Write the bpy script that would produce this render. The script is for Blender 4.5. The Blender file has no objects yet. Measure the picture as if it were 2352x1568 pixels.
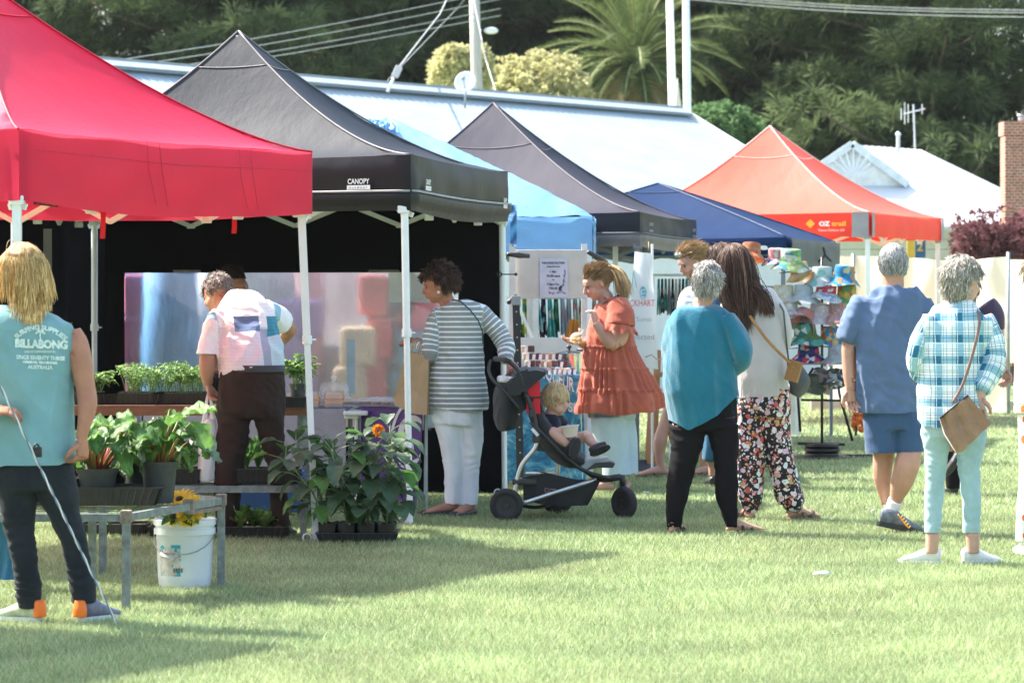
import bpy, bmesh, math, random
import numpy as np
from mathutils import Vector, Matrix, noise
from mathutils.bvhtree import BVHTree
V=Vector
R=math.radians
random.seed(7); np.random.seed(7)
rnd=random.random
def ru(a,b): return a+(b-a)*random.random()
F=6957.0; VH=677.0; HC=1.46; CU=1176.0
SC=bpy.context.scene
COL=SC.collection
def P(u,v,Y):
    s=F/Y
    return V(((u-CU)/s,Y,HC+(VH-v)/s))
def YG(v): return F*HC/(v-VH)
def G(u,v): return P(u,v,YG(v))
def X(u,Y): return (u-CU)*Y/F

# ---------------------------------------------------------------- mesh builder
class MB:
    def __init__(s): s.v=[]; s.f=[]; s.c=[]; s.col=None
    def add(s,vs,fs):
        o=len(s.v); s.v.extend([tuple(p) for p in vs]); s.f.extend([tuple(i+o for i in f) for f in fs])
        if s.col is not None: s.c.extend([s.col]*len(vs))
        return s
    def box(s,c,size,rot=None):
        x,y,z=[d/2 for d in size]; c=V(c)
        p=[V(q) for q in ((-x,-y,-z),(x,-y,-z),(x,y,-z),(-x,y,-z),(-x,-y,z),(x,-y,z),(x,y,z),(-x,y,z))]
        if rot is not None: p=[rot@q for q in p]
        return s.add([q+c for q in p],[(0,3,2,1),(4,5,6,7),(0,1,5,4),(1,2,6,5),(2,3,7,6),(3,0,4,7)])
    def bbox(s,c,size,b=.004,rot=None):
        """box with bevelled edges"""
        bm=bmesh.new(); bmesh.ops.create_cube(bm,size=1)
        bmesh.ops.scale(bm,vec=size,verts=bm.verts)
        bmesh.ops.bevel(bm,geom=bm.edges[:]+bm.verts[:],offset=b,segments=2,affect='EDGES',profile=.5)
        return s.bm(bm,c,rot)
    def bm(s,bm,c=(0,0,0),rot=None):
        bm.verts.ensure_lookup_table(); bm.verts.index_update()
        vs=[(rot@v.co if rot is not None else v.co)+V(c) for v in bm.verts]
        s.add(vs,[[v.index for v in f.verts] for f in bm.faces]); bm.free(); return s
    def bar(s,a,b,w,h=None,up=(0,0,1)):
        h=h or w; a=V(a); b=V(b); t=(b-a); L=t.length; t.normalize(); up=V(up)
        if abs(t.dot(up))>.98: up=V((0,1,0))
        x=t.cross(up).normalized(); z=x.cross(t)
        m=Matrix((x,t,z)).transposed()
        return s.box((a+b)/2,(w,L,h),m)
    def tube(s,pts,r,n=8,cap=True,side=(1,0,0),closed=False,ry=None):
        pts=[V(p) for p in pts]; k=len(pts)
        rs=list(r) if hasattr(r,'__len__') else [r]*k
        rys=(list(ry) if hasattr(ry,'__len__') else [ry]*k) if ry is not None else rs
        side=V(side); o=len(s.v); prev=None; vs=[]
        for i,p in enumerate(pts):
            if closed: t=pts[(i+1)%k]-pts[i-1]
            else: t=pts[min(i+1,k-1)]-pts[max(i-1,0)]
            if t.length<1e-9: t=V((0,0,1))
            t.normalize()
            ref=side if ry is not None or prev is None else prev
            x=ref-t*ref.dot(t)
            if x.length<.05:
                ref=prev if prev is not None else V((0,1,0)); x=ref-t*ref.dot(t)
                if x.length<.05: x=V((0,0,1))-t*t.z
            x.normalize(); prev=x; y=t.cross(x)
            for j in range(n):
                a=2*math.pi*j/n
                vs.append(p+x*(math.cos(a)*rs[i])+y*(math.sin(a)*rys[i]))
        fs=[]
        for i in range(k if closed else k-1):
            for j in range(n):
                a=i*n+j; b=i*n+(j+1)%n; c=((i+1)%k)*n+(j+1)%n; d=((i+1)%k)*n+j
                fs.append((a,b,c,d))
        if cap and not closed:
            fs.append(tuple(range(n))[::-1]); fs.append(tuple(range((k-1)*n,k*n)))
        return s.add(vs,fs)
    def lathe(s,prof,c=(0,0,0),n=20,rot=None,cap=True):
        c=V(c); vs=[]; k=len(prof)
        for r,z in prof:
            for j in range(n):
                a=2*math.pi*j/n; q=V((r*math.cos(a),r*math.sin(a),z))
                if rot is not None: q=rot@q
                vs.append(q+c)
        fs=[(i*n+j,i*n+(j+1)%n,(i+1)*n+(j+1)%n,(i+1)*n+j) for i in range(k-1) for j in range(n)]
        if cap:
            fs.append(tuple(range(n))[::-1]); fs.append(tuple(range((k-1)*n,k*n)))
        return s.add(vs,fs)
    def ell(s,c,r,n=14,m=9,rot=None):
        c=V(c)
        if not hasattr(r,'__len__'): r=(r,r,r)
        vs=[];fs=[]
        for i in range(m+1):
            ph=math.pi*i/m
            for j in range(n):
                a=2*math.pi*j/n
                q=V((r[0]*math.sin(ph)*math.cos(a),r[1]*math.sin(ph)*math.sin(a),r[2]*math.cos(ph)))
                if rot is not None: q=rot@q
                vs.append(q+c)
        for i in range(m):
            for j in range(n):
                f=(i*n+j,(i+1)*n+j,(i+1)*n+(j+1)%n,i*n+(j+1)%n)
                fs.append(f)
        return s.add(vs,fs)
    def grid(s,fn,nu,nv):
        vs=[fn(i/nu,j/nv) for j in range(nv+1) for i in range(nu+1)]
        fs=[(j*(nu+1)+i,j*(nu+1)+i+1,(j+1)*(nu+1)+i+1,(j+1)*(nu+1)+i) for j in range(nv) for i in range(nu)]
        return s.add(vs,fs)
    def slab(s,poly,d):
        """polygon (list of points) extruded by vector d"""
        n=len(poly); poly=[V(p) for p in poly]; d=V(d)
        fs=[tuple(range(n)),tuple(range(n,2*n))[::-1]]+[(i,i+n,(i+1)%n+n,(i+1)%n) for i in range(n)]
        return s.add(poly+[p+d for p in poly],fs)
    def mesh(s,name='m'):
        me=bpy.data.meshes.new(name); me.from_pydata(s.v,[],s.f); me.validate(); 
        if s.c and len(s.c)==len(me.vertices): setcol(me,np.array(s.c,dtype=np.float32))
        return me
    def build(s,name,mat,root=None,smooth=False,angle=None,off=None):
        return link(s.mesh(name),name,mat,root,smooth,angle,off)
def setcol(me,arr,name='Col'):
    a=me.attributes.new(name,'FLOAT_COLOR','POINT')
    if arr.shape[1]==3: arr=np.concatenate([arr,np.ones((len(arr),1),np.float32)],1)
    a.data.foreach_set('color',arr.astype(np.float32).ravel())
def link(me,name,mat,root=None,smooth=False,angle=None,off=None):
    ob=bpy.data.objects.new(name,me); COL.objects.link(ob)
    for m in (mat if isinstance(mat,(list,tuple)) else [mat]): me.materials.append(m)
    if smooth: me.polygons.foreach_set('use_smooth',[True]*len(me.polygons))
    if angle: me.set_sharp_from_angle(angle=R(angle)) if hasattr(me,'set_sharp_from_angle') else None
    if off is None and root is not None:
        l=V((0,0,0)); r=root
        while r is not None: l+=r.location; r=r.parent
        off=l
    if off is not None and V(off).length>0: me.transform(Matrix.Translation(-V(off)))
    if root is not None: ob.parent=root
    return ob
def thing(name,label,cat,loc=(0,0,0),group=None):
    o=bpy.data.objects.new(name,None); COL.objects.link(o); o.location=V(loc); o.empty_display_size=.1
    o['label']=label; o['category']=cat
    if group: o['group']=group
    return o
def tag(o,label,cat,group=None):
    o['label']=label; o['category']=cat
    if group: o['group']=group
    # move origin to the base of the mesh
    if o.type=='MESH' and o.parent is None and o.location.length<1e-6:
        me=o.data; n=len(me.vertices); a=np.empty(n*3,np.float32); me.vertices.foreach_get('co',a); a=a.reshape(-1,3)
        c=V(((a[:,0].min()+a[:,0].max())/2,(a[:,1].min()+a[:,1].max())/2,float(a[:,2].min())))
        me.transform(Matrix.Translation(-c)); o.location=c
    return o
def dup(root,loc,label=None,rz=0,group=None,scale=None):
    r=root.copy(); COL.objects.link(r); r.location=V(loc); r.rotation_euler=(0,0,rz)
    if scale: r.scale=(scale,)*3
    if label: r['label']=label
    if group: r['group']=group
    for ch in list(root.children):
        c=ch.copy(); COL.objects.link(c); c.parent=r
        for g in list(ch.children):
            d=g.copy(); COL.objects.link(d); d.parent=c
    return r
def remesh(mb,voxel,smooth=3,fac=.5):
    me=mb.mesh() if isinstance(mb,MB) else mb
    ob=bpy.data.objects.new('t',me); COL.objects.link(ob)
    m=ob.modifiers.new('r','REMESH'); m.mode='VOXEL'; m.voxel_size=voxel; m.adaptivity=0
    if smooth:
        q=ob.modifiers.new('s','SMOOTH'); q.iterations=smooth; q.factor=fac
    dg=bpy.context.evaluated_depsgraph_get(); dg.update()
    m2=bpy.data.meshes.new_from_object(ob.evaluated_get(dg))
    bpy.data.objects.remove(ob); bpy.data.meshes.remove(me)
    return m2
def co(me):
    a=np.empty(len(me.vertices)*3,np.float32); me.vertices.foreach_get('co',a); return a.reshape(-1,3)
def no(me):
    a=np.empty(len(me.vertices)*3,np.float32); me.vertices.foreach_get('normal',a); return a.reshape(-1,3)
def setco(me,a): me.vertices.foreach_set('co',a.astype(np.float32).ravel()); me.update()
def nz(p,sx,sy,sz,seed=0):
    nn=noise.noise
    return np.array([nn((x*sx+seed,y*sy-seed*1.7,z*sz+seed*.37)) for x,y,z in p.tolist()],np.float32)
def nmesh(name,v,f,col=None):
    """numpy triangles -> mesh"""
    me=bpy.data.meshes.new(name); nv=len(v); nf=len(f); k=f.shape[1]
    me.vertices.add(nv); me.vertices.foreach_set('co',v.astype(np.float32).ravel())
    me.loops.add(nf*k); me.loops.foreach_set('vertex_index',f.astype(np.int32).ravel())
    me.polygons.add(nf); me.polygons.foreach_set('loop_start',np.arange(0,nf*k,k,dtype=np.int32))
    me.update(calc_edges=True)
    if col is not None: setcol(me,col)
    return me

# ---------------------------------------------------------------- materials
def _mat(name):
    m=bpy.data.materials.new(name); m.use_nodes=True; nt=m.node_tree; nt.nodes.clear()
    return m,nt,nt.nodes,nt.links
def nd(N,t,**k):
    n=N.new(t)
    for a,b in k.items():
        if a.startswith('i_'): n.inputs[a[2:].replace('_',' ')].default_value=b
        else: setattr(n,a,b)
    return n
def c4(c): return (c[0],c[1],c[2],1)
def srgb(r,g,b):
    f=lambda x:(x/255/12.92 if x/255<=.04045 else ((x/255+.055)/1.055)**2.4)
    return (f(r),f(g),f(b))
MC={}
def M(name,col,rough=.7,var=.15,scale=6,bump=0,bscale=80,metal=0,trans=0,attr=False,sheen=0,spec=.5,tcol=None,stretch=(1,1,1),coat=0,hue=0):
    if name in MC: return MC[name]
    m,nt,N,L=_mat(name)
    out=nd(N,'ShaderNodeOutputMaterial'); bs=nd(N,'ShaderNodeBsdfPrincipled')
    bs.inputs['Roughness'].default_value=rough; bs.inputs['Metallic'].default_value=metal
    bs.inputs['Specular IOR Level'].default_value=spec
    if sheen: bs.inputs['Sheen Weight'].default_value=sheen; bs.inputs['Sheen Roughness'].default_value=.5
    if coat: bs.inputs['Coat Weight'].default_value=coat
    tc=nd(N,'ShaderNodeTexCoord'); mp=nd(N,'ShaderNodeMapping'); mp.inputs['Scale'].default_value=stretch
    L.new(tc.outputs['Object'],mp.inputs['Vector'])
    nz_=nd(N,'ShaderNodeTexNoise',i_Scale=scale,i_Detail=5.0,i_Roughness=.6); L.new(mp.outputs[0],nz_.inputs['Vector'])
    if attr:
        at=nd(N,'ShaderNodeAttribute',attribute_name='Col'); base=at.outputs['Color']
    else:
        rgb=nd(N,'ShaderNodeRGB'); rgb.outputs[0].default_value=c4(col); base=rgb.outputs[0]
    mr=nd(N,'ShaderNodeMapRange',i_From_Min=.3,i_From_Max=.7,i_To_Min=1-var,i_To_Max=1+var); L.new(nz_.outputs['Fac'],mr.inputs['Value'])
    hs=nd(N,'ShaderNodeHueSaturation'); L.new(base,hs.inputs['Color']); L.new(mr.outputs[0],hs.inputs['Value'])
    if hue:
        n2=nd(N,'ShaderNodeTexNoise',i_Scale=scale*.4,i_Detail=2.0); L.new(mp.outputs[0],n2.inputs['Vector'])
        m2=nd(N,'ShaderNodeMapRange',i_From_Min=.3,i_From_Max=.7,i_To_Min=.5-hue,i_To_Max=.5+hue); L.new(n2.outputs['Fac'],m2.inputs['Value']); L.new(m2.outputs[0],hs.inputs['Hue'])
    L.new(hs.outputs[0],bs.inputs['Base Color'])
    if bump:
        nb=nd(N,'ShaderNodeTexNoise',i_Scale=bscale,i_Detail=4.0,i_Roughness=.6); L.new(mp.outputs[0],nb.inputs['Vector'])
        b=nd(N,'ShaderNodeBump',i_Strength=min(1,bump),i_Distance=.01); L.new(nb.outputs['Fac'],b.inputs['Height']); L.new(b.outputs[0],bs.inputs['Normal'])
    if trans:
        tr=nd(N,'ShaderNodeBsdfTranslucent'); mx=nd(N,'ShaderNodeMixShader',i_Fac=trans)
        if tcol: tr.inputs['Color'].default_value=c4(tcol)
        else: L.new(hs.outputs[0],tr.inputs['Color'])
        L.new(bs.outputs[0],mx.inputs[1]); L.new(tr.outputs[0],mx.inputs[2]); L.new(mx.outputs[0],out.inputs[0])
    else: L.new(bs.outputs[0],out.inputs[0])
    MC[name]=m; return m
def find(m,t): return [n for n in m.node_tree.nodes if n.bl_idname==t]

# ---------------------------------------------------------------- text
def text_geo(s,h,bold=0,spacing=1,align='CENTER',line=1.0):
    cu=bpy.data.curves.new('t','FONT'); cu.body=s; cu.size=h*1.37; cu.align_x=align; cu.offset=bold; cu.space_character=spacing; cu.space_line=line
    cu.resolution_u=3
    ob=bpy.data.objects.new('t',cu); COL.objects.link(ob)
    dg=bpy.context.evaluated_depsgraph_get(); dg.update()
    me=bpy.data.meshes.new_from_object(ob.evaluated_get(dg)); bpy.data.objects.remove(ob)
    vs=[v.co.copy() for v in me.vertices]; fs=[tuple(p.vertices) for p in me.polygons]; bpy.data.meshes.remove(me)
    return vs,fs
def text_plane(mb,s,o,xd,up,h,width=None,arc=0,off=0,**k):
    """flat lettering centred at o along xd, standing up along 'up'"""
    vs,fs=text_geo(s,h,**k)
    if not vs: return
    w=max(v.x for v in vs)-min(v.x for v in vs); cx=(max(v.x for v in vs)+min(v.x for v in vs))/2
    k_=(width/w if width else 1)
    o=V(o);xd=V(xd).normalized();up=V(up).normalized()
    r=[]
    for v in vs:
        x=(v.x-cx)*k_; y=v.y
        if arc: a=x/arc; x,y=math.sin(a)*(arc+y),math.cos(a)*(arc+y)-arc
        r.append(o+xd*x+up*y)
    mb.add(r,fs)
def drape(mb,target,d=(0,1,0),off=.004):
    """press lettering onto a cloth mesh (world coordinates) along d"""
    bvh=BVHTree.FromPolygons([tuple(v) for v in target[0]],target[1]); d=V(d).normalized(); out=[]
    for p in mb.v:
        h=bvh.ray_cast(V(p)-d*.6,d)
        out.append(tuple(h[0]-d*off) if h[0] is not None else p)
    mb.v=out
# ================================================================ camera, light
cam=bpy.data.cameras.new('camera'); co_=bpy.data.objects.new('camera',cam); COL.objects.link(co_)
co_.location=(0,0,HC); co_.rotation_euler=(R(90),0,0)
cam.sensor_width=36; cam.lens=36*F/2352; cam.shift_y=-(784-VH)/2352; cam.clip_end=2000; cam.clip_start=.5
cam.dof.use_dof=True; cam.dof.focus_distance=17.5; cam.dof.aperture_fstop=5.6
SC.camera=co_
SUN_EL=48.0; sd=V((-.885*math.cos(R(SUN_EL)),.465*math.cos(R(SUN_EL)),math.sin(R(SUN_EL))))
sl=bpy.data.lights.new('sun','SUN'); sl.energy=5.0; sl.angle=R(.6); sl.color=(1,.95,.87)
so=bpy.data.objects.new('sun',sl); COL.objects.link(so); so.rotation_euler=(-sd).to_track_quat('-Z','Y').to_euler()
w=bpy.data.worlds.new('World'); SC.world=w; w.use_nodes=True; nt=w.node_tree
bg=nt.nodes['Background']; sk=nt.nodes.new('ShaderNodeTexSky'); sk.sky_type='NISHITA'; sk.sun_disc=False
sk.sun_elevation=R(SUN_EL); sk.sun_rotation=R(-62); sk.air_density=1.2; sk.dust_density=3.0; sk.ozone_density=1.0
nt.links.new(sk.outputs[0],bg.inputs[0]); bg.inputs[1].default_value=.15
SC.view_settings.view_transform='Standard'; SC.view_settings.look='None'; SC.view_settings.gamma=1; SC.view_settings.exposure=1.70

# ================================================================ ground
def kind(o,k): o['kind']=k; return o
gm=M('lawn',(.18,.23,.11),rough=.9,var=.3,scale=.9,bump=.4,bscale=30,hue=.02)
mb=MB(); mb.grid(lambda a,b:(-220+440*a,-20+420*b,0),4,4)
kind(mb.build('ground',gm),'structure')
# grass blades, one object nobody could count
def grass():
    rs=np.random.RandomState(3)
    zones=[(10.8,14,190000,.0040,.034),(14,17,180000,.0048,.034),(17,20,140000,.006,.035),(20,24,110000,.0078,.038),(24,31,110000,.0098,.04),(31,46,100000,.014,.045)]
    VV=[];FF=[];CC=[];o=0
    for y0,y1,n,w_,h_ in zones:
        y=y0+(y1-y0)*rs.rand(n); xm=y*(1176/F)*1.06+.3; x=(rs.rand(n)*2-1)*xm
        # patchy density and height
        pn=np.sin(x*3.1+np.sin(y*2.3)*2)*np.cos(y*2.7+np.sin(x*1.7)*2)*.5+.5
        h=h_*(.45+.75*rs.rand(n))*(.8+.35*pn); wd=w_*(.6+.8*rs.rand(n))
        a=rs.rand(n)*6.283; l=h*(.35+.8*rs.rand(n)); la=rs.rand(n)*6.283
        dx=np.cos(a)*wd*.5; dy=np.sin(a)*wd*.5*.5
        b0=np.stack([x-dx,y-dy,np.zeros(n)-.002],1); b1=np.stack([x+dx,y+dy,np.zeros(n)-.002],1)
        t=np.stack([x+np.cos(la)*l,y+np.sin(la)*l*.9,h],1)
        VV.append(np.stack([b0,b1,t],1).reshape(-1,3)); FF.append(np.arange(3*n).reshape(-1,3)+o); o+=3*n
        k=rs.rand(n)[:,None]; p2=pn[:,None]
        g=np.array([.23,.31,.12])*(1-k)+np.array([.60,.71,.38])*k**1.7  # random blade tone; sun glints put into the colour of the palest blades
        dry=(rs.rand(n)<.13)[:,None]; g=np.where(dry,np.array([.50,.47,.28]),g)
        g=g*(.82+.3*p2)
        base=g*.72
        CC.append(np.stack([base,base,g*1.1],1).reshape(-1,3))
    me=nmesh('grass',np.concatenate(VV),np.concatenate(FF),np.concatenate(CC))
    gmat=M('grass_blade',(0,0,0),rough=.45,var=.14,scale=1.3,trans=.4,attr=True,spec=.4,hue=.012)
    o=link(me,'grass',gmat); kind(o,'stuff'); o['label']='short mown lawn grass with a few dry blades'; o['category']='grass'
grass()

# ================================================================ houses
roofm=M('painted_iron',(.31,.38,.41),rough=.6,var=.10,scale=1.2,spec=.2,stretch=(1,1,3))
roofw=M('white_roof',(.56,.59,.60),rough=.5,var=.04,scale=1.0)
trimm=M('ridge_grey',(.27,.32,.34),rough=.5,var=.08)
wallw=M('white_boards',(.72,.75,.74),rough=.7,var=.06,scale=3)
def sheet(mb,a,b,c,d,pitch,amp,n=None):
    """corrugated sheet, a-b along ridge, d-c along eave, ribs run down the slope"""
    a,b,c,d=map(V,(a,b,c,d)); L=(b-a).length; nu=n or int(L/pitch*6); nrm=(b-a).cross(d-a).normalized()
    if nrm.z<0: nrm=-nrm
    def fn(i,j):
        p=a.lerp(b,i).lerp(d.lerp(c,i),j); return p+nrm*amp*math.sin(i*L/pitch*2*math.pi)
    mb.grid(fn,nu,3)
def house1():
    r0=P(150,145,40.5); r0.z=4.6; r1=V((2.86,51.8,4.6)); ax=(r1-r0); ax.z=0; ax.normalize(); pr=V((ax.y,-ax.x,0))
    h=thing('long_house','long low house with a pale blue iron gable roof behind the tents','house',V((r0.x,r0.y,0))+ax*6)
    e0=r0+pr*3.5; e0.z=2.7; e1=r1+pr*3.5; e1.z=2.7; f0=r0-pr*3.5; f0.z=2.7; f1=r1-pr*3.5; f1.z=2.7
    mb=MB(); sheet(mb,r0,r1,e1,e0,.17,.005); sheet(mb,r0,r1,f1,f0,.17,.012,40)
    mb.build('roof',roofm,h,True)
    mb=MB()
    mb.bar(r0+V((0,0,.05)),r1+V((0,0,.05))+ax*.05,.10,.06)
    for sgn in (1,-1): mb.slab([r0+V((0,0,.06)),r1+V((0,0,.06))+ax*.04,r1+pr*sgn*.25+V((0,0,-.065))+ax*.04,r0+pr*sgn*.25+V((0,0,-.065))],(0,0,.02))
    mb.build('ridge_cap',trimm,h)
    mb=MB(); n=190
    for i in range(n):
        p=r0.lerp(r1,i/n)+pr*.27+V((0,0,-.085)); mb.box(p,(.05,.05,.02))
    mb.build('flashing_edge',trimm,h)
    mb=MB()
    for e,f_,r in ((e1,f1,r1),):
        mb.bar(r+ax*.06,e+ax*.06,.05,.14); mb.bar(r+ax*.06,f_+ax*.06,.05,.14)
    mb.build('barge_board',wallw,h)
    g0=[q-V((0,0,.1)) for q in (e0-pr*.4,e1-pr*.4,f1+pr*.4,f0+pr*.4)]
    mb=MB()
    for i in range(4):
        a=g0[i];b=g0[(i+1)%4]; mb.slab([V((a.x,a.y,0)),V((b.x,b.y,0)),b,a],(b-a).cross(V((0,0,1))).normalized()*.08)
    rr=r1-ax*.3-V((0,0,.12)); mb.slab([g0[1]-ax*.3,g0[2]-ax*.3,rr],ax*.08)
    mb.build('wall',wallw,h)
    # satellite dish on the ridge
    p=P(1068,218,44.9); 
    d=thing('satellite_dish','round white satellite dish mounted on the pale blue roof ridge','satellite dish',p-V((0,0,.2)))
    rot=V((-.25,-1,.35)).to_track_quat('Z','Y').to_matrix(); c=P(1070,190,44.8)
    mb=MB(); mb.lathe([(.001,.0),(.06,.004),(.12,.018),(.165,.038),(.168,.030),(.12,.008),(.06,-.006),(.001,-.01)],c,24,rot,cap=False); mb.build('dish',M('dish_white',(.8,.8,.8),.4),d,True)
    mb=MB(); mb.tube([c+V((0,.03,-.05)),p-V((0,0,.2))],.015); mb.tube([c-V((0,0,.15)),c+rot@V((0,0,.17))],.008); mb.ell(c+rot@V((0,0,.17)),.03)
    mb.build('mount',trimm,d,True)
    # service mast with guy
    m_=thing('service_mast','slanted white service mast with a grey insulator box on the roof','mast',P(893,206,43.9)-V((0,0,.15)))
    mb=MB(); mb.tube([P(890,212,43.9),P(905,178,43.9)],.022); mb.build('mast_pole',M('mast_white',(.75,.76,.76),.5),m_,True)
    mb=MB(); mb.bbox(P(912,165,43.9),(.1,.1,.17),.01,Matrix.Rotation(.45,3,'Y')); mb.build('insulator_box',M('insul',(.5,.5,.5),.5),m_)
    # fascia wire from mast up
house1()
def house2():
    Y=56.0; h=thing('white_cottage','white cottage with a bright hip roof, small front gable and brick chimney','house',(X(2100,Y),Y,0))
    q=lambda u,v,dy=0:P(u,v,Y+dy)
    A=q(1958,332,0);B=q(2116,344,3)   # ridge ends
    E0=q(1800,436,-4);E1=q(2395,520,-2);E2=q(2420,500,8);
    El=q(1800,440,7)
    EF=P(1890,520,51.5); E1=P(2400,520,53)
    mb=MB()
    # main slope facing the lawn, hip on the right, far slope
    sheet(mb,A,B,E1,EF,.3,.006,60)
    mb.add([B,E1,P(2440,500,63)],[(0,1,2)]); mb.add([A,B,P(2440,500,63),P(1800,470,63)],[(0,1,2,3)])
    mb.build('roof',roofw,h,True)
    mb=MB(); mb.slab([P(1846,424,51.2),P(2150,424,51.2),P(2290,520,49.6),P(1806,520,49.6)],(0,.03,.04)); mb.build('porch_roof',roofw,h)
    # front gable left
    g0=P(1856,400,51.0);g1=P(1958,331,51.0);g2=P(2085,425,51.0)
    mb=MB(); mb.slab([g1,g2,q(2170,445,0),A],(0,0,.04)); mb.slab([g1,A,q(1850,470,0),g0],(0,0,.04)); mb.build('gable_roof',roofw,h)
    mb=MB(); gl=P(1852,405,51.1); gr=P(2090,432,51.1); bl=V((gl.x,gl.y,0)); br=V((gr.x,gr.y,0))
    mb.slab([gl-V((0,0,.2)),gr-V((0,0,.1)),gr,P(1958,338,51.1),gl],(0,.08,0)); mb.build('gable_wall',M('gable_white',(.8,.82,.81),.7),h)
    mb=MB(); mb.bar(g0,g1,.10,.12); mb.bar(g1,g2,.10,.12); mb.build('barge_board',M('barge',(.60,.66,.68),.6),h)
    mb=MB(); c=P(1960,408,50.95)
    for i in range(11):
        a=math.pi*(i+.5)/11; r=.36+.14*math.sin(a); mb.bar(c+V((.08*math.cos(a),0,.08*math.sin(a))),c+V((r*math.cos(a),0,r*math.sin(a))),.02,.02)
    mb.build('fan_fretwork',M('fret',(.70,.74,.76),.6),h)
    mb=MB()
    for i in range(14):
        z=.1+i*.18; mb.box((X(2150,53.4),53.4,z+.09),(4.4,.05,.172)); 
    mb.build('wall',wallw,h)
    mb=MB(); mb.bar(P(1893,523,51.3),P(2400,523,52.8),.1,.08); mb.build('gutter',M('gutter',(.6,.66,.66),.5),h)
    # windows in wall
    for u in (2220,2310):
        mb=MB(); c=P(u,560,53.3); mb.bbox((c.x,53.33,1.9),(.42,.05,.9),.01); f=mb.build('window',M('sash',(.75,.75,.73),.5),h)
        mb=MB(); mb.box((c.x,53.29,1.9),(.34,.012,.8)); mb.build('pane',M('dark_glass',(.05,.07,.08),.1),f)
    # chimney
    brick=M('brick',(.36,.13,.07),rough=.85,var=.3,scale=14)
    nt=brick.node_tree; hs=find(brick,'ShaderNodeHueSaturation')[0]; tc=find(brick,'ShaderNodeMapping')[0]
    bt=nd(nt.nodes,'ShaderNodeTexBrick',i_Scale=5.0,i_Mortar_Size=.03); bt.inputs['Color1'].default_value=(.40,.13,.065,1); bt.inputs['Color2'].default_value=(.28,.10,.055,1); bt.inputs['Mortar'].default_value=(.42,.36,.30,1)
    tc.inputs['Rotation'].default_value=(R(90),0,0)
    nt.links.new(tc.outputs[0],bt.inputs['Vector']); nt.links.new(bt.outputs['Color'],hs.inputs['Color'])
    Yc=52.0; x0=X(2303,Yc); x1=X(2380,Yc); zc=P(0,312,Yc).z; zt=P(0,281,Yc).z
    mb=MB(); mb.box(((x0+x1)/2,Yc,zc/2+.0),(x1-x0,.5,zc)); ch=mb.build('chimney',brick,h)
    mb=MB(); mb.box(((x0+x1)/2,Yc,(zc+zt)/2),(x1-x0+.05,.56,zt-zc)); mb.build('chimney_cap',brick,ch)
    mb=MB(); mb.tube([(x0+.32,Yc,zt),(x0+.32,Yc,zt+.12)],.055,12); mb.tube([(x0+.32,Yc,zt+.1),(x0+.32,Yc,zt+.13)],.075,12); mb.build('flue',M('flue',(.5,.55,.58),.4,metal=.6),ch,True)
    # aerial
    al=M('alu_dull',(.55,.57,.58),.5,metal=.5)
    b=P(2102,345,57); a=thing('tv_aerial','thin grey television aerial on a mast on the white cottage roof','aerial',b)
    t=P(2098,240,57); mb=MB(); mb.tube([b,t],.018); mb.build('mast_pole',al,a)
    mb=MB(); mb.tube([P(2075,262,57),P(2125,250,57)],.012)
    for u,v0,v1 in ((2078,236,285),(2086,240,282),(2070,250,275),(2118,240,262)): mb.tube([P(u,v0,56.9),P(u,v1,57.1)],.01)
    mb.build('antenna_elements',al,a)
    b=P(2063,343,57); a=thing('vent_pipe','short pale vent pipe on the white cottage roof','pipe',b-V((0,0,.1)))
    mb=MB(); mb.tube([b-V((0,0,.1)),P(2063,312,57)],.035); mb.lathe([(.05,0),(.055,.04),(.01,.08)],P(2063,312,57),10); mb.build('pipe',al,a)
house2()

# ================================================================ poles and wires
wood=M('pole_wood',(.42,.40,.36),rough=.85,var=.2,scale=3,stretch=(6,6,.6),bump=.3)
def pole():
    Y=62.0; b=V((X(1100,Y),Y,0)); h=thing('power_pole','weathered grey wooden power pole behind the long roof','power pole',b)
    mb=MB(); mb.tube([b,P(1096,218,Y),P(1084,-200,Y)],[.12,.115,.10],14); mb.build('post',wood,h,True)
    la=P(1106,72,Y); lb=P(1130,66,Y)
    mb=MB(); mb.tube([P(1094,74,Y),la+V((0,-.05,.02))],.02); mb.build('lamp_arm',M('arm',(.5,.52,.52),.5),h)
    mb=MB(); mb.ell(P(1128,71,Y),(.15,.10,.07)); lh=mb.build('lamp_head',M('lamp_head',(.6,.63,.63),.4),h,True)
    # crossarm above the frame carries the wires
    mb=MB(); mb.box(P(1084,-150,Y),(.1,1.8,.1)); mb.build('crossarm',wood,h)
pole()
wirem=M('wire',(.36,.37,.36),.7)
def wire(pts,r,lab,grp=None,mat=None):
    mb=MB(); mb.tube(pts,r,5); o=mb.build('overhead_wire',mat or wirem); tag(o,lab,'wire',grp)
names=['top','second','third','lowest']
for i,(v0,v1) in enumerate(((-22,150),(-2,166),(20,181),(36,188))):
    pts=[]
    for k in range(13):
        t=k/12; u=1150-1150*t; v=v0+(v1+26-v0)*t+ 22*math.sin(math.pi*t)*.6; pts.append(P(u,v,62-13*t))
    wire(pts,.009,f'pale overhead wire, {names[i]} of the four behind the black canopy peak','wires running left from the power pole')
for i,(v0,v1) in enumerate(((-16,24),(-10,30),(-3,40))):
    pts=[P(1560+66*k,v0+(v1-v0)*k/12+10*math.sin(math.pi*k/12),70) for k in range(13)]
    wire(pts,.011,'%s of the three pale wires crossing the sky gap at top right'%(['uppermost','middle','lowest'][i]),'wires at top right')
wire([P(912,160,43.9),P(1010,34,55),P(1040,-30,60)],.012,'thick stay wire rising from the slanted roof mast','stay wires')
wire([P(1086,-10,61),P(1115,135,56),P(1140,215,50)],.010,'thin stay wire slanting down beside the power pole and satellite dish','stay wires')
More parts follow.
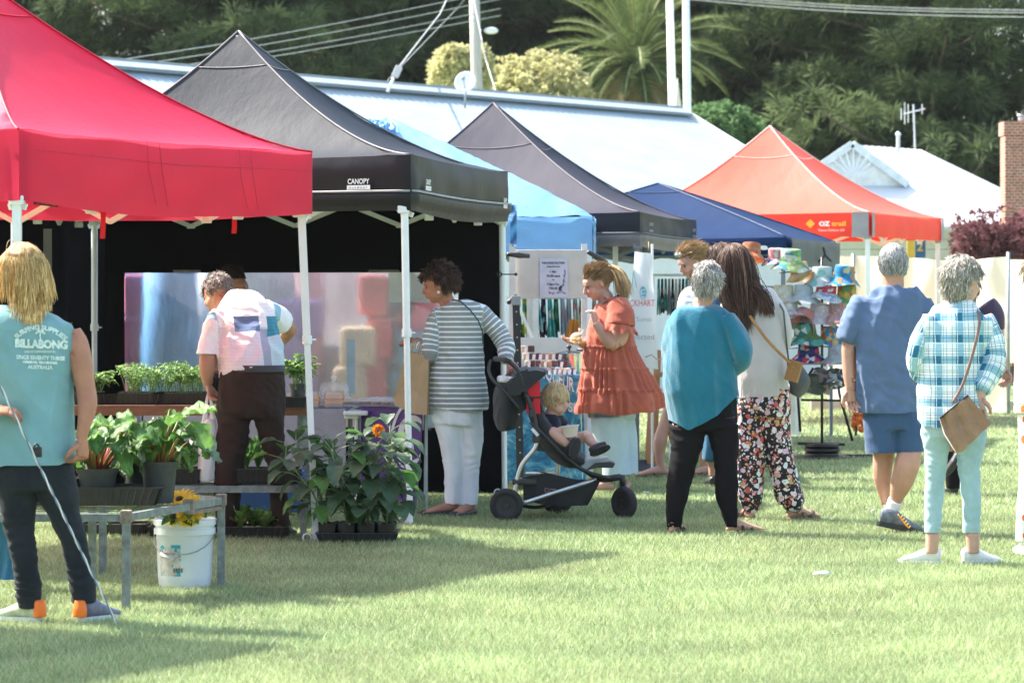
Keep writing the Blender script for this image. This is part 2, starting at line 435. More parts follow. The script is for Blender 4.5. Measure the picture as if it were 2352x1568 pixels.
wire([P(880,196,50),P(1050,20,60),P(1075,-10,60)],.006,'very thin stay wire crossing in front of the dark pines','stay wires')
white=M('flagpole_white',(.78,.79,.78),.45,var=.06)
for u,vb,r,lab in ((1545,262,.075,'left and shorter-looking of the two tall white flagpoles'),(1579,285,.075,'right of the two tall white flagpoles')):
    Y=58.; b=V((X(u+6,Y),Y,0)); h=thing('flagpole',lab,'flagpole',b,'white flagpoles')
    mb=MB(); mb.tube([b,P(u,vb,Y),P(u-11 if u<1560 else u-5,-160,Y)],[.085,.078,.062],14); mb.build('pole',white,h,True)
    mb=MB(); mb.box(b+V((0,0,.03)),(.3,.3,.06)); mb.build('base_plate',white,h)
o=MB(); o.lathe([(.09,-.9),(.09,.0),(.06,.1),(.075,.2),(.05,.35),(.02,.62),(.005,.7)],P(1556,265,57.5),10); b=o.build('roof_finial',M('finial',(.6,.56,.44),.6),None,True); tag(b,'cream pointed finial standing between the two flagpoles','finial')

# ================================================================ trees
leafd=M('pine_needles',(0,0,0),rough=.8,var=.25,scale=.5,trans=.35,attr=True,spec=.08)
bark=M('bark',(.13,.10,.08),rough=.95,var=.35,scale=4,bump=.5,stretch=(3,3,.5))
def tufts(cs,axes,r,nper,wid,seed,c0,c1,up=.5,flat=1.0):
    """clumps of narrow leaf triangles. cs (n,3) centres, axes (n,3) preferred direction"""
    rs=np.random.RandomState(seed); n=len(cs); N_=n*nper
    c=np.repeat(cs,nper,0); ax=np.repeat(axes,nper,0); rr=np.repeat(r,nper)[:,None] if hasattr(r,'__len__') else r
    d=rs.randn(N_,3); d[:,2]*=flat; d/=np.linalg.norm(d,axis=1)[:,None]; d=d+ax*.7+np.array([0,0,up]); d/=np.linalg.norm(d,axis=1)[:,None]
    st=c+d*rr*.25*rs.rand(N_,1); L=rr*(.55+.6*rs.rand(N_,1)); t=st+d*L; t[:,2]-=(L[:,0]*.12)
    sdv=np.cross(d,rs.randn(N_,3)); sdv/=np.linalg.norm(sdv,axis=1)[:,None]; m=st+d*L*.5
    wv=sdv*wid*(.6+.8*rs.rand(N_,1))
    v=np.stack([st,m+wv,t,m-wv],1).reshape(-1,3); f=np.arange(4*N_).reshape(-1,4)
    k=np.repeat(rs.rand(n),nper)[:,None]*.7+.3*rs.rand(N_,1)
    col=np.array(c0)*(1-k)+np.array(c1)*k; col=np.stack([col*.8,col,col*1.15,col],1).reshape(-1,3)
    return v,f,col
def pine_mesh(seed,H,Rr,z0,nl=66):
    rs=random.Random(seed); cs=[];ax=[];rr=[]; mb=MB()
    mb.tube([(0,0,0),(.1*rs.random(),0,H*.4),(0,0,H)],[.42,.32,.05],10)
    for i in range(nl):
        t=(i+rs.random())/nl; z=z0+(H-z0)*t; a=i*2.4+rs.random()*.8; L=Rr*(1-.55*t**1.5)*(.75+.5*rs.random())
        d=V((math.cos(a),math.sin(a),0)); 
        pts=[V((0,0,z))+d*L*s+V((0,0,L*(-.10*s+.22*s*s))) for s in (0,.35,.7,1)]
        mb.tube(pts,[.10,.07,.045,.02],5)
        for s in np.linspace(.06,1.04,15):
            p=V((0,0,z))+d*L*s+V((0,0,L*(-.10*s+.22*s*s)))
            sp=(1-abs(s-.6))*L*.36
            for q in (-1,0,1):
                for _ in range(2):
                    off=V((-d.y,d.x,0))*sp*q*(.5+.6*rs.random())
                    cs.append(p+off+V((ru(-.2,.2),ru(-.2,.2),.15+.25*rs.random()-.12*abs(q)))); ax.append(d*.8+V((-d.y,d.x,0))*q*.7); rr.append(.34+.26*rs.random())
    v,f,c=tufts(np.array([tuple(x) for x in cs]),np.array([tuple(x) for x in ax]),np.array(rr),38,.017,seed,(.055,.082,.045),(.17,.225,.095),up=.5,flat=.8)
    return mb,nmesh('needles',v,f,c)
pines=[]
pdat=[(s,)+pine_mesh(s,17,5.6,1.5) for s in (11,12,13)]
pl=[('left','thick'),]
spots=[(-15.5,88,0,.1),(-9.0,84,1,1.1),(-3.2,88,2,2.0),(2.4,92,0,3.1),(7.4,86,1,4.0),(11.4,82,2,5.2),(18.9,86,0,.7),
       (-6,101,0,1.9),(0.2,104,1,2.7),(5.2,100,2,.9),(10.2,98,0,4.4),(-18.8,101,1,3.0)]
plab=['pine at the far left edge behind the red canopy','pine behind the red canopy peak','pine directly behind the black canopy peak','pine behind the power pole','pine behind the palm and flagpoles','pine above the white cottage','pine at the right edge behind the brick chimney',
 'farther pine left of the black canopy peak','farther pine behind the satellite dish','farther pine above the palm crown','farther pine above the orange canopy peak','farthest pine at the left edge']
done={}
for i,(x,y,k,rz) in enumerate(spots):
    sc=ru(.95,1.1)
    if k not in done:
        h=thing('pine_tree','dark green '+plab[i],'tree',(0,0,0),'tall dark pines behind the houses')
        pdat[k][1].build('trunk',bark,h,True); link(pdat[k][2],'crown',leafd,h)
        h.location=(x,y,0); h.rotation_euler=(0,0,rz); h.scale=(sc,)*3; done[k]=h
    else: dup(done[k],(x,y,0),'dark green '+plab[i],rz,scale=sc)
def bush(name,lab,cat,u0,u1,vt,Y,n,c0,c1,r,wid,mat,seed,rad=None,zb=.3,up=.3,nper=18,nblob=7):
    rs=np.random.RandomState(seed); x0,x1=X(u0,Y),X(u1,Y); zt=P(0,vt,Y).z; W=(x1-x0)/2; cx=(x0+x1)/2
    # lumpy crown: several overlapping blobs
    bl=[(cx+W*rs.uniform(-.6,.6),Y+W*rs.uniform(-.5,.5),zt-W*rs.uniform(.35,1.0),W*rs.uniform(.35,.5)) for _ in range(nblob)]
    bl+= [(cx,Y,zt-W*.55,W*.55),(cx-W*.45,Y,zt-W*.8,W*.5),(cx+W*.45,Y,zt-W*.85,W*.5)]
    cs=[];ax=[]
    for i in range(n):
        b=bl[rs.randint(len(bl))]; d=rs.randn(3); d/=np.linalg.norm(d); k=b[3]*(.75+.3*rs.rand())
        cs.append((b[0]+d[0]*k,b[1]+d[1]*k,min(b[2]+d[2]*k,zt))); ax.append(d)
    cs=np.array(cs); ax=np.array(ax)
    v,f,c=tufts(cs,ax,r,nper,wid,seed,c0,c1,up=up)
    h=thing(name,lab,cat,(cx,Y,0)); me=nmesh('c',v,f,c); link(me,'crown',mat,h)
    mb=MB()
    for i in range(6):
        b=bl[i]; mb.tube([(cx+.1*(i-3)*.3,Y,0),((cx+b[0])/2,b[1],b[2]*.5),(b[0],b[1],b[2])],[.09,.06,.02],6)
    mb.build('trunk',bark,h,True)
cream=M('cream_leaf',(0,0,0),rough=.7,var=.15,scale=1,trans=.35,attr=True)
bush('blossom_tree','cream-flowering bush left of the power pole behind the satellite dish','tree',978,1135,112,72,900,(.42,.40,.18),(.70,.68,.38),.14,.026,cream,5,nblob=9)
bush('blossom_tree','wide cream-flowering bush between the power pole and the palm','tree',1085,1362,122,74,1900,(.42,.40,.18),(.70,.68,.38),.14,.026,cream,6,nblob=14)
bush('green_shrub','bright green rounded shrub right of the flagpoles','shrub',1570,1775,238,70,1100,(.07,.14,.05),(.20,.32,.14),.16,.03,leafd,8,nblob=10)
bush('purple_plum_tree','purple-leaved tree beside the cottage wall behind the cream tarp','tree',2180,2420,480,47,1500,(.12,.05,.055),(.30,.14,.15),.10,.016,leafd,9,nblob=12,nper=10)
bush('green_shrub','small yellow-green shrub under the orange canopy roof','shrub',2025,2068,570,46,160,(.16,.2,.06),(.35,.4,.15),.07,.015,leafd,10)
# palm
def palm():
    Y=76.0; c=P(1462,150,Y); h=thing('palm_tree','large palm with arching feather fronds behind the long roof','palm',(c.x,Y,0))
    mb=MB(); mb.tube([(c.x,Y,0),(c.x,Y,c.z*.6),(c.x,Y,c.z-.1)],[.45,.35,.4],14); mb.build('trunk',bark,h,True)
    rs=random.Random(4); VV=[];FF=[];CC=[]; mb=MB()
    n=72
    for i in range(n):
        a=i*2.3999; el=R(88-(i/n)*118); L=(2.4+rs.random()*.4)*(1.08 if i<n*.6 else .72)
        d=V((math.cos(a)*math.cos(el),math.sin(a)*math.cos(el),math.sin(el)))
        pts=[]; p=c.copy(); dd=d.copy(); K=14
        for k in range(K+1):
            pts.append(p.copy()); p=p+dd*(L/K); dd=(dd+V((0,0,-.055-.05*math.cos(el)*1.0))).normalized()
        mb.tube(pts[::2],[.045]+[.03]*(len(pts[::2])-2)+[.01],4)
        for k in range(1,K):
            t=k/K; tn=(pts[k+1]-pts[k]).normalized(); sdv=tn.cross(V((0,0,1)))
            if sdv.length<.1: sdv=V((1,0,0))
            sdv.normalize(); upv=sdv.cross(tn)
            for m in range(4):
                for sg in (-1,1):
                    b=pts[k].lerp(pts[k+1],m/4); ll=.5*math.sin(math.pi*min(1,t*.9+.12))**.6*(.8+.4*rs.random())
                    q=(sdv*sg*.8+tn*.75+upv*(.3+.25*rs.random())-V((0,0,.15))).normalized(); e=b+q*ll; wv=tn*.022
                    o=len(VV); VV+= [b-wv,b+wv,e]; FF.append((o,o+1,o+2))
                    kk=rs.random()*.6+.4*(i/n<.6); c0=V((.04,.07,.022)).lerp(V((.14,.19,.07)),kk)
                    if i>n*.86: c0=V((.30,.24,.12))
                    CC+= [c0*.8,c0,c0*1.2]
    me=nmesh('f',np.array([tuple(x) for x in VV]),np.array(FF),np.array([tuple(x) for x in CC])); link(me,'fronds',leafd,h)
    mb.build('frond_stalks',M('stalk',(.25,.25,.10),.7),h,True)
palm()

# ================================================================ air
hz,nt_,N_,L_=_mat('haze'); o__=nd(N_,'ShaderNodeOutputMaterial'); pv=nd(N_,'ShaderNodeVolumePrincipled'); pv.inputs['Density'].default_value=.00012; pv.inputs['Color'].default_value=(.86,.92,.95,1); pv.inputs['Anisotropy'].default_value=.1
L_.new(pv.outputs[0],o__.inputs['Volume']); mb=MB(); mb.box((0,60,10.5),(90,150,23)); o=mb.build('haze',hz); kind(o,'stuff'); o['label']='thin pale air over the field'; o['category']='haze'
# ================================================================ pop-up canopies
alu=M('powder_white',(.74,.76,.76),.4,var=.05,scale=10)
alug=M('grey_steel',(.30,.33,.35),.45,var=.15,scale=10,metal=.4)
plast=M('black_plastic',(.02,.02,.022),.45,var=.2,scale=20)
def fabric(name,col,rough=.5,trans=.25,spec=.5,tcol=None,var=.08):
    return M(name,col,rough,var=var,scale=1.5,bump=.6,bscale=7,trans=trans,spec=spec,tcol=tcol,stretch=(1,1,.6))
def canopy(label,C,E,B,apex,mat,vmat=None,legm=None,legs=(),p=1.55,seam=None,cap=.82,bulge=.0,hem=0.0,leg_r=.02,rib=True,flap=None,group='pop-up market canopies',skirt_drop=(0,0,0,0),square=True,wr=.012,seed=0,bmat=None):
    """C: corners (x,y) near-left, near-right, far-right, far-left; E eave height, B valance bottom; apex (x,y,z)"""
    C=[V((c[0],c[1],0)) for c in C]; A=V(apex); ctr=sum(C,V((0,0,0)))/4
    t=thing('canopy_tent',label,'canopy tent',(ctr.x,ctr.y,0),group); vmat=vmat or mat
    mb=MB()
    for i in range(4):
        a,b=C[i],C[(i+1)%4]
        def fn(u,v,a=a,b=b):
            e=a.lerp(b,u); q=e.lerp(V((A.x,A.y,0)),v)
            z=E+(A.z-E)*(v**p*(1-.0)+0) 
            s=4*u*(1-u); z-=s*(.07*math.sin(math.pi*min(1,v*1.15))*(A.z-E)+.012*(1-v))
            z+=wr*(1-v)*noise.noise((q.x*2.2+seed,q.y*2.2,.3))+wr*.8*math.sin(u*40*(1-v)+noise.noise((q.x*2,q.y*2,1))*4)*(max(0,abs(u-.5)*2-.35))*(1-v)*.5
            return V((q.x,q.y,z))
        mb.grid(fn,36,26)
    # rounded cap at the pole
    o=mb.mesh('roof'); 
    bm=bmesh.new(); bm.from_mesh(o); bmesh.ops.remove_doubles(bm,verts=bm.verts,dist=.004); bm.to_mesh(o); bm.free()
    rf=link(o,'roof_cover',mat,t,True,50)
    sm=seam or mat
    mb=MB()
    for i in range(4):
        a=C[i]; pts=[]
        for k in range(25):
            v=k/24; q=a.lerp(V((A.x,A.y,0)),v); pts.append(V((q.x,q.y,E+(A.z-E)*v**p+.004)))
        mb.tube(pts,.007,5)
    for v in (cap,):
        for i in range(4):
            a,b=C[i],C[(i+1)%4]; pts=[]
            for k in range(13):
                u=k/12; q=a.lerp(b,u).lerp(V((A.x,A.y,0)),v); s=4*u*(1-u)
                pts.append(V((q.x,q.y,E+(A.z-E)*v**p-s*.07*math.sin(math.pi*min(1,v*1.15))*(A.z-E)+.004)))
            mb.tube(pts,.004,4)
    mb.build('seam',sm,t,True)
    # valance panels
    for i in range(4):
        a,b=C[i],C[(i+1)%4]; d=(b-a); L=d.length; d.normalize(); out=V((d.y,-d.x,0)); dr=skirt_drop[i]
        def fn(u,v,a=a,b=b,d=d,out=out,dr=dr,i=i):
            q=a.lerp(b,u); s=4*u*(1-u); z=E-(E-B)*v*(flap+.05 if flap else 1)
            if hem: z-=hem*v*s*(.6+.4*math.sin(u*5+i))
            z-=dr*v*v*math.sin(math.pi*u)*(.45 if flap else 1)
            o_=.012+bulge*math.sin(math.pi*v)*(.4+.6*s)+.012*noise.noise((u*5+i*7+seed,v*1.5,.1))*(1-.4*v)+.006*v*math.sin(u*31+i)
            z-=.012*s*(1-v)
            z+=.01*noise.noise((u*4+seed,i,.7))*v
            return V((q.x,q.y,z))+out*o_*(min(1,s*12))
        m2=MB(); m2.grid(fn,60,12); ob=m2.build('valance',vmat,t,True)
        if flap:
            # rolled-down second skirt below a pale fold
            m3=MB(); z0=flap
            def fn2(u,v,a=a,b=b,out=out,i=i,dr=dr):
                q=a.lerp(b,u); s=4*u*(1-u); z=E-(E-B)*(z0+(1.02-z0)*v)
                zz=(z0+(1.02-z0)*v); z-=dr*zz*zz*math.sin(math.pi*u)
                return V((q.x,q.y,z))+out*(.012+bulge*math.sin(math.pi*zz)*(.4+.6*s)+.022*math.sin(math.pi*min(1,v*1.2+.12))+.008*noise.noise((u*6,v,i)))*(min(1,s*14))
            m3.grid(fn2,50,6); m3.build('skirt_flap',flap_m or vmat,t,True)
            m4=MB(); m4.tube([fn2(k/40,.0)+out*.012 for k in range(41)],.008,5); m4.build('skirt_fold',fold_m,ob,True)
    # frame: legs, brackets, scissor bars
    lm=legm or alu
    for (i,bot,top) in legs:
        c=C[i]; inn=(ctr-c).normalized()*.05; a=V((c.x,c.y,E-.03))+inn; g=V((c.x+bot[0],c.y+bot[1],0))+inn; 
        if top: a=a+V((top,0,0))
        mb=MB(); mid=a.lerp(g,.48)
        if square:
            mb.bar(a,mid,leg_r*2,leg_r*2,up=(0,1,0)); mb.bar(mid+V((0,0,.02)),g,leg_r*1.65,leg_r*1.65,up=(0,1,0))
        else:
            mb.tube([a,mid],leg_r,12); mb.tube([mid+V((0,0,.02)),g],leg_r*.84,12)
        lg=mb.build('leg',lm,t,not square,40)
        mb=MB(); mb.tube([mid+V((0,0,.04)),mid-V((0,0,.01))],leg_r*1.3,12); mb.tube([mid+V((leg_r,0,.015)),mid+V((leg_r+.03,0,.015))],.006,8); mb.build('clamp',lm,lg,True,40)
        mb=MB(); mb.box((g.x,g.y,.006),(.09,.09,.008)); mb.tube([(g.x-.05+.025*math.cos(k*.8),g.y-.03,.03+.025*math.sin(k*.8)) for k in range(9)],.005,5); mb.build('foot_plate',lm,lg)
        mb=MB(); mb.bbox((a.x,a.y,B+.0),(.075,.075,.05),.008); mb.build('corner_bracket',bmat or lm,lg)
    if rib:
        for i in range(4):
            a,b=C[i],C[(i+1)%4]; inn=(ctr-(a+b)/2).normalized()*.06; mb=MB()
            a=a+inn; b=b+inn
            zt=E-.07; zb=B-.035; n=4
            if i in (0,1,2,3):
                for k in range(n):
                    p0=a.lerp(b,k/n); p1=a.lerp(b,(k+1)/n)
                    hi,lo=(zt,zb) if k%2==0 else (zb,zt)
                    mb.bar((p0.x,p0.y,hi),(p1.x,p1.y,lo),.018,.032); mb.bar((p0.x,p0.y,lo)+inn*0 if False else (p0.x,p0.y+.02,lo),(p1.x,p1.y+.02,hi),.018,.032)
                for k in (1,3):
                    q=a.lerp(b,k/n); mb.bbox((q.x,q.y,zb),(.06,.04,.035),.006)
            mb.build('truss',lm,t)
        mb=MB()
        for i in range(4):
            c=(C[i]+C[(i+1)%4])/2; mb.bar((c.x,c.y,E-.1),(A.x,A.y,E+.1),.018,.03)
        mb.tube([(A.x,A.y,E-.1),(A.x,A.y,A.z-.03)],.022,10); mb.build('centre_pole',lm,t)
    return t,C
def edge_text(C,i,u,z,txt,h,mat,parent,width=None,bold=0.0,off=.045,name='lettering',**k):
    a,b=C[i],C[(i+1)%4]; d=(b-a).normalized(); out=V((d.y,-d.x,0)); o=a.lerp(b,u)+out*off; o.z=z
    mb=MB(); text_plane(mb,txt,o,d,(0,0,1),h,width,bold=bold,**k)
    return mb.build(name,mat,parent)
whitep=M('white_print',(.80,.80,.78),.6,var=.03)
# --- red canopy, nearest
redf=fabric('red_cloth',(.60,.012,.055),.5,.26,.3,tcol=(.85,.02,.06))
redv=fabric('red_valance',(.52,.03,.075),.6,.35,.15,tcol=(.85,.07,.13))
reds=M('red_seam',(.40,.004,.02),.6)
C_red=[(-2.51,15.4),(-1.18,17.9),(-3.68,19.23),(-5.0,16.73)]
flap_m=None; fold_m=None
tr,Cr=canopy('large bright red pop-up canopy with white legs, nearest on the left',C_red,2.30,1.942,(-3.09,17.3,3.30),redf,redv,alu,legs=((0,(.0,0),0),(1,(.07,0),-.03),(2,(0,0),0),(3,(0,0),0)),p=1.42,seam=reds,leg_r=.022,hem=.02,bulge=.02,seed=3,skirt_drop=(.04,.02,.02,.02))
mb=MB(); a,b=Cr[0],Cr[1]; d=(b-a).normalized(); out=V((d.y,-d.x,0))
for pts in ([(.03,2.20),(.5,2.17),(.97,2.19)],[(.38,2.29),(.385,2.14),(.41,1.95)],[(.42,2.285),(.43,2.14),(.45,1.94)],[(.70,2.29),(.705,2.14),(.73,1.95)],[(.74,2.29),(.75,2.14),(.77,1.94)]):
    mb.tube([a.lerp(b,u)+out*.042+V((0,0,z)) for u,z in pts],.0018,4)
mb.build('stitching',M('stitch_red',(.42,.02,.06),.7),tr)
strapm=M('red_strap',(.65,.01,.015),.6,trans=.3)
for u,z0,z1 in ((.30,2.04,1.76),(.75,1.94,1.81)):
    q=a.lerp(b,u)-out*.09; mb=MB(); mb.grid(lambda i,j:V((q.x+(i-.5)*.028+.01*j*math.sin(3*j),q.y+.01*math.sin(6*j),z0+(z1-z0)*j)),2,6); mb.build('strap',strapm,tr)
mb=MB(); q=a.lerp(b,.13)-out*.10; q.z=1.94; 
mb.box(q,(.13,.006,.035),Matrix.Rotation(.12,3,'Y')); lb=mb.build('warning_label',M('label_black',(.03,.02,.02),.5),tr)
mb=MB(); text_plane(mb,'SECURE STRAP',q+V((0,-.006,-.002)),(1,0,-.12),(0,0,1),.012,.115); text_plane(mb,'BEFORE LOWERING CANOPY',q+V((0,-.006,-.012)),(1,0,-.12),(0,0,1),.005,.1); mb.build('lettering',M('label_orange',(.8,.25,.02),.5),lb)
# striped guy rope
def rope(a,b,label,r=.006):
    a=V(a);b=V(b); h=thing('guy_rope',label,'rope',(b.x,b.y,0)); L=(b-a).length; n=int(L/.012); t=(b-a).normalized(); x=t.cross(V((0,1,0))).normalized(); y=t.cross(x)
    for ph,m in ((0,M('rope_white',(.75,.75,.72),.8)),(math.pi,M('rope_blue',(.18,.24,.30),.8))):
        mb=MB(); mb.tube([a+t*(L*k/n)+(x*math.cos(k*.55+ph)+y*math.sin(k*.55+ph))*r*.5 for k in range(n+1)],r*.62,5); mb.build('strand',m,h,True)
    return h
h=rope(P(-120,640,12.9),P(272,1440,YG(1440)),'blue and white striped guy rope pegged into the lawn in front of the blond man')
q=P(84,1027,13.2); mb=MB(); mb.tube([q+V((.012*math.cos(k*.7),-.012,.02*math.sin(k*.7)-.002*k)) for k in range(14)],.005,6); mb.bbox(q+V((.01,-.01,-.02)),(.03,.014,.045),.004); mb.build('rope_tensioner',plast,h,True)
# --- neighbour of the red canopy, only its shadow reaches the picture
canopy('pop-up canopy just beyond the left edge, shading the lawn at lower left',[(-4.05,11.0),(-2.72,13.45),(-5.2,14.8),(-6.55,12.3)],2.30,1.95,(-4.6,12.9,3.25),M('sand_cloth',(.5,.45,.38),.8),legm=alu,legs=((0,(0,0),0),(1,(0,0),0),(2,(0,0),0),(3,(0,0),0)))
# --- black canopy
blk=fabric('black_cloth',(.034,.039,.048),.6,.05,.10,var=.15)
blkv=fabric('black_valance',(.010,.010,.012),.5,.0,.25)
blkw=M('black_wall',(.006,.006,.007),.9,spec=.08)
greys=M('grey_piping',(.16,.15,.15),.6)
flap_m=blkv; fold_m=M('pale_fold',(.30,.29,.29),.5)
C_blk=[(-3.40,20.4),(-.64,19.15),(-.03,22.0),(-3.13,22.5)]
tb,Cb=canopy('large black pop-up canopy with dark side walls, behind the red one',C_blk,2.345,2.0,(-1.86,20.6,3.25),blk,blkv,alu,legs=((0,(0,0),0),(1,(.02,0),-.02),(2,(.02,0),0),(3,(0,0),0)),p=1.62,seam=greys,flap=.66,leg_r=.024,square=False,bulge=.015,seed=9,skirt_drop=(.0,.035,.0,.0),wr=.018)
for (i,u,z,h_,w_) in ((1,.10,2.165,.036,.13),(1,.90,2.12,.034,.11)):
    edge_text(Cb,i,u,z,'CANOPY',h_,whitep,tb,w_,.001)
a,b=Cb[0],Cb[1]
edge_text(Cb,0,.885,2.165,'CANOPY',.034,whitep,tb,.155,.001)
for (i,u,z,w_) in ((0,.885,2.128,.165),(1,.10,2.128,.14),(1,.90,2.08,.12)):
    a,b=Cb[i],Cb[(i+1)%4]; d=(b-a).normalized(); out=V((d.y,-d.x,0)); o=a.lerp(b,u)+out*.046; o.z=z
    mb=MB(); mb.slab([o-d*w_/2,o+d*w_/2,o+d*w_/2+V((0,0,.028)),o-d*w_/2+V((0,0,.028))],-out*.002); lp=mb.build('logo_bar',whitep,tb)
    mb=MB(); text_plane(mb,'outdoor',o+out*.004+V((0,0,.006)),d,(0,0,1),.017,w_*.8,spacing=1.4); mb.build('lettering',M('print_dark',(.05,.05,.06),.6),lp)
# side walls of the black canopy (fabric hangs from its frame)
def curtain(mb,a,b,z0,z1,amp=.015,seed=0,n=60,fr=8):
    a=V(a);b=V(b); d=(b-a).normalized(); o=V((d.y,-d.x,0)); L=(b-a).length
    mb.grid(lambda u,v:a.lerp(b,u)+V((0,0,z0+(z1-z0)*v))+o*(amp*noise.noise((u*L*fr/3+seed,v*1.2,.2))+amp*.4*math.sin(u*L*fr+3*noise.noise((u*3,v,seed)))),n,10)
mb=MB(); Z0=1.46+(677-625)/313*1.0; yb=22.42
a=V((-3.02,22.46,0));b=V((-.06,21.98,0))
u0=(X(286,22.4)-a.x)/(b.x-a.x); u1=(X(1053,22.1)-a.x)/(b.x-a.x)
pa=a.lerp(b,u0);pb=a.lerp(b,u1); zt=P(0,626,22.2).z; zb=P(0,980,22.2).z
curtain(mb,a,b,zt,2.3,seed=1); curtain(mb,a,pa,.02,zt,seed=2); curtain(mb,pb,b,.02,zt,seed=3); curtain(mb,pa,pb,.02,zb,seed=4)
curtain(mb,(-3.5,20.6,0),(-3.26,22.3,0),.02,2.25,.03,seed=5)
mb.build('back_wall',blkw,tb,True)
# left wall behind the red canopy, standing apart from the pole
mb=MB(); curtain(mb,(-5.2,22.3,0),(-3.04,22.75,0),.02,2.3,.03,seed=6); o=mb.build('hanging_black_wall',blkw,None,True); tag(o,'black hanging cloth wall left of the thin grey pole behind the blond man','wall')
# clear vinyl window
vin,nt,N,L=_mat('clear_vinyl')
out_=nd(N,'ShaderNodeOutputMaterial'); g=nd(N,'ShaderNodeBsdfPrincipled'); g.inputs['Base Color'].default_value=(.78,.82,.86,1); g.inputs['Roughness'].default_value=.34; g.inputs['IOR'].default_value=1.12; g.inputs['Transmission Weight'].default_value=1
gl=nd(N,'ShaderNodeBsdfGlossy'); gl.inputs['Roughness'].default_value=.14; tl=nd(N,'ShaderNodeBsdfTranslucent'); tl.inputs['Color'].default_value=(.8,.84,.9,1)
tc=nd(N,'ShaderNodeTexCoord'); mp=nd(N,'ShaderNodeMapping'); mp.inputs['Scale'].default_value=(1.5,1,.7); n1=nd(N,'ShaderNodeTexNoise',i_Scale=5.0,i_Detail=6.0,i_Roughness=.65,i_Distortion=1.2); L.new(tc.outputs['Object'],mp.inputs[0]); L.new(mp.outputs[0],n1.inputs['Vector'])
bp=nd(N,'ShaderNodeBump',i_Strength=.5,i_Distance=.02); L.new(n1.outputs['Fac'],bp.inputs['Height'])
for q in (g,gl): L.new(bp.outputs[0],q.inputs['Normal'])
m1=nd(N,'ShaderNodeMixShader',i_Fac=.10); m2=nd(N,'ShaderNodeMixShader',i_Fac=.04); L.new(g.outputs[0],m1.inputs[1]); L.new(gl.outputs[0],m1.inputs[2]); L.new(m1.outputs[0],m2.inputs[1]); L.new(tl.outputs[0],m2.inputs[2]); L.new(m2.outputs[0],out_.inputs[0])
mb=MB(); curtain(mb,pa+V((0,.006,0)),pb+V((0,.006,0)),zb-.02,zt+.02,.008,seed=7,n=80); mb.build('clear_window',vin,tb,True)
# --- grey tent (third)
gry=fabric('charcoal_cloth',(.050,.048,.064),.65,.08,.10)
gryv=fabric('charcoal_valance',(.018,.017,.021),.55,.02,.25)
flap_m=M('grey_skirt',(.16,.14,.14),.6,trans=.1); fold_m=M('grey_fold',(.10,.10,.11),.6)
C_gry=[(-1.72,26.6),(1.07,25.3),(1.72,28.3),(-1.1,29.3)]
tg,Cg=canopy('charcoal grey pop-up canopy with a tall rounded peak, third along the row',C_gry,2.15,1.87,(-.17,27.2,3.18),gry,gryv,M('leg_dark',(.16,.18,.20),.5,metal=.3),legs=((1,(0,0),0),(2,(0,0),0),(3,(0,0),0)),p=1.45,seam=M('seam_grey',(.10,.09,.10),.6),flap=.62,cap=.72,leg_r=.022,seed=21,skirt_drop=(.0,.02,0,0))
faint=M('grey_print',(.38,.37,.36),.6)
for u in (.09,.86):
    for k,wd in enumerate(('HOME','CANOPY')[:2] if False else ('CANOPY','outdoor')):
        edge_text(Cg,1,u,2.04-.05*k,wd,.03,faint,tg,.2,off=.05)
# --- blue tarp awning over the fudge stall
tarp=M('blue_tarp',(.19,.38,.62),.32,var=.12,scale=2,bump=.9,bscale=5,trans=.35,spec=.6,tcol=(.20,.45,.75))
def awning():
    t=thing('tarp_awning','light blue crumpled tarp awning over the fudge stall with white posts','awning',(-.2,24.6,0)); n=noise.noise
    zf=2.08; A=V((-1.05,25.4,2.95))
    mb=MB(); fl=V((-2.1,24.2,zf)); fr=V((.635,23.9,zf)); br=V((.70,26.2,2.05)); bl=V((-1.8,26.3,2.0))
    def pan(a,b):
        def fn(u,v):
            p=a.lerp(b,u).lerp(A,v); p.z=a.lerp(b,u).z+(A.z-a.lerp(b,u).z)*v**.93+.02*n((p.x*5,p.y*5,1))+.012*n((p.x*14,p.y*12,3)); return p
        return fn
    for a,b in ((fl,fr),(fr,br),(br,bl),(bl,fl)): mb.grid(pan(a,b),40,24)
    # crumpled ridge flap
    mb.grid(lambda u,v:P(845+65*u,272+ (12*u)+v*(24+14*u),25.2)+V((0,.10*n((u*6,v*3,2))-.08*math.sin(math.pi*v),.03*n((u*9,v*4,8)))),20,10)
    for a,b in ((fl,fr),(fr,br)):
        d=(b-a).normalized(); o=V((d.y,-d.x,0))
        mb.grid(lambda u,v:a.lerp(b,u)+V((0,0,-.285*v-.008*math.sin(u*9)))+o*(.015+.02*n((u*9,v*2,4))+.01*n((u*22,v*5,1))),60,10)
    ob=mb.build('tarp_cover',tarp,t,True)
    for x,y in ((.62,24.05),(-.13,23.3),(-1.9,24.4),(.9,26.1),(-1.7,26.1)):
        mb=MB(); mb.bar((x,y,0),(x-.01,y,2.02),.045,.045); mb.build('leg',alu,t)
    mb=MB(); x=X(1178,23.2); mb.grid(lambda u,v:V((x-.02+.05*u,23.2,P(0,470+95*v,23.2).z))+V((0,.03*math.sin(v*8+u*3),0)),3,8); mb.build('tarp_edge',M('tarp_dark',(.03,.14,.30),.5,trans=.2),t,True)
    # grip handles (black wrapped poles)
    for (u0,v0,u1,v1) in ((1165,584,1215,588),(1350,578,1393,603),(1168,695,1185,680)):
        mb=MB(); y=22.9; p,q=P(u0,v0,y),P(u1,v1,y+ .1); mb.tube([p,p.lerp(q,.3),p.lerp(q,.5),p.lerp(q,.7),q],[.016,.018,.024,.020,.017],8); mb.build('spring_clamp',plast,t,True)
awning()
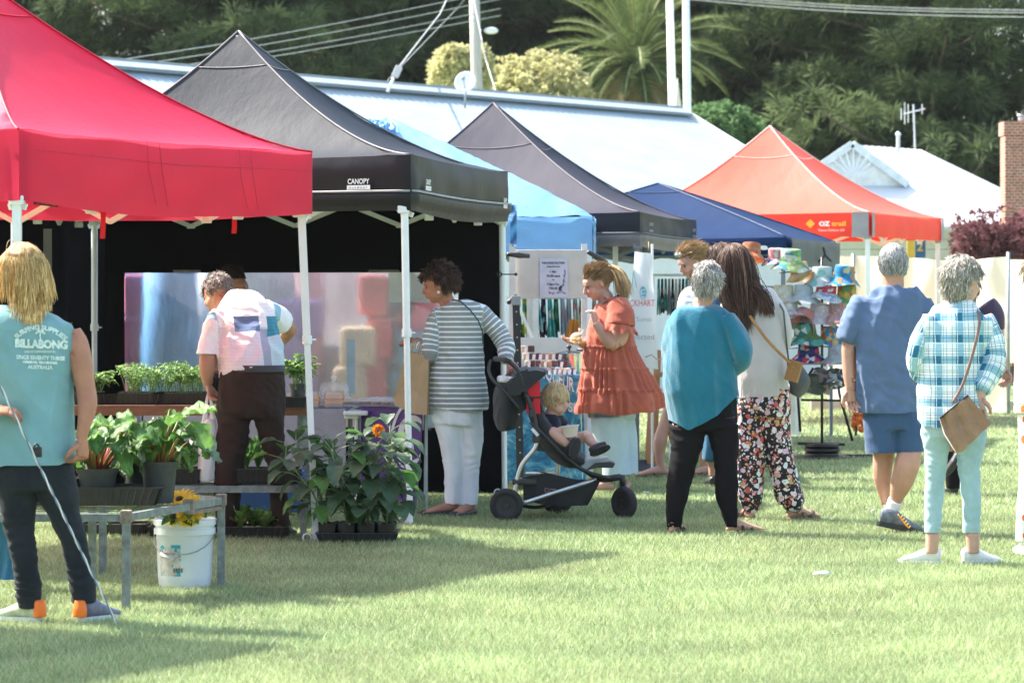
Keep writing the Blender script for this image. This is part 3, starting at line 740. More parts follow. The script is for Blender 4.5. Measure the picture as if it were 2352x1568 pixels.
# --- navy
nvy=fabric('navy_cloth',(.008,.027,.085),.6,.2,.10,tcol=(.02,.07,.2))
flap_m=None; fold_m=None
C_nvy=[(-.3,29.4),(2.57,28.4),(3.33,31.2),(.6,32.4)]
tn,Cn=canopy('navy blue low pop-up canopy behind the bucket hats',C_nvy,2.0,1.84,(1.46,30.2,2.57),nvy,nvy,legm=M('leg_dark',(0,0,0)),legs=((1,(0,0),0),(2,(0,0),0)),p=.95,seam=M('navy_seam',(.02,.04,.10),.6),seed=33,bulge=.02)
n_=edge_text(Cn,0,.925,1.885,'ee.',.055,whitep,tn,.19,.003)
mb=MB(); a,b=Cn[1],Cn[2]; d=(b-a).normalized(); o=V((d.y,-d.x,0))
mb.grid(lambda u,v:a.lerp(b,u)+V((0,0,1.99-(.22+.07*u)*v-.02*math.sin(math.pi*u)*v))+o*(.05+.02*noise.noise((u*6,v*2,3))),40,8); mb.build('side_flap',M('grey_flap',(.055,.065,.08),.6,trans=.1,bump=.4,bscale=7),tn,True)
mb=MB(); q=a.lerp(b,.55)+o*.09+V((0,0,1.85)); mb.tube([q+V((0,0,.08)),q+V((.02,0,0)),q+V((.08,0,-.06))],.012,6); mb.tube([q+V((.02,0,0)),q+V((-.05,0,-.07))],.012,6); mb.build('strap_buckle',plast,tn,True)
# --- orange
org=fabric('orange_cloth',(.78,.15,.11),.5,.35,.15,tcol=(.92,.22,.16))  # same cloth as the valance; sun glare on the roof put into its colour
orgv=fabric('orange_valance',(.72,.05,.03),.5,.35,.4,tcol=(.9,.09,.05))
C_org=[(1.25,35.1),(4.0,33.9),(5.19,36.6),(2.5,37.8)]
to,Co=canopy('orange-red pop-up canopy with grey corner panels, farthest along the row',C_org,2.385,2.11,(3.03,35.6,3.44),org,orgv,alu,legs=((1,(.02,0),0),(2,(0,0),0),(3,(0,0),0)),p=1.45,seam=M('orange_seam',(.75,.55,.50),.6),cap=.75,leg_r=.024,seed=40,hem=.0,bulge=.012,bmat=M('grey_corner2',(.35,.36,.38),.6))
gc=M('grey_corner',(.26,.25,.27),.6)
for i,u0,u1 in ((0,.935,1.0),(1,0,.035),(1,.965,1.0)):
    a,b=Co[i],Co[(i+1)%4]; d=(b-a).normalized(); o=V((d.y,-d.x,0)); mb=MB()
    mb.grid(lambda u,v:a.lerp(b,u0+(u1-u0)*u)+V((0,0,2.39-.285*v))+o*.032,4,4); mb.build('corner_panel',gc,to)
edge_text(Co,0,.83,2.235,'OZ',.05,M('logo_white',(.8,.78,.75),.6),to,.13,.004)
edge_text(Co,0,.885,2.235,'trail',.05,M('logo_yellow',(.85,.42,.04),.6),to,.17,.003)
edge_text(Co,0,.857,2.175,'Fiesta Deluxe 3.0',.026,M('logo_white',(0,0,0)),to,.3)
a,b=Co[0],Co[1]; d=(b-a).normalized(); o=V((d.y,-d.x,0)); c=a.lerp(b,.775)+o*.05+V((0,0,2.26)); mb=MB()
mb.slab([c-d*.055,c-V((0,0,.05)),c+d*.055,c+V((0,0,.05))],o*.003); mb.build('logo_diamond',M('logo_yellow',(0,0,0)),to)

# --- cream tarp wall and things beyond it
crm=M('cream_tarp',(.86,.82,.70),.7,var=.06,scale=.8,bump=.6,bscale=2.5,trans=.25,tcol=(.8,.70,.48))
def tarpwall():
    a=V((X(1900,38.6),38.6,0)); b=V((X(2316,37.0),37.0,0)); h=thing('tarp_wall','long pale cream tarp wall on thin posts at the right edge','tarp wall',((a.x+b.x)/2,37.8,0)); n=noise.noise
    mb=MB(); d=(b-a).normalized(); o=V((d.y,-d.x,0))
    mb.grid(lambda u,v:a.lerp(b,u)+V((0,0,.02+(1.95-.05*u+.04*math.sin(u*7)*u-.02)*v))+o*(.09*n((u*4+v*1.2,v*1.6,1))+.04*n((u*9-v*3,v*3,5))+.05*math.exp(-(u-.93)**2*90)*v),90,30)
    mb.build('tarp_sheet',crm,h,True)
    # second sheet stretched right behind
    c=V((X(2420,41),41,0)); mb=MB(); mb.grid(lambda u,v:V((X(2280,40.5),40.5,0)).lerp(c,u)+V((0,0,.55+1.38*v+.03*n((u*4,v*4,2))))+V((0,-.1*n((u*5,v*3,6)),0)),30,12)
    mb.build('tarp_sheet',crm,h,True)
    for u,y,m in ((2316,36.9,alug),(1960,38.3,alug)):
        mb=MB(); x=X(u,y); mb.tube([(x,y,0),(x,y,1.98)],.022,8); mb.build('post',m,h,True)
    mb=MB(); mb.box((X(2160,38),38.3,.06),(3.2,.12,.12)); mb.build('kerb_board',M('kerb_board',(.40,.36,.31),.8),h)
tarpwall()
# white shop front panel seen under orange canopy
def sign():
    Y=48; c=P(2108,575,Y); h=thing('shop_sign','small blue and yellow sign panel seen under the orange canopy','sign',(c.x,Y,0))
    mb=MB(); mb.tube([(c.x,Y+.05,0),(c.x,Y+.05,c.z)],.03,8); mb.build('post',alug,h)
    mb=MB(); mb.box(P(2114,570,Y),(.16,.03,.3)); p=mb.build('blue_panel',M('sign_blue',(.03,.12,.25),.6),h)
    mb=MB(); mb.box(P(2092,570,Y),(.12,.03,.3)); mb.build('yellow_panel',M('sign_yellow',(.75,.48,.05),.6),h)
    mb=MB(); text_plane(mb,'2',P(2113,576,Y-.03),(1,0,0),(0,0,1),.14,bold=.006); mb.build('symbol',M('sign_yellow',(0,0,0)),h)
sign()
def van():
    Y=52; x=X(2360,Y); h=thing('parked_van','white parked van with an orange stripe at the far right edge','van',(x,Y,0)); w_=M('van_white',(.75,.78,.8),.3,coat=.3); bk=M('van_glass',(.03,.04,.05),.1)
    mb=MB(); mb.bbox((x+1.3,Y,1.25),(3.4,1.8,1.5),.18); mb.bbox((x+.2,Y,.8),(2.2,1.8,.8),.15); mb.build('body',w_,h,True,40)
    mb=MB(); mb.bbox((x+.2,Y-.9,1.55),(.9,.03,.45),.02); mb.build('window',bk,h)
    mb=MB(); mb.box((x+1.0,Y-.91,.62),(3.6,.02,.22)); mb.build('stripe',M('stripe_or',(.7,.2,.03),.5),h)
    for dx in (.3,2.3):
        mb=MB(); mb.lathe([(.12,-.1),(.33,-.1),(.33,.1),(.12,.1)],(x+dx,Y-.8,.33),20,Matrix.Rotation(R(90),3,'X')); mb.build('wheel',M('tyre',(.02,.02,.02),.8),h,True,40)
    Y=44; c=P(2344,655,Y); s=thing('yellow_banner','yellow banner with a blue top edge at the far right edge','banner',(c.x,Y,0))
    mb=MB(); mb.box((c.x+.1,Y,c.z),(.35,.02,.28)); mb.build('banner_cloth',M('sign_yellow',(0,0,0)),s); mb=MB(); mb.box((c.x+.1,Y,c.z+.17),(.35,.022,.05)); mb.build('blue_edge',M('sign_blue',(0,0,0)),s)
    mb=MB(); mb.tube([(c.x+.25,Y+.03,0),(c.x+.25,Y+.03,c.z+.2)],.02,6); mb.build('post',alug,s)
van()
# orange safety mesh
mb=MB(); y=43; 
for k in range(9): mb.bar((X(2312,y),y,.5+.05*k),(X(2420,y),y,.5+.05*k),.01,.018)
for k in range(10): mb.bar((X(2312+11*k,y),y,.45),(X(2312+11*k,y),y,.95),.01,.018)
for k in (0,9): mb.bar((X(2312+11*k,y),y,0),(X(2312+11*k,y),y,.95),.02,.02)
tag(mb.build('safety_mesh',M('safety_orange',(.8,.22,.08),.6)),'orange plastic safety mesh at the far right edge under the van','fence')
# ================================================================ materials
galv=M('galvanised',(.20,.225,.22),.55,var=.35,scale=25,metal=.4)
rust=M('weathered_joint',(.22,.17,.13),.8,var=.4,scale=40)
tray=M('tray_black',(.018,.018,.019),.35,var=.3,scale=20,spec=.6)
potm=M('pot_black',(.035,.04,.042),.5,var=.3,scale=20,spec=.4)
soil=M('soil',(.05,.035,.025),.95,var=.5,scale=60,bump=.8,bscale=80)
leafm=M('leaf',(0,0,0),.5,var=.25,scale=14,trans=.35,attr=True,bump=.5,bscale=40,spec=.35)
woodm=M('brown_wood',(.16,.07,.04),.7,var=.35,scale=8,stretch=(1,8,8))
lilac=M('lilac_cloth',(.33,.31,.36),.9,var=.06,scale=30,bump=.6,bscale=90)
clear,nt,N,L=_mat('clear_plastic'); o_=nd(N,'ShaderNodeOutputMaterial'); g=nd(N,'ShaderNodeBsdfPrincipled'); g.inputs['Roughness'].default_value=.05; g.inputs['Transmission Weight'].default_value=0; g.inputs['Base Color'].default_value=(.9,.92,.94,1); t_=nd(N,'ShaderNodeBsdfTransparent'); mx=nd(N,'ShaderNodeMixShader',i_Fac=.72); L.new(g.outputs[0],mx.inputs[1]); L.new(t_.outputs[0],mx.inputs[2]); L.new(mx.outputs[0],o_.inputs[0])

# ================================================================ leaves
class Leaves:
    def __init__(s): s.m=MB(); s.m.col=(0,0,0,1)
    def leaf(s,b,d,up,L,W,c,curl=.3,ruf=.0,cup=.15,nu=4,nv=6,shape=1.0,tip=1.0,rs=random):
        b=V(b);d=V(d).normalized();up=V(up); sd=d.cross(up)
        if sd.length<.1: sd=V((1,0,0))
        sd.normalize(); n=sd.cross(d).normalized(); ph=rs.random()*6
        pts=[]; p=b.copy(); dd=d.copy(); cols=[]
        rows=[]
        for j in range(nv+1):
            t=j/nv; w=W*(math.sin(math.pi*min(1,t**shape*.96+.03))**.8)*(1-.15*t*tip) if True else 0
            nn=sd.cross(dd)
            for i in range(nu+1):
                q=(i/nu-.5)*2; r=ruf*W*math.sin(q*3+ph+t*17+q*q*9)*abs(q)
                pts.append(p+sd*(q*w/2)+nn*(cup*w*(q*q)-0+r)); k=.82+.25*rs.random() if abs(q)>.1 else 1.18
                cols.append((c[0]*k,c[1]*k,c[2]*k,1))
            p=p+dd*(L/nv); dd=(dd-n*(curl/nv)-V((0,0,.15*curl/nv))).normalized()
        fs=[(j*(nu+1)+i,j*(nu+1)+i+1,(j+1)*(nu+1)+i+1,(j+1)*(nu+1)+i) for j in range(nv) for i in range(nu)]
        o=len(s.m.v); s.m.v.extend([tuple(x) for x in pts]); s.m.f.extend([tuple(i+o for i in f) for f in fs]); s.m.c.extend(cols)
        return p
    def stem(s,pts,r,c,n=5):
        s.m.col=(c[0],c[1],c[2],1); s.m.tube(pts,r,n)
    def build(s,name,root,mat=None): return s.m.build(name,mat or leafm,root,True)
def cl(a,b,k): return tuple(a[i]*(1-k)+b[i]*k for i in range(3))
def pot(c,r,h,label,col=None,group='black plant pots',name='plant_pot'):
    t=thing(name,label,'plant pot',c,group); mb=MB()
    mb.lathe([(r*.78,0),(r*.96,h*.86),(r*1.04,h*.86),(r*1.06,h),(r*.98,h),(r*.94,h*.88),(r*.01,h*.86)],c,24); mb.build('pot',col or potm,t,True,40)
    mb=MB(); mb.lathe([(r*.93,h*.87),(r*.5,h*.92),(.001,h*.93)],c,16,cap=False); mb.build('soil',soil,t,True)
def seedtray(c,L,W,H,label,rz=0,soilon=True,group='black seedling trays'):
    t=thing('seed_tray',label,'tray',c,group); m=Matrix.Rotation(rz,3,'Z'); c=V(c); mb=MB()
    def w(x,y,z): return c+m@V((x,y,z))
    k=.9
    for (x0,y0,x1,y1) in ((-1,-1,1,-1),(1,-1,1,1),(1,1,-1,1),(-1,1,-1,-1)):
        a0=w(x0*L/2*k,y0*W/2*k,0);b0=w(x1*L/2*k,y1*W/2*k,0);a1=w(x0*L/2,y0*W/2,H);b1=w(x1*L/2,y1*W/2,H)
        mb.slab([a0,b0,b1,a1],(a0-c-(b0-c)).cross(V((0,0,1))).normalized()*.004)
        mb.bar(a1,b1,.014,.006); n=int((b1-a1).length/.035)
        for i in range(1,n): mb.bar(a0.lerp(b0,i/n)+(a0-c)*.012,a1.lerp(b1,i/n)-V((0,0,.006))+(a0-c)*.006,.004,.006)
    mb.slab([w(-L/2*k,-W/2*k,.003),w(L/2*k,-W/2*k,.003),w(L/2*k,W/2*k,.003),w(-L/2*k,W/2*k,.003)],(0,0,.003))
    mb.build('tray_body',tray,t)
    if soilon:
        mb=MB(); mb.grid(lambda u,v:w((u-.5)*L*.93,(v-.5)*W*.93,H*.82+.008*noise.noise((u*9,v*9,L))),14,8); mb.build('soil',soil,t,True)
    return t
def bench(name,label,corners,z,legs,slats=0,barh=.035,mat=None,top=None):
    t=thing(name,label,'bench',corners[0]); mat=mat or galv; mb=MB(); n=len(corners)
    for i in range(n):
        a=V((corners[i][0],corners[i][1],corners[i][2] if len(corners[i])>2 else z)); b=V((*corners[(i+1)%n][:2],corners[(i+1)%n][2] if len(corners[i])>2 else z)); mb.bar(a,b,.03,barh)
    mb.build('frame',mat,t)
    for (x,y,zt) in legs:
        mb=MB(); mb.bar((x,y,zt),(x,y,0),.036,.036); l=mb.build('leg',mat,t); mb=MB(); mb.bbox((x,y,zt),(.052,.052,.06),.006); mb.build('joint',rust,l)
    if slats:
        mb=MB(); a,b,c,d=[V((q[0],q[1],q[2] if len(q)>2 else z)) for q in corners[:4]]
        for k in range(slats+1):
            u=k/slats; mb.bar(a.lerp(b,u)+V((0,0,.012)),d.lerp(c,u)+V((0,0,.012)),.006,.006)
        for k in range(1,6): mb.bar(a.lerp(d,k/6)+V((0,0,.017)),b.lerp(c,k/6)+V((0,0,.017)),.006,.006)
        mb.build('mesh_top',mat,t)
    return t
# ---------------------------------------------------------------- front galvanised bench
zt=1.46-(1190-677)/500   # top height
a=V((X(-60,13.95),13.95,.435)); b=V((X(290,13.95),13.95,.435)); c=V((X(508,15.1),15.1,.435)); d=V((X(190,15.9),15.9,.435)); e=V((X(-40,15.3),15.3,.435))
b1=bench('plant_bench','low galvanised steel plant bench with rusty joints, white bucket beneath it',[a,b,c,d,e],.435,[(b.x,b.y,.44),(c.x,c.y,.44),(X(212,14.9),14.9,.44),(X(236,15.8),15.8,.44),(X(-50,14),14,.44)],barh=.036)
mb=MB()
for k in range(12):
    y=14.05+k*.15; mb.bar((X(-60,y),y,.425),(b.x+(c.x-b.x)*(y-13.95)/1.15*.95 if y<15.1 else c.x-.3-(y-15.1)*.9,y,.425),.008,.006)
mb.build('mesh_top',galv,b1)
mb=MB(); q=b.lerp(c,.64); mb.bbox(q+V((0,-.0,0)),(.05,.05,.07),.006); mb.bar(q+V((.0,.0,-.03)),c+V((0,0,-.035)),.02,.02); mb.build('brace',rust,b1)
zp=.435
T1=seedtray((X(225,14.6),14.62,zp+.018),.62,.30,.085,'shallow black tray with a pot on the front steel bench',0.02,soilon=False)
seedtray((X(95,14.5),14.7,zp+.018),.30,.26,.12,'small black tray on the steel bench behind the blond man',0.0)
yy=14.6
RH=[((X(224,14.6),14.6,zp+.026),.098,.165,'charcoal pot of red-stemmed rhubarb standing in the shallow tray','dark grey pot with pale scratches standing in the shallow tray'),
    ((X(322,14.75),14.85,zp+.018),.092,.19,'middle rhubarb plant between the two other rhubarb pots','shiny black pot in the middle of the three rhubarb pots'),
    ((X(366,14.7),14.7,zp+.018),.088,.20,'rhubarb plant in the rightmost tall black pot on the steel bench','tall black pot rightmost on the front steel bench')]
rs=random.Random(5)
for k,(cc,r,h_,lb,lp) in enumerate(RH):
    pot(cc,r,h_,lp); t=thing('rhubarb_plant',lb,'plant',(cc[0],cc[1],cc[2]+h_*.9),'rhubarb plants'); Lv=Leaves(); St=Leaves()
    n=22
    for i in range(n):
        a_=i*2.4+k; el=R(48+38*rs.random()); base=V(cc)+V((.03*math.cos(a_),.03*math.sin(a_),h_*.9)); dr=V((math.cos(a_)*math.cos(el),math.sin(a_)*math.cos(el)*.8,math.sin(el))); L_=.09+.19*rs.random()
        m_=base+dr*L_*.5; e_=m_+ (dr+V((math.cos(a_)*.25,math.sin(a_)*.2,-.05)))*L_*.5
        St.stem([base,m_,e_],[.007,.006,.004],cl((.25,.02,.02),(.30,.28,.08),rs.random()*.8),6)
        g_=rs.random(); col=cl((.05,.14,.025),(.20,.36,.09),g_) if g_<.86 else (.24,.31,.22)
        Lv.leaf(e_,V((dr.x*1.1,dr.y,.35-rs.random()*.9)),(0,-.3,1),.13+.09*rs.random(),.10+.07*rs.random(),col,curl=.7+.8*rs.random(),ruf=.13,cup=.12,nu=8,nv=10,shape=.8,rs=rs)
    Lv.build('leaves',t); St.build('stems',t,M('stem',(0,0,0),.4,attr=True,var=.2))
# extra tall pale leaves
# ---------------------------------------------------------------- rear bench (wood edge)
Y2=19.3; z2=1.46-(938-677)/ (F/Y2)
def b2c(u,y): return V((X(u,y),y,z2))
b2=bench('plant_bench','tall plant bench with a brown wooden edge carrying parsley and basil trays',[b2c(150,Y2-.25),b2c(702,Y2-.25),b2c(705,Y2+.25),b2c(160,Y2+.3)],z2,[(X(702,Y2-.25),Y2-.25,z2),(X(160,Y2-.2),Y2-.2,z2),(X(690,Y2+.2),Y2+.2,z2)],barh=.05,mat=galv)
mb=MB(); mb.bbox((X(430,Y2-.28),Y2-.29,z2+.0),(X(702,Y2)-X(160,Y2),.03,.065),.004); mb.build('wooden_edge',woodm,b2)
mb=MB(); mb.bbox((X(430,Y2),Y2,z2+.01),(X(700,Y2)-X(160,Y2),.5,.012),.003); mb.build('top',woodm,b2)
TB=z2+.034
trs=[(310,'black tray of curly parsley on the tall bench, left of the bending man',.42),(425,'black tray of parsley partly behind the bending man',.36),(215,'black tray of basil beside the thin grey pole',.36)]
for u,lb,L_ in trs: seedtray((X(u,Y2),Y2-.05,TB-.015),L_,.3,.085,lb,0.0)
def parsley(u0,u1,y,z,label,n=36,seed=1):
    t=thing('parsley_plant',label,'plant',(X((u0+u1)/2,y),y,z),'herb clumps'); Lv=Leaves(); St=Leaves(); r_=random.Random(seed)
    for i in range(n):
        b=V((X(u0+(u1-u0)*r_.random(),y),y+r_.uniform(-.1,.1),z)); d=V((r_.uniform(-.35,.35),r_.uniform(-.4,.3),1)).normalized(); L_=r_.uniform(.07,.19); e=b+d*L_
        St.stem([b,b.lerp(e,.5)+V((0,0,.01)),e],.0022,(.18,.32,.08),4)
        for k in range(26):
            q=V((r_.gauss(0,1),r_.gauss(0,1),r_.gauss(0,.7))).normalized(); g_=r_.random()
            Lv.leaf(e+q*r_.uniform(.004,.032),q+V((0,0,.4)),V((r_.uniform(-1,1),r_.uniform(-1,1),1)),r_.uniform(.012,.026),r_.uniform(.010,.020),cl((.07,.20,.035),(.34,.50,.18),g_),curl=1.2,ruf=.25,nu=2,nv=2,rs=r_)
    Lv.build('leaves',t); St.build('stems',t,M('stem',(0,0,0)))
parsley(290,380,Y2-.05,TB+.05,'curly parsley clump left of the bending man on the tall bench',46,1)
parsley(378,466,Y2-.03,TB+.05,'curly parsley clump touching the bending man\'s arm',44,2)
def basil(u0,u1,y,z,zt,label,n=24,seed=1,size=.06,col=((.07,.17,.03),(.26,.42,.13)),name='basil_plant',grp='basil plants',spread=.5,thin=1.0):
    t=thing(name,label,'plant',(X((u0+u1)/2,y),y,z),grp); Lv=Leaves(); St=Leaves(); r_=random.Random(seed)
    for i in range(n):
        b=V((X(u0+(u1-u0)*(.25+.5*r_.random()),y),y+r_.uniform(-.06,.06),z)); e=V((X(u0+(u1-u0)*r_.random(),y),y+r_.uniform(-.12,.1),z+(zt-z)*r_.uniform(.45,1.0)))
        m_=b.lerp(e,.5)+V((0,0,.02)); St.stem([b,m_,e],.003,(.2,.32,.1),4)
        for k in range(8):
            a_=r_.random()*6.28; p=m_.lerp(e,r_.random()) if k>3 else e; g_=r_.random()
            Lv.leaf(p,(math.cos(a_),math.sin(a_)*.8,r_.uniform(-.3,.6)),(0,0,1),size*r_.uniform(.6,1.2),size*r_.uniform(.4,.7)*thin,cl(col[0],col[1],g_),curl=.9,cup=.2,nu=3,nv=4,rs=r_)
    Lv.build('leaves',t); St.build('stems',t,M('stem',(0,0,0)))
basil(160,262,Y2-.05,TB+.04,TB+.20,'bushy basil beside the thin grey pole on the tall bench',22,3)
basil(655,722,18.95,TB+.10,TB+.32,'bright basil plant right of the bending man near the red canopy leg',20,4,.065)
pot((X(684,18.95),18.95,TB+.045),.055,.09,'small dark pot holding basil right of the bending man')
seedtray((X(676,18.95),18.95,TB-.01),.16,.15,.06,'little grey tray holding the basil pot right of the bending man',0,False)
basil(398,420,14.95+.1,0.62,.78,'leafy seedling left of the white carrier bag',6,8,.05,name='seedling',grp='seedlings')
# ---------------------------------------------------------------- middle bench & trays
Y3=18.3; s3=F/Y3; z3=1.46-(1118-677)/s3
b3=bench('plant_bench','grey steel plant bench at knee height behind the rhubarb pots',[V((X(380,Y3-.2),Y3-.2,z3)),V((X(700,Y3-.2),Y3-.2,z3)),V((X(700,Y3+.2),Y3+.2,z3)),V((X(385,Y3+.2),Y3+.2,z3))],z3,[(X(697,Y3-.2),Y3-.2,z3),(X(384,Y3-.2),Y3-.2,z3),(X(697,Y3+.2),Y3+.2,z3)],barh=.04,slats=12)
for u,L_,lb in ((415,.26,'black tray of flowering seedlings left of the carrier bag'),(580,.30,'black tray of tall spinach between the bending man\'s legs'),(660,.16,'black tray behind the bending man\'s right knee')): seedtray((X(u,Y3-.02),Y3-.02,z3+.03),L_,.28,.085,lb)
basil(385,457,Y3-.05,z3+.09,z3+.26,'flowering seedlings with yellow buds left of the carrier bag',18,12,.05,((.06,.15,.03),(.25,.38,.14)),name='seedling',grp='seedlings')
def rosette(u,y,z,H,label,n,col,seed,W=.05,name='lettuce_plant',grp='salad greens',el=(35,80),ruf=.1):
    t=thing(name,label,'plant',(X(u,y),y,z),grp); Lv=Leaves(); r_=random.Random(seed)
    for i in range(n):
        a_=i*2.4; e_=R(r_.uniform(*el)); d=V((math.cos(a_)*math.cos(e_),math.sin(a_)*math.cos(e_),math.sin(e_)))
        Lv.leaf(V((X(u,y),y,z))+d*.01,d,(0,0,1),H*r_.uniform(.7,1.1),W*r_.uniform(.7,1.2),cl(col[0],col[1],r_.random()),curl=.6,ruf=ruf,cup=.25,nu=5,nv=7,shape=1.5,rs=r_)
    Lv.build('leaves',t)
sp=((.05,.14,.03),(.13,.28,.07)); lt=((.10,.24,.04),(.34,.52,.16))
rosette(566,Y3,z3+.1,.20,'upright dark spinach left of its pair between the bending man\'s legs',10,sp,1,.06,'spinach_plant',el=(65,88)); rosette(592,Y3,z3+.1,.21,'upright dark spinach right of its pair between the bending man\'s legs',10,sp,2,.06,'spinach_plant',el=(65,88))
rosette(430,Y3-.05,z3+.1,.16,'broad-leaved seedling nearest the carrier bag',9,sp,3,.07,'spinach_plant')
Y4=18.2
seedtray((X(585,Y4),Y4,.0),.42,.28,.075,'black tray of bright lettuce on the lawn between the bending man\'s feet')
seedtray((X(415,Y4),Y4,.0),.36,.28,.075,'black tray of lettuce on the lawn behind the white bucket')
seedtray((X(265,Y4+.2),Y4+.2,.0),.40,.28,.075,'black tray on the lawn behind the steel bench legs')
for k,u in enumerate((553,580,606,628)): rosette(u,Y4-.02+.06*(k%2),.06,.15,['leftmost bright lettuce between the bending man\'s feet','second lettuce from left between the bending man\'s feet','third lettuce from left between the bending man\'s feet','pale frilly lettuce beside the bending man\'s right shoe'][k],13,lt,10+k,.07,ruf=.2)
for k,u in enumerate((385,440,250,290)): rosette(u,Y4+(.2 if k>1 else 0),.06,.13,['lettuce behind the left rim of the white bucket','lettuce behind the sunflowers in the bucket','small lettuce behind the inner steel bench leg','small lettuce right of the inner steel bench leg'][k],11,lt,20+k,.06,ruf=.2)
# low shelf with blue crate below benches
mb=MB(); mb.bbox((X(600,18.9),18.95,.24),(.55,.3,.26),.01); o=mb.build('storage_tub',M('tub_blue',(.02,.07,.22),.4),None); tag(o,'dark blue plastic tub under the plant benches','tub')
mb=MB(); mb.grid(lambda u,v:V((X(-60+100*u,14.9),15.0+.05*math.sin(v*5),.05+.48*v))+V((0,-.04*noise.noise((u*5,v*5,1)),0)),14,14); o=mb.build('blue_shopping_bag',M('bag_blue',(.01,.13,.24),.5),None,True); tag(o,'teal-blue woven bag on the lawn at the left edge','bag')
# ---------------------------------------------------------------- bucket with sunflowers
def bucket():
    Y=15.1; c=V((X(425,Y),Y,0)); t=thing('bucket','white plastic bucket with torn blue label and wire handle on the lawn','bucket',c); w_=M('bucket_white',(.70,.74,.76),.35,trans=.12,var=.04)
    mb=MB(); mb.lathe([(.01,.0),(.128,.0),(.130,.01),(.142,.27),(.154,.272),(.154,.30),(.147,.302),(.147,.315),(.156,.317),(.157,.345),(.15,.348),(.146,.34),(.134,.05),(.01,.045)],c,40); mb.build('pail',w_,t,True,35)
    mb=MB(); pts=[c+V((-.152,-.0,.30))]; 
    for k in range(13):
        a_=math.pi*(1-k/12); pts.append(c+V((.153*math.cos(a_),-.152*math.sin(a_)-.01,.29-.11*math.sin(a_)-(.03 if k<6 else 0))))
    mb.tube(pts,.0022,5); h=mb.build('handle',M('wire_grey',(.25,.27,.28),.4,metal=.7),t,True)
    mb=MB(); mb.tube([pts[4],pts[5],pts[6]],.009,8); mb.build('grip',M('grip',(.62,.58,.55),.6),h,True)
    # torn label wrapped on the pail
    def wrap(a_,z): r=.1305+(.0125)*z/.27+.0012; return c+V((r*math.sin(a_),-r*math.cos(a_),z))
    def patch(a0,a1,z0,z1,name,m,seed,thr,par,r0=0):
        mb=MB(); nu,nv=40,50; 
        for j in range(nv):
            for i in range(nu):
                u=(i+.5)/nu;v=(j+.5)/nv; f=noise.noise((u*3+seed,v*3.5,seed))+.5*noise.noise((u*9+seed,v*10,seed)); edge=min(u,1-u,v,1-v)*4
                if f+min(edge,.6)*.35>thr:
                    q=[wrap(a0+(a1-a0)*(i+x)/nu,z0+(z1-z0)*(j+y)/nv)+V((0,-r0,0)) for x,y in ((0,0),(1,0),(1,1),(0,1))]; mb.add(q,[(0,1,2,3)])
        return mb.build(name,m,par)
    lb=patch(-.98,-.05,.07,.225,'label',M('label_teal',(.02,.36,.42),.5),3.3,.02,t)
    patch(-.98,-.08,.07,.21,'torn_paper',M('label_paper',(.50,.47,.44),.8,var=.2,scale=30),8.1,-.12,lb,.0006)
    mb=MB(); text_plane(mb,'PURPOSE',V((c.x-.072,c.y-.15,.176)),(1,0,0),(0,0,1),.011,.075); text_plane(mb,'USE SEALANT',V((c.x-.08,c.y-.15,.158)),(1,0,0),(0,0,1),.005,.06)
    for k in range(9): mb.box((c.x-.045+.006*k,c.y-.15,.10),(.002+.002*(k%2),.001,.022))
    mb.v=[tuple(wrap(math.asin(max(-1,min(1,(p[0]-c.x)/.138))),p[2])+V((0,-.0016,0))) for p in mb.v]
    mb.build('lettering',M('ink',(.03,.05,.06),.6),lb)
    # sunflowers
    yel=M('petal_yellow',(0,0,0),.5,trans=.4,attr=True,var=.1)
    for k,(u,v,fd,r,lb2) in enumerate(((412,1150,(-.2,-.5,1),.07,'yellow sunflower at upper left in the white bucket'),(440,1172,(.3,-.9,.2),.055,'yellow sunflower hanging over the bucket rim centre'),(398,1186,(-.6,-.8,.1),.04,'yellow sunflower drooping at the bucket\'s left rim'),(452,1158,(.7,-.2,.6),.04,'yellow sunflower leaning right under the bench bar'),(432,1190,(.5,-.9,-.3),.04,'lowest yellow sunflower in front of the bucket rim'))):
        p=P(u,v-4,14.93 if v>1170 else 15.02); f=V(fd).normalized(); st=thing('sunflower',lb2,'flower',p,'cut sunflowers'); Lv=Leaves(); sd=f.cross(V((0,1,.2))).normalized(); up=sd.cross(f)
        for ring in range(2):
            for i in range(15):
                a_=i*2*math.pi/15+ring*.2; d=sd*math.cos(a_)+up*math.sin(a_); Lv.leaf(p+d*.018,d+f*(.25+.2*ring),f,r*random.uniform(.8,1.15),.018,cl((.75,.42,.01),(.85,.58,.03),rnd()),curl=.4,nu=2,nv=4)
        Lv.build('petals',st,yel); mb=MB(); mb.ell(p+f*.004,(.02,.02,.012),12,6,f.to_track_quat('Z','Y').to_matrix()); mb.build('flower_centre',M('seed_head',(.05,.03,.015),.9),st,True)
        L2=Leaves(); L2.stem([p-f*.01,p-f*.04-V((0,0,.03)),V((c.x,c.y,.12))],.005,(.18,.3,.08)); 
        for q in range(3):
            a_=rnd()*6.28; L2.leaf(p-f*.03,(math.cos(a_),-.6,-.5+.4*math.sin(a_)),(0,-.6,1),.10,.06,cl((.05,.14,.03),(.14,.28,.07),rnd()),curl=.6,nu=4,nv=5)
        L2.build('leaves',st)
bucket()
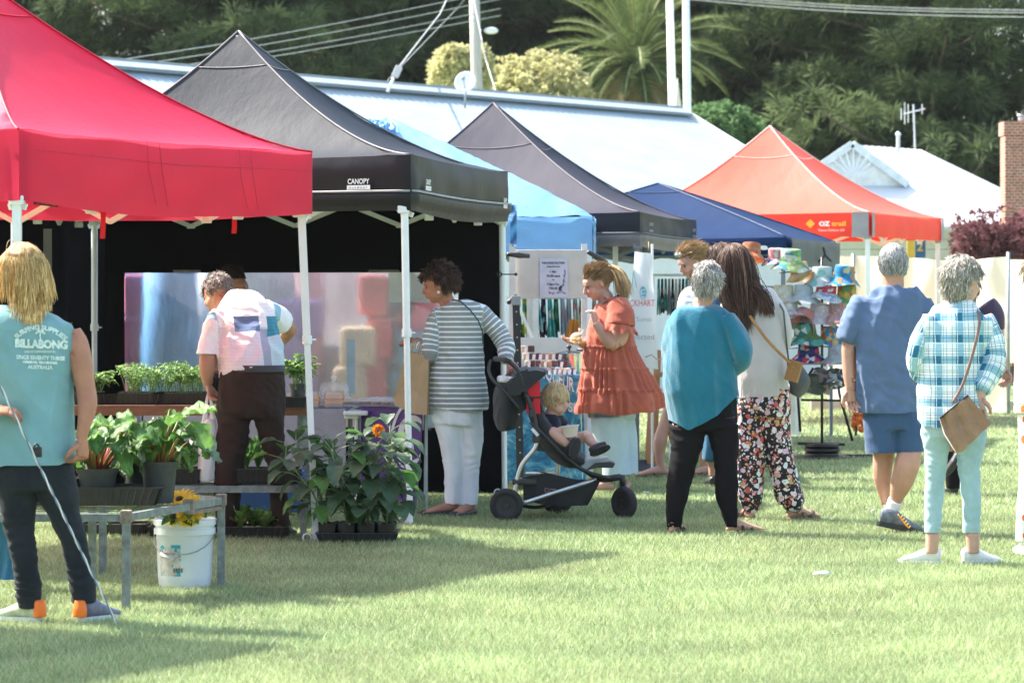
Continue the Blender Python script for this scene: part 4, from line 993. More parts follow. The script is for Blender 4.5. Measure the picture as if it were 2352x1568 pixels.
# ---------------------------------------------------------------- potted sunflower seedlings
def seedlings():
    Y=17.75; x0,x1=X(727,Y),X(912,Y); seedtray(((x0+x1)/2,Y+.12,0),x1-x0,.30,.065,'black tray of sunflower seedlings on the lawn in front of the red canopy leg',0.0,False)
    bagm=M('poly_bag',(.012,.012,.014),.22,spec=.7,var=.3); k=0; nm=['leftmost','second','third','rightmost']; r_=random.Random(11)
    hts=[(.50,640,690),(.62,700,760),(.56,740,800),(.60,850,880)]
    for row in range(2):
        for i in range(4):
            cx=x0+(x1-x0)*(.13+.245*i); cy=Y+.05+.13*row; c=V((cx,cy,.012)); t=thing('grow_bag',f'{nm[i]} shiny black grow bag in the {"front" if row==0 else "back"} row of the lawn tray','grow bag',c,'black grow bags')
            mb=MB(); nn=22
            def fn(u,v): a_=u*2*math.pi; r=.052*(.92+.1*v)+.005*math.sin(a_*5+i)*v; q=max(-1,min(1,math.cos(a_)*1.3)); w_=max(-1,min(1,math.sin(a_)*1.3)); return c+V((r*q,r*w_,.105*v+(.006*math.sin(a_*3+i*2) if v>.9 else 0)))
            mb.grid(fn,nn,6); mb.grid(lambda u,v:c+V(((u-.5)*.085,(v-.5)*.085,.09)),2,2); mb.build('bag',bagm,t,True)
            # plant
            H=[.47,.56,.52,.60][i]*r_.uniform(.85,1.05)*(1 if row else .9); base=c+V((0,0,.09)); lean=V(((-.25 if i==0 else -.13 if i==1 else .02 if i==2 else .0)+r_.uniform(-.06,.06),-.03,0))
            top=base+lean+V((0,0,H)); mid=base.lerp(top,.5)+V((-lean.x*.15,0,.0)); pt=thing('sunflower_seedling',f'tall soft-leaved sunflower plant in the {nm[i]} {"front" if row==0 else "back"} grow bag','plant',base,'sunflower seedlings')
            S_=Leaves(); S_.stem([base,base.lerp(mid,.5),mid,mid.lerp(top,.5),top],[.006,.006,.005,.005,.004],(.24,.32,.16),6); L_=Leaves()
            n=20
            for j in range(n):
                t_=.12+.88*j/(n-1); p=base.lerp(mid,t_*2) if t_<.5 else mid.lerp(top,t_*2-1); a_=j*2.4+i; l=.06+.08*r_.random(); e=p+V((math.cos(a_)*l,math.sin(a_)*l*.8,.035+.03*t_)); S_.stem([p,p.lerp(e,.5)+V((0,0,.012)),e],.0028,(.28,.36,.2),5)
                g_=r_.random(); dk=cl((.05,.10,.05),(.14,.22,.12),g_); 
                if g_>.82: dk=(.10,.24,.05)
                L_.leaf(e,(math.cos(a_),math.sin(a_)*.8-.25,.15-1.0*(1-t_)*r_.random()-.25*r_.random()),(0,0,1),.115+.06*r_.random()*(1.2-t_*.5),.088+.045*r_.random(),dk,curl=.5+.7*r_.random(),ruf=.03,cup=.16,nu=5,nv=7,shape=.72,rs=r_)
            if i==3 and row==0:
                p=P(868,990,cy-.02); S_.stem([top,p+V((-.01,.01,-.02))],.004,(.3,.4,.2)); f=V((.35,-.75,.35)).normalized(); sd=f.cross(V((0,0,1))).normalized(); up=sd.cross(f); L2=Leaves()
                for ring in range(3):
                    for q in range(13):
                        a_=q*.483+ring*.2; d=sd*math.cos(a_)+up*math.sin(a_); L2.leaf(p+d*.008,d+f*(.3+.35*ring),f,.038,.016,cl((.55,.13,.005),(.80,.32,.01),r_.random()),curl=.3,nu=2,nv=3)
                L2.build('orange_flower',pt,M('petal_yellow',(0,0,0)))
            L_.build('leaves',pt); S_.build('stems',pt)
seedlings()
# ---------------------------------------------------------------- bake stall under the black canopy
def cloth_table(name,label,x0,x1,y0,y1,z,zb,mat,amp=.02,cat='table',seed=0):
    t=thing(name,label,cat,((x0+x1)/2,(y0+y1)/2,0)); mb=MB(); mb.bbox(((x0+x1)/2,(y0+y1)/2,z-.015),(x1-x0,y1-y0,.03),.004)
    mb.build('table_top',M('table_white',(.72,.74,.74),.5),t)
    for x in (x0+.06,x1-.06):
        for y in (y0+.06,y1-.06): mb=MB(); mb.tube([(x,y,0),(x,y,z-.03)],.013,8); mb.build('leg',alug,t)
    mb=MB(); n=noise.noise
    def fr(u,v): x=x0+(x1-x0)*u; return V((x,y0-.02-amp*(v)*(.5+.5*math.sin(x*16+2*n((x*2,seed,0))))-.01*v,z+.004-(z-zb)*v))
    mb.grid(fr,90,14)
    for xs,sg in ((x0-.012,-1),(x1+.012,1)): mb.grid(lambda u,v:V((xs+sg*amp*v*(.5+.5*math.sin(u*12)),y0-.02+(y1-y0+.02)*u,z+.004-(z-zb)*v)),20,8)
    mb.grid(lambda u,v:V((x0-.012+(x1-x0+.024)*u,y0-.02+(y1-y0+.02)*v,z+.004)),8,4); mb.build('tablecloth',mat,t,True); return t
Yt=20.4; sT=F/Yt; zT=1.46-(940-677)/sT
cloth_table('cloth_table','long table under a pale lilac-grey quilted cloth behind the plant benches',X(330,Yt),X(795,Yt),Yt,Yt+.6,zT,.18,lilac,.012)
mb=MB(); xa,xb=X(790,Yt),X(846,Yt); mb.bbox(((xa+xb)/2,Yt+.22,zT-.022),(xb-xa,.62,.03),.008); mb.bbox(((xa+xb)/2-.03,Yt+.22,zT-.05),(.1,.5,.025),.006)
for y in (Yt+.0,Yt+.45): mb.tube([((xa+xb)/2,y,0),((xa+xb)/2,y,zT-.03)],.013,8)
o=mb.build('folding_table',M('table_white',(0,0,0)),None,False); tag(o,'bare white end of a folding table beside the purple cloth','table')
purp=M('purple_cloth',(.085,.03,.17),.7,var=.15,scale=6,bump=.2)
def purple():
    yA=20.2; a=V((X(838,yA+.25),yA+.25,0)); b=V((X(978,yA-.15),yA-.15,0)); t=thing('purple_cloth_table','table draped in a purple cloth with a pale swirl behind the white leg','table',((a.x+b.x)/2,yA,0))
    d=(b-a).normalized(); o=V((d.y,-d.x,0)); dv=V((-.12,.9,0)); n=noise.noise
    mb=MB(); mb.slab([a+V((0,0,zT-.02)),b+V((0,0,zT-.02)),b+dv*.75+V((0,0,zT-.02)),a+dv*.75+V((0,0,zT-.02))],(0,0,.03)); mb.build('table_top',M('table_white',(0,0,0)),t)
    for q in (a,b,a+dv*.7,b+dv*.7): mb=MB(); mb.tube([(q.x,q.y,0),(q.x,q.y,zT-.02)],.013,6); mb.build('leg',alug,t)
    def f(u,v): return a.lerp(b,u)+V((0,0,zT+.012-(zT-.10)*v-.02*u*v))+o*(.03+.03*v*math.sin(u*9+1)+.012*n((u*5,v*2,0)))-d*(.10*v*v*u)
    mb=MB(); mb.grid(f,40,24)
    mb.grid(lambda u,v:b-d*(.10*v*v)+V((0,0,zT+.012-(zT-.1)*v-.02*v))+o*(.04+.03*v*math.sin(10)+.02*math.sin(u*14)*v)+dv*.75*u+d*.01,14,10)
    mb.grid(lambda u,v:a.lerp(b,u)+V((0,0,zT+.013))+o*.04+dv*.77*v,8,4)
    me=mb.build('tablecloth',purp,t,True)
    mb=MB()
    def swirl(cx,cv,r0,r1,a0,a1,w0,w1,sx=.8):
        n_=50; vs=[]
        for k in range(n_+1):
            q=k/n_; an=a0+(a1-a0)*q; r=r0+(r1-r0)*q; w=w0+(w1-w0)*math.sin(math.pi*q)
            for s_ in (-1,1):
                rr=r+s_*w/2; u=cx+rr*sx*math.cos(an)*1.0; v=cv-rr*math.sin(an); p=f(max(-.1,min(1,u)),v)+o*.006; vs.append(p)
        mb.add(vs,[(2*k,2*k+1,2*k+3,2*k+2) for k in range(n_)])
    swirl(.86,.36,.44,.40,R(60),R(255),.012,.05,.85); swirl(.86,.38,.30,.20,R(40),R(330),.02,.12,.85); swirl(.80,.45,.12,.04,R(0),R(300),.02,.05,.8); swirl(.92,.42,.50,.52,R(100),R(235),.006,.02,.85)
    mb.build('swirl_print',M('swirl_white',(.55,.54,.60),.7),t)
purple()
# packed bakes
cook=M('biscuit',(.72,.33,.06),.7,var=.2,scale=40)
brown=M('slice_brown',(.25,.14,.08),.8,var=.4,scale=50)
def punnet(c,label,item,mat,nx=2,nz=2,w=.15,h=.085,r=.026):
    t=thing('bakery_box',label,'food box',c,'clear boxes of baking'); c=V(c); mb=MB(); 
    mb.lathe([(.01,.001),(w*.62,.001),(w*.70,h*.45),(w*.74,h*.47),(w*.74,h*.52),(w*.66,h*.56),(w*.55,h),(.01,h+.003)],(0,0,0),4); m=Matrix.Rotation(R(45),3,'Z')
    mb.v=[tuple(m@V(p)+c) for p in mb.v]; mb.build('box',clear,t)
    mb=MB()
    for k in range(nz):
        for i in range(nx*2):
            for j in range(2):
                q=c+V(((i-nx+.5)*w*.9/(nx*2)*1.05,(j-.5)*w*.4,.012+r*.7+k*r*1.5))
                if item=='ball': mb.ell(q,(r,r,r*.72),8,6)
                else: mb.bbox(q,(r*1.7,r*2,r*1.1),.004)
    mb.build('bakes',mat,t,item=='ball')
zc=zT+.012
xs=[(712,'first box of orange biscuits, left of the red canopy leg',cook,'ball'),(768,'big clear box of orange biscuits right of the red canopy leg',cook,'ball'),(680,'box of orange biscuits showing behind the bending man',cook,'ball'),
    (800,'small clear box of dark slices beside the orange biscuits',brown,'b'),(818,'second small box of slices from the orange biscuits',brown,'b'),(836,'third small box of slices from the orange biscuits',brown,'b')]
for i,(u,lb,m_,it) in enumerate(xs):
    punnet((X(u,Yt+.15),Yt+.15+(.0 if it=='ball' else .05),zc),lb,it,m_,2,2 if it=='ball' else 1,.13 if it=='ball' else .07,.10 if it=='ball' else .055,.024 if it=='ball' else .016)
for k,u in enumerate((850,862,874,886,898,908,918)):
    for row in range(2):
        punnet((X(u+row*5,Yt+.05),Yt+.12+row*.14-.02*k,zc+.004),f'{["first","second","third","fourth","fifth","sixth","seventh"][k]} small clear box on the purple table, {"front" if row==0 else "back"} row','b',M('slice_grey',(.32,.27,.2),.8,var=.4,scale=60) if (k+row)%2 else brown,1,1,.06,.06,.018)
# glass cloche with muffins
c=V((X(768,Yt+.42),Yt+.42,zc)); t=thing('cake_dome','glass cake dome with knob over yellow muffins','cake dome',c); mb=MB()
mb.lathe([(.10,.05),(.105,.06),(.10,.13),(.085,.155),(.03,.165),(.012,.168),(.012,.18),(.022,.19),(.02,.205),(.001,.21)],c,28,cap=False); mb.build('dome',clear,t,True); mb=MB(); mb.lathe([(.05,0),(.02,.01),(.02,.04),(.12,.048),(.12,.055),(.001,.055)],c,28); mb.build('stand',M('stand_white',(.7,.7,.7),.3),t,True,40)
mb=MB()
for i in range(5): mb.ell(c+V((.045*math.cos(i*1.26),.045*math.sin(i*1.26),.08)),(.026,.026,.024),8,6)
mb.build('muffins',M('muffin',(.62,.33,.08),.8,var=.2,scale=40),t,True)
# paper price strip in the window
mb=MB(); c=P(806,842,22.1); mb.box((c.x,22.1,c.z),(.06,.003,.40)); o=mb.build('paper_sign',M('paper_blue',(.55,.70,.80),.8)); 
mb=MB(); text_plane(mb,'HANDMADE',(c.x,22.095,c.z-.02),(0,0,-1),(1,0,0),.022,.28); mb.build('lettering',M('ink_blue',(.10,.14,.3),.6),o); tag(o,'narrow pale blue paper sign hanging upright in the clear window','sign')
mb=MB(); c=P(950,660,22.1); mb.box(c,(.36,.003,.22)); o=mb.build('paper_sign',M('paper_white',(.72,.72,.70),.8)); mb=MB(); text_plane(mb,'natural',c+V((.03,-.004,-.02)),(1,0,0),(0,0,1),.04,.16); mb.build('lettering',M('ink_grey',(.35,.35,.35),.6),o); tag(o,'white paper sign at the top of the clear window by the dark-haired woman','sign')
mb=MB(); c=P(35,590,21.6); mb.grid(lambda u,v:c+V(((u-.5)*.52,.02*math.sin(u*9),(v-.5)*.40)),8,6); o=mb.build('cloth_banner',M('banner_grey',(.34,.33,.31),.8)); tag(o,'grey cloth banner hung on the black wall behind the blond man','banner')
# things standing outside behind the clear window (seen blurred through it)
def stockpile():
    Y=24.3
    cols=[('broad blue tarp roll seen blurred through the window','tarp_roll',(.07,.24,.48),395,.42,2.1),('pink cushion pile seen blurred at the window\'s left','cushion_stack',(.50,.12,.24),322,.24,1.62),('deep blue bin seen blurred at the window\'s lower left','storage_bin',(.07,.22,.42),330,.62,1.22),('pale pink parasol bundle seen blurred behind the window','parasol_bundle',(.62,.36,.38),722,.22,2.0),('grey tarp sheet roll seen blurred beside the bending man','tarp_roll',(.30,.36,.42),505,.36,2.1),('ochre carton stack seen blurred right of the red canopy leg','carton_stack',(.45,.34,.22),820,.30,1.22),('red bag stack seen blurred right of the red canopy leg','bag_stack',(.50,.07,.07),872,.22,1.62),('dark jumble of bags seen blurred at the window\'s right end','bag_stack',(.04,.04,.09),905,.42,1.60),('violet cloth bale seen blurred at mid window','cloth_bale',(.28,.20,.42),690,.40,1.42),('grey crates seen blurred below mid window','crate_stack',(.36,.40,.44),745,.75,1.08),('pale grey door-like screen seen blurred at mid window','room_divider',(.52,.54,.55),622,.55,2.05),('teal bin seen blurred at the right end of the window','storage_bin',(.04,.20,.27),975,.5,1.18),('red coat seen blurred behind the dark-haired woman','coat_stand',(.55,.07,.12),975,.34,1.72),('pinkish screen seen blurred near the red canopy leg','room_divider',(.60,.48,.46),790,.40,2.05),('dull brown sack seen blurred beside the paper bag','sack',(.40,.33,.22),865,.30,1.1),('blue-grey sheet seen blurred at the window\'s top left','room_divider',(.24,.34,.46),300,.40,2.05)]
    for i,(lb,nm,c,u,w_,h) in enumerate(cols):
        y=Y-1.2+.16*(i%5)+(.7 if nm=='room_divider' else 0); x=X(u,y); mb=MB()
        if nm in('tarp_roll','parasol_bundle'): mb.tube([(x,y,0),(x,y,h*.5),(x+.02,y,h)],[w_/2,w_/2*1.05,w_/2*.9],14)
        elif nm in('room_divider',): mb.bbox((x,y,h/2),(w_,.05,h),.01)
        else:
            n=max(2,int(h/.28)); 
            for k in range(n): mb.bbox((x+.03*math.sin(k*3+i),y,h*(k+.5)/n),(w_*(.9+.1*math.sin(k*2)),.3,h/n*.97),.03)
        o=mb.build(nm,M('stock_%d'%i,c,.6,var=.3,scale=5),None,nm=='tarp_roll'); tag(o,lb,nm.replace('_',' '))
stockpile()
# ---------------------------------------------------------------- fudge stall
def fudge():
    Y=23.3; s=F/Y
    # white back board with price list
    t=thing('menu_board','cream board with the fudge price list hanging under the blue awning','board',(X(1262,Y),Y,P(0,683,Y).z)); mb=MB(); c=P(1262,629,Y); mb.bbox((c.x,Y,c.z),((1348-1178)/s,.02,(684-573)/s),.004); mb.build('board',M('board_cream',(.55,.52,.47),.8,var=.12,scale=5),t)
    mb=MB(); c=P(1272,638,Y-.02); mb.box(c,(.215,.003,.30)); pp=mb.build('price_list',M('paper_lav',(.52,.53,.62),.7),t)
    ink=M('ink',(0,0,0)); y=Y-.024; mb=MB()
    for tx,v,h,w_ in (('THE FUDGE FACTORY',606,.016,.18),('Fudge Price List',613.5,.010,.10),('1 Bar',626,.017,.05),('$5.00 each',636,.017,.105),('or',644,.014,.018),('5 Bars For',655,.017,.095),('$20.00',664,.017,.065)): text_plane(mb,tx,P(1271,v,y),(1,0,0),(0,0,1),h,w_,bold=.0008)
    # scroll ornament
    for (cu,cv,r,a0,a1) in ((1263,671,3.6,0,5),(1272,674,3,2,7.5),(1281,671,4,-1,4),(1290,667,4.5,1,6),(1296,672,3,0,5),(1293,655,3,-1.5,3),(1297,645,3,1,5),(1295,632,3,-1,3.4),(1298,622,2.4,1,5)):
        mb.tube([P(cu+r*(1-k/18)*math.cos(a0+(a1-a0)*k/16),cv+r*(1-k/18)*math.sin(a0+(a1-a0)*k/16),y) for k in range(17)],.0022,4)
    mb.tube([P(1284,668,y),P(1292,658,y),P(1294,645,y),P(1298,630,y),P(1297,618,y)],.0018,4); mb.ell(P(1287,661,y),(.012,.002,.02),8,6,Matrix.Rotation(.5,3,'Y'))
    mb.build('lettering',ink,pp)
    # posts of the stall box
    wp=M('painted_wood',(.66,.65,.60),.7,var=.15,scale=6)
    st=thing('market_stall','white wooden stall frame with low back panel behind the fudge','stall',(X(1260,Y+.6),Y+.6,0))
    for u,y_,w_ in ((1177,Y-.06,.05),(1342,Y+.02,.045),(1230,Y+1.2,.05),(1217,Y+1.25,.05)):
        mb=MB(); x=X(u,y_); mb.bar((x,y_,0),(x,y_,P(0,560,y_).z),w_,w_); mb.build('post',wp,st)
    y_=Y+.75; mb=MB(); a,b=P(1195,775,y_),P(1350,860,y_); mb.bbox(((a.x+b.x)/2,y_,(a.z+b.z)/2),(b.x-a.x,.02,a.z-b.z),.003); mb.build('back_panel',M('panel_cream',(.62,.60,.56),.7,var=.06),st)
    mb=MB(); mb.bar(P(1185,690,Y+1.2),P(1240,815,Y+1.0),.02,.02); mb.build('brace',wp,st)
    # counter
    y0=22.85; zt=1.46-(862-677)/(F/y0); x0,x1=X(1150,y0),X(1332,y0)
    tie,nt,N,L=_mat('tie_dye'); o_=nd(N,'ShaderNodeOutputMaterial'); b_=nd(N,'ShaderNodeBsdfPrincipled'); b_.inputs['Roughness'].default_value=.8; tc=nd(N,'ShaderNodeTexCoord'); nn=nd(N,'ShaderNodeTexNoise',i_Scale=7.0,i_Detail=8.0,i_Roughness=.7,i_Distortion=1.6); rp=nd(N,'ShaderNodeValToRGB'); L.new(tc.outputs['Object'],nn.inputs['Vector']); L.new(nn.outputs['Fac'],rp.inputs[0]); e=rp.color_ramp.elements; e[0].position=.38; e[0].color=(.01,.10,.24,1); e[1].position=.68; e[1].color=(.32,.58,.66,1); m_=e.new(.5); m_.color=(.03,.24,.40,1); L.new(rp.outputs[0],b_.inputs['Base Color']); L.new(b_.outputs[0],o_.inputs[0])
    ct=thing('fudge_counter','stall counter under a marbled blue cloth with white lettering','counter',((x0+x1)/2,y0+.3,0)); n=noise.noise
    mb=MB(); mb.bbox(((x0+x1)/2,y0+.32,zt-.02),(x1-x0,.6,.03),.004); mb.build('table_top',wp,ct)
    for x in (x0+.05,x1-.05):
        for yy_ in (y0+.08,y0+.55): mb=MB(); mb.bar((x,yy_,0),(x,yy_,zt-.03),.03,.03); mb.build('leg',alug,ct)
    mb=MB(); fr=lambda u,v:V((x0+(x1-x0)*u+.02*v,y0+.02-.02*v*math.sin(u*22)-.02*v,zt+.002-(zt-.06)*v)); mb.grid(fr,60,30); mb.grid(lambda u,v:V((x1+.02+.02*v,y0+.02+.6*u-.0,zt+.002-(zt-.06)*v))+V((.015*v*math.sin(u*20),0,0)),20,14); mb.grid(lambda u,v:V((x0+(x1-x0+.02)*u,y0+.02+.6*v,zt+.003)),10,6)
    me=mb.mesh(); tv=([tuple(v.co) for v in me.vertices],[tuple(p.vertices) for p in me.polygons]); link(me,'tablecloth',tie,ct,True)
    for a_ in (('LIQUEUR AND',P(1303,893,y0-.1),(1,0,-.45),(0,0,1),.10,.46),('FUDGE SPLICE',P(1300,945,y0-.1),(1,0,-.1),(0,0,1),.07,.5)):
        mb=MB(); text_plane(mb,*a_,bold=.003); drape(mb,tv,(0,1,0),.005); mb.build('lettering',M('letter_white',(.62,.66,.7),.7),ct)
    # fudge bars in stepped rows
    kinds=[('fudge_plum',(.10,.03,.05)),('fudge_caramel',(.48,.30,.16)),('fudge_choc',(.08,.035,.03)),('fudge_cream',(.62,.50,.34)),('fudge_rose',(.35,.20,.16))]
    base=1.46-(860-677)/(F/(y0+.12)); i=0
    rows=[(1196,1322,0,.0,11),(1205,1305,1,.07,8),(1200,1290,2,.14,6),(1196,1228,3,.2,2)]
    names=['front','second','third','top']; used_=set()
    for (u0,u1,lv,dy,nb) in rows:
        for k in range(nb):
            y_=y0+.12+dy; u=u0+(u1-u0)*(k+.5)/nb; x=X(u,y_); z=base+.055*lv; ki=(3 if (u<1215 and lv>0) else (k*7+lv*3)%5 if lv<1 else (0,2,0,4,1)[k%5]); nm,colr=kinds[ki]
            if ki==0: cn='plum-dark'
            else: cn={1:'caramel',2:'chocolate',3:'cream',4:'rosy brown'}[ki]
            t=thing('fudge_bar',f'{cn} fudge bar, number {k+1} from left in the {names[lv]} fudge row','fudge',(x,y_,z),'wrapped fudge bars')
            mb=MB(); mb.bbox((x,y_,z+.026),((u1-u0)/nb/(F/y_)*.92,.07,.05),.006,Matrix.Rotation(.06*math.sin(k*5+lv),3,'Z')); mb.build('bar',M(nm,colr,.35,var=.3,scale=40,coat=.4),t)
            if lv in (0,2) or k%3==0: mb=MB(); mb.box((x+.012,y_-.045,z+.022),(.022,.002,.042),Matrix.Rotation(-.3,3,'X')@Matrix.Rotation(.15,3,'Y')); mb.build('tag',M('tag_white',(.68,.68,.68),.6),t)
    for k,(u,v,nm) in enumerate(((1163,812,'red'),(1168,838,'pink'))):
        t=P(u,v,y0+.1); mb=MB(); mb.bbox((t.x,t.y,t.z),(.05,.05,.09),.006); mb.bar((t.x,t.y,t.z-.04),(t.x,t.y,zt),.02,.02); o=mb.build('packet',M('packet_'+nm,(.5,.04,.07) if k==0 else (.55,.3,.35),.4)); tag(o,nm+' packet standing left of the fudge stack','packet')
    mb=MB(); c=P(1163,874,22.0); 
    # saucepan
    y_=y0+.42; c=V((X(1307,y_),y_,zt+.004)); t=thing('saucepan','stainless steel saucepan with lid and black knob beside the fudge','saucepan',c); stl=M('stainless',(.62,.60,.58),.22,metal=1.0)
    mb=MB(); mb.lathe([(.01,0),(.105,0),(.11,.008),(.11,.145),(.116,.148),(.116,.155),(.10,.158),(.05,.172),(.01,.176)],c,36); mb.build('pan',stl,t,True,40)
    mb=MB(); mb.lathe([(.01,.174),(.012,.19),(.022,.20),(.018,.215),(.004,.22)],c,16); mb.bar(c+V((.06,-.03,.185)),c+V((.17,-.05,.170)),.03,.02); mb.build('handle',plast,t,True)
    # black perforated post
    y_=22.5; x=X(1187,y_); t=thing('stall_post','black perforated steel post left of the fudge counter','post',(x,y_,0)); mb=MB(); mb.bar((x+.03,y_,0),(x-.005,y_,P(0,700,y_).z),.055,.04); mb.build('post_body',plast,t)
    mb=MB()
    for k in range(14): mb.tube([(x+.03-.035*k/14,y_-.022,.1+k*.095),(x+.03-.035*k/14,y_-.026,.1+k*.095)],.006,8)
    mb.build('hole',M('hole_grey',(.5,.5,.5),.5),t); mb=MB(); mb.bbox((x-.005,y_,P(0,690,y_).z),(.07,.05,.07),.006); mb.build('bracket',alug,t)
    # eyelet and toggle
fudge()
def cyl_bung():
    p=P(1150,630,21.85); mb=MB(); mb.tube([p,p+V((.05,-.03,0)),p+V((.1,-.03,0))],.005,6); mb.ell(p+V((.11,-.03,0)),.012); mb.tube([p+V((-.018*math.cos(k*.79)-.01,-.01,.018*math.sin(k*.79))) for k in range(9)],.005,5)
    tag(mb.build('bungee_toggle',plast,None,True),'black bungee toggle holding the black wall to its white leg','toggle')
cyl_bung()
# ---------------------------------------------------------------- hanging fabrics, racks, banner, hats
def pattern(name,cols,scale=14,seed=0,stripes=False):
    m,nt,N,L=_mat(name); o_=nd(N,'ShaderNodeOutputMaterial'); b_=nd(N,'ShaderNodeBsdfPrincipled'); b_.inputs['Roughness'].default_value=.8; tc=nd(N,'ShaderNodeTexCoord'); mp=nd(N,'ShaderNodeMapping'); mp.inputs['Location'].default_value=(seed,seed*2,0)
    vo=nd(N,'ShaderNodeTexVoronoi',i_Scale=float(scale)); rp=nd(N,'ShaderNodeValToRGB'); rp.color_ramp.interpolation='CONSTANT'; L.new(tc.outputs['Object'],mp.inputs[0])
    if stripes: mp.inputs['Scale'].default_value=(1,1,.02)
    L.new(mp.outputs[0],vo.inputs['Vector']); sp_=nd(N,'ShaderNodeSeparateColor'); L.new(vo.outputs['Color'],sp_.inputs[0]); L.new(sp_.outputs[0],rp.inputs[0]); e=rp.color_ramp.elements
    while len(e)<len(cols): e.new(.5)
    for i,c in enumerate(cols): e[i].position=i/len(cols); e[i].color=c4(c)
    # petals: darker dot centres
    mr=nd(N,'ShaderNodeMapRange',i_From_Min=.1,i_From_Max=.45,i_To_Min=1.0,i_To_Max=.75); L.new(vo.outputs['Distance'],mr.inputs['Value']); hs=nd(N,'ShaderNodeHueSaturation'); L.new(rp.outputs[0],hs.inputs['Color']); L.new(mr.outputs[0],hs.inputs['Value']); L.new(hs.outputs[0],b_.inputs['Base Color'])
    tr_=nd(N,'ShaderNodeBsdfTranslucent'); L.new(hs.outputs[0],tr_.inputs[0]); mx=nd(N,'ShaderNodeMixShader',i_Fac=.3); L.new(b_.outputs[0],mx.inputs[1]); L.new(tr_.outputs[0],mx.inputs[2]); L.new(mx.outputs[0],o_.inputs[0]); return m
tealc=[(.03,.35,.35),(.08,.5,.48),(.2,.6,.55),(.75,.75,.65)]
pats=[pattern('pat_teal',tealc,18),pattern('pat_lime',[(.45,.50,.06),(.70,.60,.08),(.08,.3,.12)],16),pattern('pat_stripe',[(.65,.25,.25),(.7,.7,.68),(.3,.5,.6),(.6,.35,.5)],60,1,True),pattern('pat_mint',[(.25,.6,.5),(.7,.25,.2),(.75,.72,.6),(.10,.45,.4)],20,2),pattern('pat_dark',[(.06,.03,.10),(.14,.03,.08),(.04,.08,.12),(.5,.7,.7)],26,3),pattern('pat_green',[(.03,.18,.09),(.08,.3,.12),(.16,.45,.3)],18,4),pattern('pat_aqua',[(.05,.45,.50),(.10,.55,.60),(.5,.7,.7)],15,5),M('cloth_brown',(.12,.06,.03),.9,var=.3),M('cloth_orange',(.65,.25,.04),.8,trans=.3),M('cloth_white',(.72,.70,.64),.8)]
def hang(u,v0,v1,w,Y,mi,label,grp,name='hanging_cloth',cat='cloth',fold=3,flare=1.0,lean=0):
    mb=MB(); a=P(u,v0,Y); z0,z1=a.z,P(u,v1,Y).z; W=w/(F/Y)
    for sg in (1,-1):
        mb.grid(lambda i,j:V((a.x+(i-.5)*W*(.55+.45*flare*j)+lean*j,Y+sg*(.012+.02*j)+.022*math.sin(i*fold*6.28)*(.3+j),z0+(z1-z0)*j-.01*math.sin(i*9)*j)),14,8)
    o=mb.build(name,pats[mi],None,True); tag(o,label,cat,grp); return o
def rack(u0,u1,v,Y,label,mat=None,legs=True):
    a,b=P(u0,v,Y),P(u1,v,Y); t=thing('clothes_rack',label,'clothes rack',((a.x+b.x)/2,Y,0)); mb=MB(); mb.tube([a,b],.012,8); mb.build('rail',mat or alu,t,True)
    for q in (a,b):
        mb=MB(); mb.tube([q,(q.x,Y,.02)],.012,8); mb.tube([(q.x,Y-.25,.02),(q.x,Y+.25,.02)],.012,8); mb.build('leg',mat or alu,t,True)
rack(1150,1440,684,25.6,'rail of folded colourful tea towels behind the fudge stall')
uu=1192; r_=random.Random(2); k=0
order=[5,1,5,6,4,0,5,2,2,3,3,6,3,0,4,6]
pos=['dark','green','lime','aqua','teal','green again','teal folded','mint floral','red striped','striped','mint','floral mint','aqua','teal patterned','black flowered','pale aqua']
for k,mi in enumerate(order):
    hang(1190+k*14.5,686,760+8*(k%3),18,25.55-.05*(k%2),mi,f'{pos[k]} tea towel, number {k+1} from the left on the rail behind the fudge',"tea towels on the rail",'tea_towel','towel',2,1.05,.02*(k%2))
for k,(mi,u) in enumerate(((7,1200),(0,1214),(4,1232),(7,1246),(4,1262),(7,1276))):
    hang(u,745,800,15,25.9,mi,f'brownish lower cloth number {k+1} from the left beneath the tea towels','lower cloths behind the fudge')
hang(1318,733,778,40,25.2,8,'plain orange tote cloth hanging behind the saucepan',None,'tote_bag','bag')
rack(1500,1580,632,29.0,'white clothes rack of bright ties left of the tall bearded man')
for k in range(9):
    hang(1513+k*8,640,722-4*(k%3),9,28.95,[6,4,0,2,4,9,3,4,6][k],f'{["blue","dark","teal","striped","purple","white","mint","maroon","aqua"][k]} garment, number {k+1} from the left on the far white rack','garments on the far rack','hanging_garment','garment',2,1.1)
